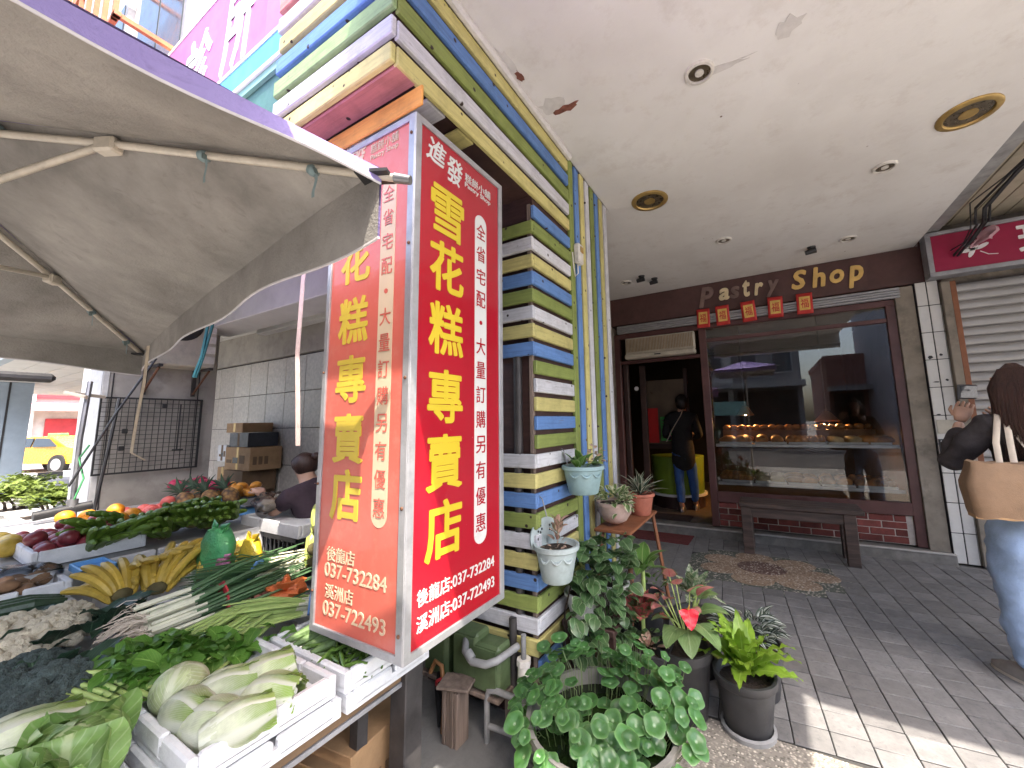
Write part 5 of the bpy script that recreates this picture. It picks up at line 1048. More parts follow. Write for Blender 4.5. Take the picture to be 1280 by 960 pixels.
# boxes against the tiles
for i, a in enumerate(((-6.1, -5.35, 2.3, 2.68, .45, .62, 'flat brown carton at the bottom of the pile by the tiles', 'kraft_dark'), (-5.75, -5.3, 2.3, 2.66, .62, .86, 'dark green-brown carton second from the bottom of the pile', 'kraft_dark'), (-5.8, -5.2, 2.32, 2.66, .865, 1.13, 'open-ended brown carton in the middle of the pile', 'brown_card'), (-5.75, -5.3, 2.33, 2.66, 1.135, 1.3, 'dark carton near the top of the pile', 'charcoal_crate'), (-5.85, -5.45, 2.33, 2.66, 1.305, 1.42, 'open brown carton on top of the pile', 'brown_card'), (-6.08, -5.86, 2.35, 2.6, .95, 1.15, 'small white printed carton left of the pile', 'white_paint'), (-6.05, -5.8, 2.35, 2.6, .625, .88, 'small tan carton with slots, left of the pile', 'brown_card'))): carton(*a[:7], m=a[7], prints=i in (2, 5, 6))
pt_ = thing('pallet_table', (-5.6, 2.45, 0), 'low dark table carrying the pile of cartons', 'table'); MB().box(-6.2, -5.1, 2.25, 2.69, .4, .448).build('top', 'dark_wood', pt_)
for x in (-6.15, -5.2):
    for y in (2.3, 2.6): MB().box(x, x+.05, y, y+.05, -.02, .4).build('leg', 'dark_wood', pt_)
# clamp stand with rods by the pillar
cs = thing('clamp_stand', (-4.62, .9, 0), 'grey pipe stand with a black clamp and diagonal rods beside the pillar', 'stand')
MB().cyl((-4.6, .9, -.02), (-4.6, .9, .85), .03).build('tube', 'steel_grey', cs, 40); MB().tube([(-4.6, .9, .85), (-4.62, .9, 1.3), (-4.7, .93, 1.75)], .016, 8).build('upper_tube', 'steel_grey', cs, 40); MB().cyl((-4.6, .72, .76), (-4.6, 1.0, .79), .033).build('clamp', 'black_plastic', cs, 40)
MB().tube([(-4.55, .86, .95), (-4.5, 1.05, 1.5), (-4.4, 1.22, 1.95)], .008, 6).build('rod', 'black_plastic', cs); MB().tube([(-4.52, .98, .55), (-4.55, 1.04, 1.2), (-4.6, 1.08, 1.62)], .011, 6).build('rod', 'black_plastic', cs); MB().tube([(-4.6, .9, 1.62), (-4.75, .82, 1.66), (-4.85, 1.05, 1.64)], .015, 6).build('tied_rag', 'strap_cream', cs, 60)
MB().tube([(-4.57, .9, .85), (-4.55, .93, 1.0), (-4.58, .9, 1.15), (-4.56, .94, 1.25)], .006, 6).build('cord', 'bag_green', cs, 60)
bp = thing('marker_post', (-6.2, .95, 0), 'thin dark post with a short prop standing on the pavement', 'post'); MB().cyl((-6.2, .93, -.02), (-6.2, .93, .5), .03).build('post', 'steel_dark', bp, 40); MB().cyl((-6.2, .7, -.02), (-6.2, .92, .3), .015).build('prop', 'steel_dark', bp, 40)
mr = thing('mirror_arm', (-4.2, .45, 1.7), 'black bar sticking in from the left edge above the planters', 'bar'); MB().box(-4.3, -4.22, .2, .68, 1.69, 1.75, .02).build('bar', 'black_plastic', mr); MB().cyl((-4.26, .22, -.02), (-4.26, .22, 1.7), .02).build('stand', 'steel_dark', mr)

# ================================================================ STREET AT THE LEFT
sofl = thing('street_canopy', (-12, 2, 2.4), 'large white-panelled canopy over the pavement at the far left', 'canopy')
MB().box(-18, -8.0, 1.1, 6, 2.46, 2.7).build('slab', 'soffit_white', sofl); MB().box(-18, -7.9, 1.0, 1.1, 2.4, 3.1).build('fascia', 'blue_grey', sofl); MB().box(-7.98, -7.9, 1.1, 6, 2.4, 3.1).build('fascia_end', 'soffit_white', sofl)
for i in range(16): MB().box(-18, -8.0, 1.105+i*.3, 1.395+i*.3, 2.435, 2.46, .003).build('soffit_panel', 'soffit_white', sofl)
MB().box(-14.5, -13.9, 1.3, 1.95, -.02, 2.435, .01).build('column', 'blue_grey', sofl); MB().box(-13.9, -13.89, 1.62, 1.65, 0, 2.43).build('column_joint', 'black_plastic', sofl)
mat('planter_white', (.6, .59, .57), .7, .1, 6, .3, 40, dirt=.4); leaf_mat('bonsai_leaf', (.14, .19, .04), (.3, .34, .1), n=3, vs=.2); bl = leaf_mesh('leaf', 'bonsai_leaf', .07, .045, 'oval', .5, .1, 0, 3, 2)
def planter(x, y, w, label, lab2, seed):
    t = thing('planter', (x, y, 0), label, 'planter', 'white pavement planters'); MB().loft([[(x+a*(w+e), y+b*(.24+e), z) for a, b in ((-1, -1), (1, -1), (1, 1), (-1, 1))] for e, z in ((-.03, -.02), (0, .36), (.02, .365), (.02, .4), (-.02, .4), (-.03, .34))]).build('tub', 'planter_white', t); MB().box(x-w+.03, x+w-.03, y-.21, y+.21, .3, .35).build('soil', 'soil', t)
    b = thing('bonsai_shrub', (x, y, .35), lab2, 'shrub', 'shrubs in the white planters'); r = random.Random(seed); tr = MB(); fo = MB()
    for k in range(4):
        q = Vector((x+r.uniform(-.25, .25)*w/.4, y+r.uniform(-.12, .12), .34)); e = q+Vector((r.uniform(-.15, .15), r.uniform(-.1, .1), r.uniform(.18, .3))); tr.tube([q, (q+e)/2+Vector((.03, .02, 0)), e], [.02, .014, .008], 6)
        for g_ in range(3):
            c = e+Vector((r.uniform(-.14, .14), r.uniform(-.1, .1), r.uniform(-.04, .08)))
            for l_ in range(90):
                d = Vector((r.gauss(0, .085), r.gauss(0, .07), r.gauss(0, .028))); M = pose(c+d, r.uniform(0, 6.28), r.uniform(-.2, .8), r.uniform(.6, 1.2)); b0 = len(fo.v); fo.add([M @ v.co for v in bl.vertices], [tuple(p.vertices) for p in bl.polygons])
    tr.build('trunk', 'wood_weathered', b, 60); struct(fo.build('crown', 'bonsai_leaf', b), 'stuff')
planter(-8.6, 1.2, .42, 'white planter second from the white pillar', 'flat-topped shrub in the second white planter', 1); planter(-7.55, 1.3, .4, 'white planter nearest the white pillar', 'flat-topped shrub in the nearest white planter', 2); planter(-10.2, 1.5, .42, 'white planter furthest along the pavement', 'flat-topped shrub in the furthest white planter', 3)
wt = thing('low_plant', (-6.5, 1.16, 0), 'dark bushy plant between the planters and the pipe stand', 'plant'); r = random.Random(4); fo = MB()
for l_ in range(420):
    d = Vector((r.gauss(0, .13), r.gauss(0, .12), abs(r.gauss(.16, .12)))); M = pose(Vector((-6.5, 1.16, .1))+d, r.uniform(0, 6.28), r.uniform(-.2, .8), r.uniform(.9, 1.6)); fo.add([M @ v.co for v in bl.vertices], [tuple(p.vertices) for p in bl.polygons])
leaf_mat('bush_leaf', (.05, .1, .04), (.12, .18, .08), n=3, vs=.2); struct(fo.build('foliage', 'bush_leaf', wt), 'stuff'); MB().lathe([(.13, -.02), (.17, .2), (.16, .2), (.12, .0)], (-6.5, 1.16, 0), 14).build('pot', 'pvc_grey', wt, 40)
# taxi
tx = thing('taxi', (-21.5, 3.6, 0), 'yellow taxi parked at the kerb in front of the red shop', 'taxi'); MT = T(-22.5, 3.85, 0) @ RZ(R(24)) @ SC(.85)
prof = [(-2.2, .35), (-2.2, .8), (-1.9, .92), (-1.2, .98), (-.55, 1.42), (.75, 1.44), (1.5, 1.0), (2.15, .92), (2.25, .6), (2.2, .35)]
mb = MB(); mb.loft([[MT @ Vector((x, y*(1 if z < 1.0 else .82), z)) for x, z in prof] for y in (-.85, .85)]); mb.build('body', 'taxi_yellow', tx, 30)
for sgn in (-1, 1):
    mb = MB(); mb.prism([MT @ Vector(p) for p in ((-1.0, sgn*.8, 1.02), (-.5, sgn*.715, 1.36), (.0, sgn*.71, 1.38), (.0, sgn*.8, 1.02))], MT.to_3x3() @ Vector((0, sgn*.03, 0))); mb.build('side_window', 'car_glass', tx); mb = MB(); mb.prism([MT @ Vector(p) for p in ((.08, sgn*.8, 1.02), (.08, sgn*.71, 1.38), (.7, sgn*.715, 1.36), (1.25, sgn*.8, 1.03))], MT.to_3x3() @ Vector((0, sgn*.03, 0))); mb.build('side_window', 'car_glass', tx)
    for x in (-1.35, 1.4): MB().cyl(MT @ Vector((x, sgn*.72, .32)), MT @ Vector((x, sgn*.9, .32)), .33, n=20).build('wheel', 'tyre', tx, 40); MB().cyl(MT @ Vector((x, sgn*.89, .32)), MT @ Vector((x, sgn*.91, .32)), .2, n=16).build('rim', 'alu', tx, 40)
mb = MB(); mb.box(-.3, .3, -.15, .15, 1.44, 1.56, .02, MT); mb.build('roof_lamp', 'poster_green', tx)
kb = struct(MB().box(-19.6, -19.3, -20, 12, -.02, .14).build('kerb', 'white_paint'))
for i in range(8): MB().box(-19.61, -19.29, 1.0+i*1.0, 1.5+i*1.0, .0, .15).build('kerb_band', 'black_plastic', kb)
rs_ = thing('red_shop', (-27, 5, 0), 'distant shop with a red striped shutter and pink awning across the street', 'shop')
mat('shop_red', (.5, .04, .05), .6, .15, 4, .1, 20); mat('pale_pink', (.55, .3, .3), .7, .1, 4, .1, 20); mat('pale_wall', (.55, .52, .5), .8, .1, 2, .1, 20, dirt=.3)
MB().box(-29, -27, -2, 14, -.02, 8).build('wall', 'pale_wall', rs_); MB().box(-27, -26.95, 2.4, 3.6, .1, 1.95).build('shutter', 'shop_red', rs_); MB().box(-27, -26.95, 4.2, 5.2, .1, 1.95).build('shutter', 'shop_red', rs_)
for i in range(7): MB().box(-26.95, -26.93, 4.05+i*.17, 4.15+i*.17, .5, 1.2).build('painted_bar', 'sign_white', rs_)
MB().prism([(-27, 3.6, 2.5), (-25.8, 3.6, 2.25), (-25.8, 3.6, 2.35), (-27, 3.6, 2.65)], (0, 3, 0)).build('awning', 'pale_pink', rs_); MB().box(-27, -26.9, 1.8, 3.5, 2.1, 2.8).build('signboard', 'pale_wall', rs_); MB().box(-27, -26.85, 0, 10, 2.8, 3.3).build('red_band', 'shop_red', rs_); MB().box(-27, -26.8, 3.55, 3.85, 0, 3).build('white_pier', 'sign_white', rs_)

# ================================================================ UPPER STOREY, PINK SIGN
aw = thing('added_shade_awning', (-3.5, .7, 2.7), 'added grey corrugated awning that shades the fruit table, unseen behind the parasol', 'awning'); MB().sheet(lambda u, v: Vector((-5.0+3.0*u, .45+.5*v, 2.7+.06*v+.012*math.sin(u*180))), 120, 3).build('sheet', 'tin_grey', aw, 60, solid=.004)  # added out of sight to keep the sun off the fruit table
for x in (-4.9, -3.5, -2.1): MB().tube([(x, .46, 2.68), (x, .9, 2.74)], .015, 6).build('bracket', 'steel_dark', aw)
ub = thing('upper_storey', (-3, 3, 3.1), 'upper floors of the arcade building with rusty window grilles', 'building')
MB().box(-9, -1.72, .95, 6, 3.3, 9).build('wall', 'pale_wall', ub); MB().box(-1.72, 1.46, 1.0, 8, 3.302, 9).build('wall', 'pale_wall', ub); MB().box(-5.6, -1.72, .875, 2.8, 3.05, 3.3).build('floor_edge', 'teal_metal', ub)
mat('grille_orange', (.42, .13, .05), .6, .25, 9, .2, 40, dirt=.3); mat('window_dark', (.05, .06, .07), .15, .2, 4, 0)
for x0 in (-3.4, -4.9, -6.4):
    wn_ = MB().box(x0-1.1, x0, .9, .95, 4.0, 5.4).build('window', 'alu_dull', ub)
    for k in range(2): MB().box(x0-1.06+k*.52, x0-.58+k*.52, .893, .9, 4.05, 5.35).build('pane', 'window_dark', wn_)
    for k in range(6): MB().box(x0-1.2+k*.25, x0-1.175+k*.25, .55, .575, 3.9, 5.5).build('grille_bar', 'grille_orange', wn_)
    for z in (3.9, 4.7, 5.45): MB().box(x0-1.25, x0+.12, .55, .58, z, z+.03).build('grille_rail', 'grille_orange', wn_)
    for x in (x0-1.2, x0+.08):
        for z in (3.9, 5.45): MB().box(x, x+.03, .55, .95, z, z+.03).build('grille_stay', 'grille_orange', wn_)
mat('sign_magenta', (.5, .13, .33), .4, .12, 3, .05, 20); mat('sign_blue', (.08, .35, .7), .4, .1, 3, .05, 20); mat('sign_violet', (.38, .14, .42), .4, .12, 3, .05, 20)
ps = thing('pink_sign', (-3, .83, 3.06), 'pink and blue signboard with large white brush characters above the stall', 'sign')
MB().box(-5.6, -1.98, .81, .87, 3.235, 3.83).build('pink_panel', 'sign_magenta', ps); MB().box(-1.98, -1.72, .8105, .8695, 3.235, 3.83).build('violet_panel', 'sign_violet', ps); MB().box(-5.6, -1.72, .8098, .8702, 3.085, 3.215).build('blue_panel', 'sign_blue', ps)
for z in (3.215, 3.065, 3.83): MB().box(-5.62, -1.71, .806, .874, z, z+.02).build('white_edge', 'sign_white', ps)
MB().box(-5.62, -1.71, .815, .9, 3.02, 3.063).build('bottom_ledge', 'teal_light', ps); MB().box(-5.62, -1.71, .83, .9, 2.8, 3.018).build('bottom_board', 'teal_metal', ps)
text('lettering', '所', .5, frame((-2.28, .81, 3.5), (1, 0, 0), (0, 0, 1)), 'sign_white', ps, .025, .003, shear=.15, fit=(.36, .52)); text('lettering', '診', .5, frame((-2.78, .81, 3.48), (1, 0, 0), (0, 0, 1)), 'sign_white', ps, .025, .003, shear=.15, fit=(.38, .46))
MB().lathe([(.0005, 0), (.13, 0), (.13, .004), (.0005, .005)], (0, 0, 0), 24, M=RX(R(90)), cap=False).build('tmp', 'sign_white'); o = bpy.data.objects['tmp']; o.name = 'badge_ring'; o.location = (-1.86, .81, 3.5); par(o, ps)
MB().lathe([(.0005, 0), (.11, 0), (.11, .004), (.0005, .005)], (0, 0, 0), 24, M=RX(R(90)), cap=False).build('tmp', 'sign_blue'); o = bpy.data.objects['tmp']; o.name = 'badge'; o.location = (-1.86, .805, 3.5); par(o, ps)

# ================================================================ ACROSS THE STREET (seen mirrored in the window)
def block(x0, x1, y, h, m, label, nx, nz, depth=8):
    t = thing('building', ((x0+x1)/2, y-depth/2, 0), label, 'building'); MB().box(x0, x1, y-depth, y, -.02, h).build('wall', m, t); w = (x1-x0)/nx
    for i in range(nx):
        for j in range(nz):
            z = 3.4+j*2.6
            if z+1.4 < h: a = MB().box(x0+(i+.2)*w, x0+(i+.8)*w, y, y+.06, z, z+1.4).build('window', 'alu_dull', t); MB().box(x0+(i+.24)*w, x0+(i+.76)*w, y+.06, y+.065, z+.06, z+1.34).build('pane', 'window_dark', a)
    MB().box(x0-.05, x1+.05, y, y+1.2, 2.7, 2.95).build('canopy', 'tin_grey', t); MB().box(x0+.2, x1-.2, y, y+.05, .0, 2.6).build('shopfront', 'dark_room', t); MB().box(x0-.1, x1+.1, y-depth, y+.1, h, h+.3).build('parapet', m, t); return t
mat('far_grey', (.5, .49, .47), .8, .15, 1, .1, 10, dirt=.3); mat('far_dark', (.24, .23, .23), .8, .15, 1, .1, 10); mat('far_red', (.32, .16, .13), .8, .15, 1, .1, 10); mat('far_blue', (.48, .52, .6), .7, .1, 1, .1, 10)
block(-8, -1.2, -10, 9, 'far_grey', 'grey building across the street mirrored in the left of the window', 4, 3); block(-1.2, 1.6, -10.5, 8, 'far_dark', 'dark building across the street mirrored next to the sky gap', 2, 2); block(3.2, 4.9, -16, 4.4, 'far_red', 'low red brick building mirrored below the sky', 1, 1); block(4.9, 12, -10, 9, 'far_blue', 'pale blue-grey building mirrored in the right of the window', 4, 3); block(-22, -8, -10, 8, 'far_grey', 'long grey building further left across the street', 6, 2); block(12, 30, -10, 8, 'far_grey', 'long grey building further right across the street', 6, 2)
gs = thing('green_signboard', (-1.6, -9, 2), 'pale green shop signboard mirrored at the left of the window', 'sign'); MB().box(-2.9, -.6, -9.0, -8.75, 1.5, 2.1).build('board', 'teal_light', gs); 
for x in (-2.8, -.8): MB().box(x, x+.1, -8.95, -8.8, -.02, 1.5).build('leg', 'steel_grey', gs)
# ================================================================ PLANTS BY THE PILLAR
leaf_mat('pepero_leaf', (.075, .15, .055), (.17, .25, .12), (.36, .42, .28), .47, n=3, vs=.12, rough=.28, mid=.05); leaf_mat('pepero_varieg', (.12, .2, .06), (.2, .28, .12), (.58, .58, .38), .3, n=3, vs=.1, rough=.3)
leaf_mat('pothos_leaf', (.11, .24, .05), (.28, .4, .14), (.34, .42, .2), .44, n=6, vs=.2, rough=.28); leaf_mat('snake_leaf', (.05, .085, .05), (.1, .14, .09), (.55, .54, .42), .34, n=2, vs=.05, rough=.35, mid=.02)
leaf_mat('fern_leaf', (.24, .4, .04), (.36, .52, .12), n=16, vs=.2, rough=.35); leaf_mat('anth_leaf', (.17, .27, .1), (.28, .38, .18), n=5, vs=.4, rough=.35); leaf_mat('anth_flower', (.62, .02, .04), (.7, .08, .08), n=4, vs=.15, rough=.2)
leaf_mat('agla_silver', (.1, .19, .08), (.42, .46, .32), None, n=8, vs=.5, rough=.4, blot=((.45, .48, .34), 55)); leaf_mat('agla_red', (.1, .15, .06), (.5, .12, .12), None, n=8, vs=.4, rough=.35, blot=((.48, .1, .11), 34), mid=.12); leaf_mat('calad_pink', (.5, .22, .2), (.55, .1, .12), (.14, .2, .08), .42, n=6, vs=.4, rough=.4)
leaf_mat('zebrina', (.045, .07, .05), (.06, .09, .06), None, n=2, vs=.05, rough=.3, stripe=((.48, .52, .48), .1, .3)); leaf_mat('croton_pale', (.55, .38, .3), (.55, .2, .2), (.2, .24, .1), .4, n=5, vs=.2)
LFm = dict(pep=leaf_mesh('leaf', 'pepero_leaf', .06, .055, 'oval', .7, .12, 0, 6, 4), pepv=leaf_mesh('leaf', 'pepero_varieg', .05, .036, 'oval', .8, .14, 0, 6, 4), pot=leaf_mesh('leaf', 'pothos_leaf', .1, .055, 'lance', .9, .15, 0, 7, 4), snake=leaf_mesh('leaf', 'snake_leaf', .14, .022, 'lance', .7, .25, 0, 7, 4),
    fern=leaf_mesh('leaf', 'fern_leaf', .25, .08, 'lance', .9, .1, .012, 12, 4, 30), anth=leaf_mesh('leaf', 'anth_leaf', .125, .12, 'heart', .9, .06, 0, 8, 6), flower=leaf_mesh('flower', 'anth_flower', .085, .085, 'heart', .5, .05, .004, 8, 6), silver=leaf_mesh('leaf', 'agla_silver', .15, .062, 'lance', .8, .12, .004, 8, 4), red=leaf_mesh('leaf', 'agla_red', .12, .07, 'lance', .8, .14, .004, 8, 4),
    calad=leaf_mesh('leaf', 'calad_pink', .1, .08, 'heart', .8, .08, 0, 8, 6), zeb=leaf_mesh('leaf', 'zebrina', .075, .034, 'lance', .6, .18, 0, 6, 6), croton=leaf_mesh('leaf', 'croton_pale', .05, .03, 'oval', .6, .14, 0, 5, 4), big=leaf_mesh('leaf', 'pothos_leaf', .17, .085, 'lance', 1.1, .1, 0, 8, 4))
def pot(t, x, y, z, r0, r1, h, m, sq=(1, 1), rim=.012, n=26, a=0):
    M = RZ(a).to_3x3(); pr = [(r0*.92, 0), (r0, .006), (r0+(r1-r0)*.86, h*.84), (r1, h*.85), (r1+rim*.5, h*.88), (r1+rim*.5, h), (r1-rim*.6, h), (r1-rim, h*.9), (r0*.9, h*.78)]
    MB().lathe(pr, (x, y, z), n, M=M, sq=sq).build('pot', m, t, 50); MB().lathe([(.0005, h*.86), (r1*.5, h*.87), (r1-rim*.8, h*.86)], (x, y, z), n, M=M, sq=sq, cap=False).build('soil', 'soil', t)
def rosette(t, c, key, n, r, el0, el1, k0=.8, k1=1.2, nm='leaf', zj=.01, stem=None):
    c = Vector(c)
    for i in range(n):
        a = i*2.4+rnd.uniform(-.3, .3); u = i/max(1, n-1); e = el0+(el1-el0)*u+rnd.uniform(-.12, .12); p = c+Vector((r*(1-u)*math.cos(a), r*(1-u)*math.sin(a), rnd.uniform(0, zj)))
        inst(LFm[key], nm, pose(p, a, e, rnd.uniform(k0, k1), rnd.uniform(-.3, .3)), t)
def cloud(t, c, rad, key, n, k0=.8, k1=1.2, el=(-.3, .9), nm='leaf', bias=(0, 0)):
    c = Vector(c)
    for i in range(n):
        d = Vector((rnd.gauss(0, 1), rnd.gauss(0, 1), rnd.gauss(0, 1))).normalized()*(rnd.uniform(.25, 1)**.5); p = c+Vector((d.x*rad[0], d.y*rad[1], d.z*rad[2])); az = math.atan2(d.y+bias[1], d.x+bias[0])+rnd.uniform(-.7, .7)
        inst(LFm[key], nm, pose(p, az, rnd.uniform(*el), rnd.uniform(k0, k1), rnd.uniform(-.5, .5)), t)
def hook(t, x, y, z0, z1): MB().tube([(x, y, z0), (x-.01, y-.005, (z0+z1)/2), (x-.02, y-.005, z1-.01), (x-.035, y, z1), (x-.05, y, z1-.02)], .0032, 6).build('hook', 'steel_grey', t, 60)
def garland(t, x, y, z, r, m, a0):
    for s_ in (-1, 0, 1):
        pts = []
        for k in range(7): a = a0+s_*.62+(k-3)*.085; q = r+.003; pts.append((x+q*math.cos(a), y+q*math.sin(a), z-.018*(1-((k-3)/3)**2)))
        MB().tube(pts, [.002, .004, .006, .007, .006, .004, .002], 6).build('garland', m, t, 60)
# blue hanging pot
t = thing('hanging_pot', (-.86, 1.95, .97), 'blue-grey plastic pot hooked on the slats with glossy green leaves', 'potted plant'); pot(t, -.865, 1.95, .975, .078, .108, .145, 'pot_blue'); garland(t, -.865, 1.95, 1.085, .1, 'pot_blue', -1.0); hook(t, -.93, 1.9, 1.12, 1.21)
MB().lathe([(.088, 1.045), (.093, 1.048), (.092, 1.052)], (-.865, 1.95, 0), 26, cap=False).build('band', 'pot_blue', t, 50)
rosette(t, (-.88, 1.93, 1.11), 'pot', 8, .05, .35, 1.2, .8, 1.15); cloud(t, (-.83, 2.03, 1.16), (.05, .06, .06), 'croton', 30, .5, .7); cloud(t, (-.86, 1.96, 1.13), (.07, .07, .025), 'pep', 10, .6, .9)
# pale wall pot with a round back
t = thing('wall_pot', (-.9, 1.66, .62), 'pale half-round wall pot with a tall round back, hooked on the slat corner', 'potted plant'); pot(t, -.885, 1.665, .635, .07, .1, .16, 'pot_pale'); garland(t, -.885, 1.665, .75, .09, 'pot_pale', -1.1)
bd = Vector((-.75, .3, 0)).normalized(); bM = frame((-.885-.085*.93, 1.665+.085*.37, .83), (.37, .93, 0), (0, 0, 1)); mb = MB()
pts = [(.09*math.cos(a*.196), .09*math.sin(a*.196)-.02) for a in range(-2, 19)]+[(-.085, -.06), (.085, -.06)]; mb.loft([[bM @ Vector((x, y, h)) for x, y in pts] for h in (0, .008)]); mb.build('back_plate', 'pot_pale', t)
for cx in (-.035, .035):
    for k in range(5): a = k*1.257; MB().ell(bM @ Vector((cx+.012*math.cos(a), .02+.016*math.sin(a), .008)), (.005, .005, .006), 6, 4).build('pierced_hole', 'black_plastic', t)
hook(t, -.93, 1.66, .91, 1.0); rosette(t, (-.89, 1.69, .79), 'croton', 24, .02, .5, 1.4, .7, 1.1, zj=.1); cloud(t, (-.87, 1.64, .79), (.06, .06, .012), 'croton', 10, .3, .5)
# pink-clay bowl and terracotta pot on a wooden easel
t = thing('clay_bowl', (-.83, 2.32, .75), 'pinkish rough clay bowl with pale-edged round leaves', 'potted plant'); MB().lathe([(.03, .745), (.07, .765), (.098, .81), (.105, .85), (.11, .852), (.11, .872), (.1, .872), (.095, .855), (.06, .8)], (-.83, 2.32, 0), 26).build('pot', 'pot_pink', t, 50); MB().lathe([(.0005, .86), (.097, .858)], (-.83, 2.32, 0), 20, cap=False).build('soil', 'soil', t)
cloud(t, (-.82, 2.3, .9), (.11, .12, .05), 'pepv', 62, .8, 1.2, (-.3, 1.0)); cloud(t, (-.76, 2.26, .84), (.05, .07, .06), 'pepv', 14, .8, 1.1, (-1, .2))
t = thing('terracotta_pot', (-.76, 2.68, .72), 'tilted terracotta pot of striped pointed leaves beyond the clay bowl', 'potted plant'); pot(t, -.77, 2.66, .73, .065, .09, .14, 'terracotta'); rosette(t, (-.77, 2.66, .86), 'snake', 30, .03, .15, 1.3, .8, 1.35)
e = thing('plant_easel', (-.8, 2.6, 0), 'brown wooden easel stand holding the upper pots', 'plant stand')
for pts in (((-.72, 2.76, .73), (-.66, 2.92, 0)), ((-.9, 2.76, .73), (-.93, 2.92, 0)), ((-.88, 2.24, .73), (-.9, 2.06, 0)), ((-.72, 2.24, .73), (-.68, 2.06, 0))):
    MB().tube(pts, .013, 4).build('leg', 'easel_wood', e)
MB().box(-.92, -.7, 2.2, 2.8, .715, .732, .003).build('shelf', 'easel_wood', e); MB().box(-.9, -.68, 2.1, 2.14, .3, .33, .003).build('rail', 'easel_wood', e)
# peperomia in two white pots, trailing down
t = thing('plant_stool', (-.84, 1.98, 0), 'low dark stool hidden by leaves under the white pots', 'stool'); MB().box(-.95, -.68, 1.82, 2.16, .36, .39, .004).build('seat', 'dark_wood', t)
for x in (-.94, -.72):
    for y in (1.84, 2.12): MB().box(x, x+.03, y, y+.03, -.02, .36).build('leg', 'dark_wood', t)
for x, y, lb in ((-.87, 1.9, 'white pot overflowing with trailing round dark leaves, nearer the slats'), (-.77, 2.07, 'white pot with round leaves, further along beside the paving')):
    t = thing('trailing_peperomia', (x, y, .39), lb, 'potted plant'); pot(t, x, y, .39, .06, .085, .12, 'pot_white'); cloud(t, (x, y, .63), (.115, .14, .13), 'pep', 85, .95, 1.35, (-.5, .7), bias=(.8, -1.0)); cloud(t, (x+.07, y-.09, .4), (.08, .11, .2), 'pep', 60, .85, 1.25, (-.9, .3), bias=(.8, -1.0))
    for k in range(6): a = rnd.uniform(-2, .6); MB().tube([(x, y, .5), (x+.08*math.cos(a), y+.08*math.sin(a), .56), (x+.13*math.cos(a), y+.13*math.sin(a), .45), (x+.14*math.cos(a), y+.14*math.sin(a), .28)], .0025, 5).build('vine', 'soil', t, 60)
t = thing('broad_leaf_plant', (-.66, 2.24, 0), 'plant with long broad drooping green leaves beside the peperomia', 'potted plant'); pot(t, -.66, 2.26, -.005, .08, .1, .42, 'pot_black'); rosette(t, (-.66, 2.26, .52), 'big', 9, .02, -.1, .8, .9, 1.2); MB().tube([(-.66, 2.26, .35), (-.66, 2.26, .55)], .012, 6).build('stem', 'celery_stem', t, 60)
# pennywort basin
leaf_c = NT('pennywort_leaf'); s = leaf_c; v = s.coords((1, 1, 0), False); s.set(.32, 0, .5); ln = s.n('VectorMath', operation='LENGTH'); s.l(v, ln.inputs[0])
c = s.ramp(ln.outputs['Value'], [(.0, (.42, .55, .42)), (.003, (.3, .44, .26)), (.007, (.07, .18, .05)), (.026, (.05, .15, .035)), (.037, (.08, .2, .05)), (.041, (.16, .28, .12))])
c = s.mix(s.ramp(s.noise(s.coords(), 30, 3), [(.4, 0.), (.7, .3)]), c, (.16, .27, .2)); c2 = s.perobj(c, .3); s.base(c2)
tr = s.n('BsdfTranslucent'); s.l(s.mix(1., c2, (1.6, 1.5, .5), 'MULTIPLY'), tr.inputs[0]); mx = s.n('MixShader'); mx.inputs[0].default_value = .3; s.l(s.p.outputs[0], mx.inputs[1]); s.l(tr.outputs[0], mx.inputs[2]); s.l(mx.outputs[0], s.out.inputs[0])
def disc(seed):
    vs = [(0, 0, -.006)]; fs = []; n = 22; rs = (.008, .02, .032, .04)
    for ri, r_ in enumerate(rs):
        for j in range(n): a = 2*math.pi*j/n; w = 1+.05*math.sin(5*a+seed)*(ri/3); vs.append((r_*w*math.cos(a), r_*w*math.sin(a), (-.003, .002, .005, .003)[ri]+.002*math.sin(4*a+seed)*(ri/3)))
    fs += [(0, 1+j, 1+(j+1) % n) for j in range(n)]
    for ri in range(3): fs += [(1+ri*n+j, 1+(ri+1)*n+j, 1+(ri+1)*n+(j+1) % n, 1+ri*n+(j+1) % n) for j in range(n)]
    me = bpy.data.meshes.new('leaf'); me.from_pydata(vs, [], fs); me.materials.append(MATS['pennywort_leaf']); me.polygons.foreach_set('use_smooth', [True]*len(me.polygons)); return me
DM = [disc(k*1.7) for k in range(3)]
mat('basin_stone', (.22, .21, .2), .7, .35, 5, .3, 30, dirt=.3); s = NT('pond_water'); s.base((.012, .022, .008)); s.set(.05, 0, .5)
BC = Vector((-.62, 1.5, 0)); t = thing('pennywort_basin', (BC.x, BC.y, 0), 'wide grey basin crowded with round pennywort leaves at the pillar foot', 'potted plant')
MB().lathe([(.17, -.01), (.22, .05), (.265, .2), (.285, .25), (.285, .265), (.268, .265), (.255, .23), (.2, .12)], BC, 36).build('basin', 'basin_stone', t, 50); MB().lathe([(.0005, .215), (.258, .215)], BC, 30, cap=False).build('water', 'pond_water', t)
stm = MB(); VD = Vector((.35, -.9, .3)).normalized()
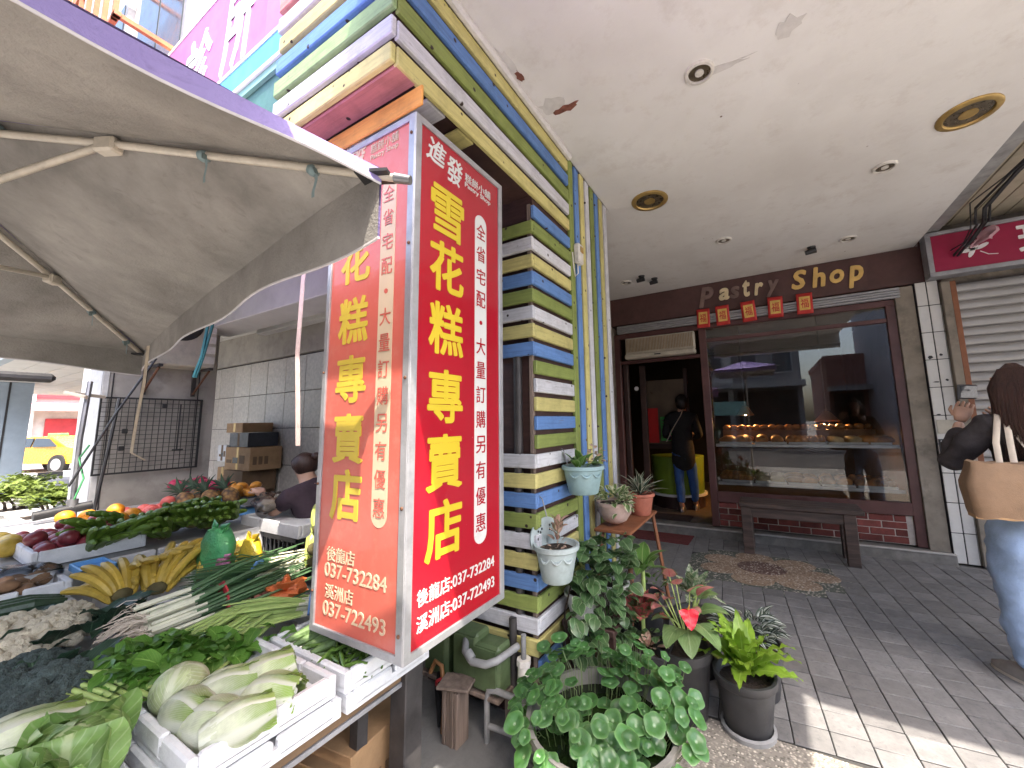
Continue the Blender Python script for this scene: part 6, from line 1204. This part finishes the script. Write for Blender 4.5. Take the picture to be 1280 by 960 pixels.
for i in range(250):
    for _ in range(20):
        a = rnd.uniform(0, 6.283); rr = .35*math.sqrt(rnd.uniform(.03, 1)); x, y = BC.x+rr*math.cos(a), BC.y+rr*math.sin(a)*.95
        if (x < -.94 and y > 1.5) or y > 1.8: continue
        if not (rr < .17 and rnd.random() < .6): break
    z = .265+.09*rnd.random()+(.09*rnd.random() if y > 1.6 else 0)-(.07 if rr > .27 and y < 1.45 else 0)-(.04 if rr < .17 else 0); p = Vector((x, y, z))
    nrm = (Vector((0, 0, .9))+Vector((math.cos(a), math.sin(a), 0))*.5*(rr/.33)+VD*.35+Vector((rnd.gauss(0, .22), rnd.gauss(0, .22), 0))).normalized()
    M = T(*p) @ nrm.to_track_quat('Z', 'Y').to_matrix().to_4x4() @ RZ(rnd.uniform(0, 6.28)) @ SC(rnd.uniform(.45, .98)); inst(DM[i % 3], 'leaf', M, t)
    q = BC+Vector((.8*rr*math.cos(a), .8*rr*math.sin(a), .215)); stm.tube([q, (q+p)/2+Vector((.01, 0, .02)), p+Vector((0, 0, -.005))], .0013, 4)
for i in range(16):
    a = rnd.uniform(0, 6.28); rr = rnd.uniform(.03, .2); inst(DM[i % 3], 'floating_leaf', T(BC.x+rr*math.cos(a), BC.y+rr*math.sin(a), .22) @ RZ(a) @ SC(rnd.uniform(.6, .9)), t)
mat('penny_stalk', (.12, .17, .06), .5, .2, 9, 0); struct(stm.build('stalks', 'penny_stalk', t, 60), 'stuff')
# black pots
t = thing('anthurium_pot', (-.43, 2.06, 0), 'black pot with heart-shaped leaves and one red anthurium flower', 'potted plant'); pot(t, -.43, 2.06, -.006, .098, .128, .3, 'pot_black'); c = Vector((-.4, 2.04, .3))
for i, (az, el, k, h) in enumerate(((-1.9, -.35, 1.0, .1), (-1.3, -.45, 1.05, .1), (-.6, -.4, 1.1, .12), (-2.6, .0, .8, .12), (.1, .1, 1.0, .16), (.9, .3, .9, .2), (-.2, .5, .8, .22))):
    p = c+Vector((.07*math.cos(az), .07*math.sin(az), h)); inst(LFm['anth'], 'leaf', pose(p, az, el, k, rnd.uniform(-.2, .2)), t); MB().tube([c, (c+p)/2+Vector((0, 0, .03)), p], .0035, 5).build('stalk', 'celery_stem', t, 60)
for i, (az, el, k, h, dx) in enumerate(((-1.6, .35, .9, .2, -.07), (-2.2, .5, .8, .22, -.1), (-.4, .6, .9, .25, .03), (-1.0, .7, .8, .27, -.03), (-1.9, .2, 1.0, .16, -.1), (-.8, .3, 1.0, .17, .02), (-2.7, .3, .9, .18, -.12), (.3, .5, .9, .24, .06), (-1.4, .8, .9, .3, -.06))): p = c+Vector((dx, -.02, h)); inst(LFm['calad'], 'leaf', pose(p, az, el, k), t); MB().tube([c, p], .003, 5).build('stalk', 'celery_stem', t, 60)
p = c+Vector((.03, -.09, .2)); inst(LFm['flower'], 'flower', T(*p) @ RZ(-1.2) @ RY(.9), t); MB().tube([p, p+Vector((.012, -.03, .03))], [.005, .002], 6).build('spadix', 'gold_print', t, 60); MB().tube([c, p], .004, 5).build('stalk', 'celery_stem', t, 60)
t = thing('birds_nest_fern', (-.17, 2.06, 0), 'black pot with a bright green wavy bird\'s-nest fern', 'potted plant'); pot(t, -.17, 2.08, -.006, .092, .125, .235, 'pot_black'); rosette(t, (-.17, 2.07, .23), 'fern', 24, .03, .1, 1.25, .7, 1.05); MB().lathe([(.09, -.003), (.11, -.003), (.112, .015), (.1, .02)], (-.17, 2.08, 0), 24, cap=False).build('saucer_film', 'pvc_grey', t, 50)
t = thing('silver_aglaonema', (-.42, 2.42, 0), 'black pot with tall silver-green spotted leaves behind the anthurium', 'potted plant'); pot(t, -.42, 2.4, -.006, .09, .12, .3, 'pot_black'); rosette(t, (-.42, 2.4, .38), 'silver', 18, .04, .0, 1.3, .8, 1.15); MB().tube([(-.42, 2.4, .25), (-.42, 2.4, .4)], .012, 6).build('stem', 'celery_stem', t, 60)
t = thing('zebrina_pot', (-.12, 2.36, 0), 'black pot of dark striped trailing leaves behind the fern', 'potted plant'); pot(t, -.14, 2.36, -.006, .1, .13, .24, 'pot_black'); cloud(t, (-.16, 2.35, .3), (.14, .12, .06), 'zeb', 85, .8, 1.25, (-.2, .8))
t = thing('red_aglaonema', (-.66, 2.1, 0), 'black trough with crimson-marked leaves behind the pennywort', 'potted plant')
MB().loft([[(-.62+a*(w), 1.98+b*(.09+e), z) for a, b in ((-1, -1), (1, -1), (1, 1), (-1, 1))] for w, e, z in ((.11, -.02, -.006), (.14, 0, .27), (.15, .01, .27), (.15, .01, .29), (.13, -.008, .29), (.12, -.01, .25))]).build('trough', 'pot_black', t); MB().box(-.74, -.5, 1.91, 2.05, .24, .262).build('soil', 'soil', t)
rosette(t, (-.6, 2.02, .4), 'red', 14, .05, .3, 1.3, .8, 1.1); rosette(t, (-.56, 1.95, .3), 'croton', 12, .04, .1, .9, .9, 1.3); MB().tube([(-.6, 2.02, .25), (-.6, 2.02, .42)], .01, 6).build('stem', 'celery_stem', t, 60); cloud(t, (-.55, 1.97, .33), (.05, .05, .03), 'pep', 8, .5, .7)
t = thing('stone_pot', (-.62, 2.42, 0), 'small mottled stone pot tucked behind the leaves', 'pot'); pot(t, -.66, 2.46, -.006, .07, .09, .3, 'basin_stone'); cloud(t, (-.66, 2.46, .38), (.07, .07, .05), 'pot', 12, .5, .8)
# ================================================================ PEOPLE
def skin(name, joints, edges, m, parent, sub=2, root=0, fold=0, seed=0, fs=9):
    """one continuous surface grown round a skeleton: joints = [(x,y,z,rx,ry)]"""
    me = bpy.data.meshes.new(name); me.from_pydata([j[:3] for j in joints], edges, []); o = bpy.data.objects.new(name, me); COL.objects.link(o)
    o.modifiers.new('skin', 'SKIN'); sl = me.skin_vertices[0].data
    for i, j in enumerate(joints): sl[i].radius = (j[3], j[4] if len(j) > 4 else j[3]); sl[i].use_root = i == root
    sb_ = o.modifiers.new('sub', 'SUBSURF'); sb_.levels = sub; sb_.render_levels = sub
    bpy.context.view_layer.update(); ev = bpy.data.meshes.new_from_object(o.evaluated_get(bpy.context.evaluated_depsgraph_get())); bpy.data.objects.remove(o); mb = MB()
    mb.v = [v.co.copy() for v in ev.vertices]; mb.f = [tuple(p.vertices) for p in ev.polygons]; mb.m = [0]*len(mb.f)
    if fold:
        nr = [v.normal.copy() for v in ev.vertices]
        for i, v in enumerate(mb.v): mb.v[i] = v+nr[i]*fold*(noise.noise(Vector((v.x*fs, v.y*fs, v.z*fs*1.6))+Vector((seed, 0, 0)))+.6*noise.noise(v*fs*2.3))
    bpy.data.meshes.remove(ev); return mb.build(name, m, parent, 0, fixn=False)
def hand(mb, w, d, up, r=.0085, curl=.5, L=.075):
    """palm and five fingers added to a mesh: w wrist, d pointing direction, up back-of-hand normal"""
    w, d, up = Vector(w), Vector(d).normalized(), Vector(up).normalized(); s_ = d.cross(up).normalized()
    mb.loft([[w+d*q+s_*a*wd+up*b*th for a, b in ((-1, -.6), (-.5, -1), (.5, -1), (1, -.6), (1, .6), (.5, 1), (-.5, 1), (-1, .6))] for q, wd, th in ((-.01, .024, .017), (.02, .034, .016), (.05, .04, .014), (.075, .038, .011))])
    for k in range(4):
        b = w+d*.068+s_*(-.03+.02*k); ln = L*(.88, 1, .95, .75)[k]; pts = [b]; a = 0
        for q in range(3): a += curl*(.5+.25*q); pts.append(pts[-1]+(d*math.cos(a)-up*math.sin(a))*ln*(.42, .32, .26)[q])
        mb.tube(pts, [r, r*.95, r*.85, r*.6], 7)
    b = w+d*.02-s_*.032; mb.tube([b, b+d*.03-s_*.022-up*.01, b+d*.055-s_*.022-up*.022], [r*1.2, r*1.05, r*.75], 7)
# ---- woman with the tote bag, back to the viewer
mat('denim', (.31, .43, .64), .85, .3, 7, .5, 240, dirt=.0); wx, wy = 1.2, 3.02
wo = thing('person', (wx, wy, 0), 'person seen from behind in a dark jacket and light blue jeans, holding up a phone', 'person')
J = [(wx, wy, .92, .1, .085), (wx, wy, 1.08, .1, .08), (wx-.01, wy, 1.25, .12, .08), (wx-.02, wy+.01, 1.36, .05, .05), (wx-.02, wy+.02, 1.42, .045, .048), (wx-.03, wy+.03, 1.5, .074, .085), (wx-.03, wy+.025, 1.57, .068, .08),
     (wx-.15, wy, 1.29, .05), (wx-.25, wy+.02, 1.16, .04), (wx-.3, wy+.06, 1.06, .038), (wx-.26, wy+.1, 1.18, .032), (wx-.215, wy+.13, 1.31, .024), (wx+.14, wy, 1.29, .05), (wx+.2, wy+.06, 1.1, .04), (wx+.12, wy+.24, 1.16, .03), (wx+.02, wy+.27, 1.28, .024),
     (wx-.085, wy, .82, .08), (wx-.1, wy+.005, .48, .055), (wx-.1, wy-.01, .09, .036), (wx-.105, wy+.1, .035, .034), (wx+.085, wy, .82, .08), (wx+.1, wy+.005, .48, .055), (wx+.1, wy-.01, .09, .036), (wx+.11, wy+.1, .035, .034)]
E_ = [(0, 1), (1, 2), (2, 3), (3, 4), (4, 5), (5, 6), (2, 7), (7, 8), (8, 9), (9, 10), (10, 11), (2, 12), (12, 13), (13, 14), (14, 15), (0, 16), (16, 17), (17, 18), (18, 19), (0, 20), (20, 21), (21, 22), (22, 23)]
body = skin('body', J, E_, 'skin_tone', wo); mb = MB(); hand(mb, (wx-.21, wy+.135, 1.32), (.35, .15, .9), (-.3, -.9, .2), curl=.75); mb.build('hand', 'skin_tone', body, 0); mb = MB(); hand(mb, (wx+.02, wy+.275, 1.29), (-.5, .1, .8), (.3, .9, .2), curl=.7); mb.build('hand', 'skin_tone', body, 0)
mb = MB(); mb.ell((wx-.04, wy+.125, 1.52), (.012, .022, .02), 8, 6)
for s_ in (-1, 1): mb.ell((wx-.035+s_*.03, wy+.105, 1.545), (.012, .008, .007), 8, 6)
mb.ell((wx-.038, wy+.108, 1.475), (.022, .01, .006), 8, 6); mb.build('face_features', 'skin_tone', body, 0)
jeans = skin('jeans', [(wx, wy, .93, .16, .12), (wx, wy, .84, .2, .14), (wx-.115, wy, .72, .145, .13), (wx-.12, wy+.01, .5, .118, .115), (wx-.115, wy, .28, .098, .1), (wx-.105, wy-.01, .06, .085, .09), (wx+.09, wy, .72, .115, .115), (wx+.105, wy+.01, .5, .097, .1), (wx+.115, wy, .28, .09, .095), (wx+.11, wy-.01, .09, .086, .09)], [(0, 1), (1, 2), (2, 3), (3, 4), (4, 5), (1, 6), (6, 7), (7, 8), (8, 9)], 'denim', wo, 3, fold=.016, seed=3, fs=9)
MB().tube([(wx-.15, wy-.118, .83), (wx-.07, wy-.137, .82)], .003, 5).build('pocket_seam', 'strap_cream', jeans)
skin('jacket', [(wx, wy, .93, .15, .12), (wx, wy, 1.1, .145, .115), (wx-.01, wy, 1.26, .15, .1), (wx-.02, wy+.01, 1.35, .07, .06), (wx-.15, wy, 1.28, .078), (wx-.25, wy+.02, 1.15, .066), (wx-.31, wy+.06, 1.06, .06), (wx-.265, wy+.1, 1.18, .052), (wx-.225, wy+.125, 1.28, .044), (wx+.14, wy, 1.28, .078), (wx+.22, wy+.06, 1.1, .065), (wx+.13, wy+.24, 1.16, .05), (wx+.04, wy+.27, 1.26, .042)], [(0, 1), (1, 2), (2, 3), (2, 4), (4, 5), (5, 6), (6, 7), (7, 8), (2, 9), (9, 10), (10, 11), (11, 12)], 'jacket', wo, 3, fold=.016, seed=8, fs=9)
hr = MB(); rings = []
for k in range(13):
    u = k/12; z = 1.615-.52*u; w = (.02 if k == 0 else .062 if k == 1 else .088 if k == 2 else .1+.02*math.sin(u*3)); dd = (.02 if k == 0 else .07 if k == 1 else .095 if k == 2 else .1-.035*u)
    rings.append([(wx-.025+.03*u+w*math.cos(a*.2618)*(1+.05*math.sin(a*5+k)), wy+.005-.05*min(1, u*1.6)+dd*math.sin(a*.2618)*(.55 if math.sin(a*.2618) > 0 and u > .2 else 1)*(1+.05*math.sin(a*7+k*.6)), z) for a in range(24)])
hr.loft(rings); hair = hr.build('hair', 'hair_brown', wo, 60); st_ = MB()
for k in range(260):
    a = rnd.uniform(2.7, 6.7); x, y = wx-.02+.108*math.cos(a), wy-.035+.092*math.sin(a); st_.tube([(x*.6+wx*.4-.008, y*.6+wy*.4, 1.585), (x, y, 1.48), (x+rnd.uniform(-.01, .02), y-.01, 1.3), (x+rnd.uniform(-.02, .04), y-.012+rnd.uniform(-.02, .02), rnd.uniform(1.03, 1.15))], [.0025, .0035, .003, .001], 4)
struct(st_.build('strands', 'hair_brown', hair, 60), 'stuff')
for s_ in (-1, 1):
    sx = wx+s_*.12; MS = T(sx, wy+.0, 0) @ RZ(.62 if s_ < 0 else -.1); mb = MB(); mb.loft([[MS @ Vector((wd*math.cos(a*.393)*.9, cy+ln*math.sin(a*.393), z)) for a in range(16)] for wd, ln, cy, z in ((.045, .125, .06, 0), (.05, .13, .06, .012), (.048, .128, .06, .03), (.044, .1, .04, .055), (.036, .06, .0, .085), (.02, .03, -.01, .09))]); sh = mb.build('shoe', 'shoe_grey', wo, 60); MB().loft([[MS @ Vector((.051*math.cos(a*.393)*.9, .06+.131*math.sin(a*.393), z)) for a in range(16)] for z in (-.001, .014)]).build('sole', 'strap_cream', sh, 60)
mat('phone_screen', (.05, .055, .06), .1, .5, 30, 0); ph = thing('phone', (wx-.19, wy+.12, 1.42), 'dark smartphone held up sideways by the person at the right', 'phone'); Mp = T(wx-.18, wy+.08, 1.475) @ RZ(R(44)) @ RX(R(6)); mb = MB(); mb.box(-.075, .075, -.005, .005, -.038, .038, .004, Mp); mb.build('body', 'black_plastic', ph); mb = MB(); mb.box(-.068, .068, -.0062, -.005, -.033, .033, 0, Mp); mb.build('screen', 'phone_screen', ph); mb = MB(); mb.box(-.078, .078, -.004, .004, -.041, .041, .004, Mp @ T(0, .003, 0)); mb.build('case', 'black_plastic', ph)
tg = thing('tote_bag', (wx-.12, wy-.2, .78), 'tan canvas tote bag with cream handles on the person\'s shoulder', 'bag'); mb = MB(); rings = []
for k in range(9):
    u = k/8; z = .845+.27*u; w = .2-.012*math.cos(u*6)-.012*u; d_ = .055+.03*math.sin(math.pi*(1-u)*.9)
    rings.append([Vector((wx-.15+w*c_*(1+.03*noise.noise(Vector((c_*3, u*4, 1)))), wy-.19+d_*s2+.05*c_+.012*noise.noise(Vector((c_*4, u*5, 7))), z+.012*noise.noise(Vector((c_*4, 1, u*3)))-(.012*(1-abs(c_)) if k == 8 else 0))) for c_, s2 in [(max(-1, min(1, 1.25*math.cos(a*.2618))), max(-1, min(1, 1.3*math.sin(a*.2618)))) for a in range(24)]])
mb.loft(rings); sack = mb.build('sack', 'tote_canvas', tg, 60); MB().loft([[r_+Vector((0, 0, dz))+(r_-Vector((wx-.15, wy-.19, r_.z)))*.015 for r_ in rings[0]] for dz in (.0, .05)], cap=False).build('bottom_band', 'brown_card', sack, 60)
for dx in (0, .05): MB().tube([(wx-.2+dx, wy-.2, 1.08), (wx-.18+dx, wy-.14, 1.2), (wx-.13+dx*.6, wy-.06, 1.34), (wx-.12+dx*.6, wy+.02, 1.36), (wx-.1+dx, wy-.06, 1.3), (wx-.05+dx, wy-.17, 1.1)], .013, 7, flat=.45).build('handle', 'strap_cream', tg, 60)
# ---- customer in the doorway
cx, cy = -1.03, 5.78; F0 = .1; cu = thing('person', (cx, cy, F0), 'person in a long black coat and blue jeans standing in the shop doorway', 'person')
J = [(cx, cy, F0+.9, .1, .08), (cx, cy, F0+1.1, .1, .08), (cx, cy, F0+1.28, .12, .08), (cx+.01, cy+.02, F0+1.37, .045, .045), (cx+.02, cy+.03, F0+1.45, .07, .08), (cx+.02, cy+.03, F0+1.53, .07, .08), (cx-.16, cy, F0+1.28, .05), (cx-.2, cy-.02, F0+1.05, .04), (cx-.17, cy+.1, F0+.98, .03), (cx-.15, cy+.16, F0+1.02, .026), (cx+.16, cy, F0+1.28, .05), (cx+.2, cy, F0+1.05, .04), (cx+.15, cy+.16, F0+1.0, .028),
     (cx-.08, cy, F0+.8, .08), (cx-.07, cy-.02, F0+.45, .055), (cx-.05, cy-.06, F0+.08, .035), (cx-.05, cy+.03, F0+.03, .032), (cx+.08, cy, F0+.8, .08), (cx+.1, cy+.08, F0+.45, .055), (cx+.1, cy+.16, F0+.08, .035), (cx+.1, cy+.25, F0+.03, .032)]
bd_ = skin('body', J, [(0, 1), (1, 2), (2, 3), (3, 4), (4, 5), (2, 6), (6, 7), (7, 8), (8, 9), (2, 10), (10, 11), (11, 12), (0, 13), (13, 14), (14, 15), (15, 16), (0, 17), (17, 18), (18, 19), (19, 20)], 'skin_tone', cu); mb = MB(); hand(mb, (cx-.15, cy+.16, F0+1.03), (.2, .6, .7), (-1, 0, .2)); hand(mb, (cx+.14, cy+.17, F0+1.0), (-.2, .8, .3), (1, 0, .2)); mb.build('hand', 'skin_tone', bd_, 0)
mat('denim_bright', (.05, .14, .42), .85, .2, 9, .4, 150); skin('jeans', [(cx, cy, F0+.86, .12, .1), (cx-.075, cy, F0+.7, .085), (cx-.07, cy-.02, F0+.45, .068), (cx-.05, cy-.05, F0+.1, .056), (cx+.08, cy, F0+.7, .085), (cx+.1, cy+.08, F0+.45, .068), (cx+.1, cy+.15, F0+.1, .056)], [(0, 1), (1, 2), (2, 3), (0, 4), (4, 5), (5, 6)], 'denim_bright', cu, 2, fold=.008)
skin('coat', [(cx, cy, F0+.52, .19, .15), (cx, cy, F0+.8, .165, .13), (cx, cy, F0+1.1, .145, .11), (cx, cy, F0+1.29, .15, .1), (cx+.01, cy+.01, F0+1.38, .07, .065), (cx-.17, cy, F0+1.28, .072), (cx-.22, cy-.02, F0+1.05, .06), (cx-.18, cy+.1, F0+.98, .048), (cx+.17, cy, F0+1.28, .072), (cx+.22, cy, F0+1.05, .06), (cx+.17, cy+.15, F0+1.0, .048)], [(0, 1), (1, 2), (2, 3), (3, 4), (3, 5), (5, 6), (6, 7), (3, 8), (8, 9), (9, 10)], 'coat_black', cu, 2, fold=.012)
MB().ell((cx+.02, cy+.015, F0+1.5), (.09, .105, .115), 18, 12, wob=.06).build('hair', 'hair_black', cu, 0); MB().tube([(cx-.19, cy-.13, F0+.95), (cx-.08, cy-.14, F0+1.15), (cx+.02, cy-.12, F0+1.31), (cx+.04, cy-.05, F0+1.39), (cx+.03, cy+.04, F0+1.4)], .011, 6, flat=.5).build('bag_strap', 'strap_cream', cu, 60)
for q, (sx, sy) in enumerate(((cx-.05, cy-.01), (cx+.1, cy+.2))): MB().loft([[(sx+wd*math.cos(a*.524), sy+ln*math.sin(a*.524), F0+z) for a in range(12)] for wd, ln, z in ((.04, .11, .002), (.044, .115, .03), (.036, .07, .07), (.03, .04, .09))]).build('shoe', 'steel_grey', cu, 60)
# ---- vendor sitting behind the crates
vx, vy = -2.93, 1.78; ve = thing('person', (vx, vy, 0), 'vendor in a dark purple T-shirt bending over the crates behind the sign', 'person')
J = [(vx, vy+.06, .5, .12, .11), (vx-.05, vy+.05, .68, .12, .1), (vx-.1, vy+.02, .86, .13, .1), (vx-.15, vy, .95, .045), (vx-.2, vy-.01, 1.02, .068, .075), (vx-.21, vy-.01, 1.09, .066, .075), (vx-.1, vy-.15, .86, .048), (vx-.22, vy-.2, .74, .04), (vx-.35, vy-.2, .82, .03), (vx-.41, vy-.2, .86, .024), (vx-.1, vy+.17, .86, .048), (vx-.22, vy+.1, .74, .04), (vx-.36, vy-.05, .8, .028),
     (vx-.06, vy-.08, .46, .075), (vx-.32, vy-.08, .44, .06), (vx-.34, vy-.08, .06, .04), (vx-.42, vy-.08, .03, .035), (vx-.06, vy+.14, .46, .075), (vx-.32, vy+.16, .44, .06), (vx-.34, vy+.16, .06, .04), (vx-.42, vy+.16, .03, .035)]
bv = skin('body', J, [(0, 1), (1, 2), (2, 3), (3, 4), (4, 5), (2, 6), (6, 7), (7, 8), (8, 9), (2, 10), (10, 11), (11, 12), (0, 13), (13, 14), (14, 15), (15, 16), (0, 17), (17, 18), (18, 19), (19, 20)], 'skin_tone', ve); mb = MB(); hand(mb, (vx-.41, vy-.2, .865), (-.8, .1, .35), (.2, 0, .9)); hand(mb, (vx-.37, vy-.06, .81), (-.8, -.3, .2), (.2, 0, .9)); mb.build('hand', 'skin_tone', bv, 0)
mb = MB(); mb.ell((vx-.285, vy-.01, 1.05), (.022, .012, .018), 8, 6); mb.ell((vx-.19, vy-.085, 1.05), (.018, .008, .026), 8, 6); mb.build('face_features', 'skin_tone', bv, 0)
skin('shirt', [(vx, vy+.06, .5, .15, .14), (vx-.05, vy+.05, .68, .145, .125), (vx-.1, vy+.02, .87, .15, .12), (vx-.14, vy, .94, .065), (vx-.1, vy-.17, .85, .072), (vx-.18, vy-.2, .77, .066), (vx-.1, vy+.19, .85, .072), (vx-.18, vy+.17, .77, .066)], [(0, 1), (1, 2), (2, 3), (2, 4), (4, 5), (2, 6), (6, 7)], 'purple_tee', ve, 2, fold=.01)
skin('trousers', [(vx, vy+.04, .46, .15, .13), (vx-.08, vy-.08, .46, .1), (vx-.33, vy-.08, .44, .08), (vx-.34, vy-.08, .1, .06), (vx-.08, vy+.15, .46, .1), (vx-.33, vy+.16, .44, .08), (vx-.34, vy+.16, .1, .06)], [(0, 1), (1, 2), (2, 3), (0, 4), (4, 5), (5, 6)], 'jacket', ve, 2)
MB().ell((vx-.185, vy-.01, 1.075), (.092, .095, .085), 18, 12, wob=.1).build('hair', 'hair_brown', ve, 0); MB().ell((vx-.1, vy+.02, 1.13), (.035, .035, .03), 12, 8, wob=.1).build('hair_bun', 'hair_brown', ve, 0)
sl_ = thing('vendor_stool', (vx, vy+.05, 0), 'small dark stool under the vendor', 'stool'); MB().box(vx-.14, vx+.14, vy-.1, vy+.2, .3, .34, .008).build('seat', 'charcoal_crate', sl_)
for a in (-.12, .09):
    for b in (-.08, .15): MB().box(vx+a, vx+a+.03, vy+b, vy+b+.03, -.02, .3).build('leg', 'charcoal_crate', sl_)
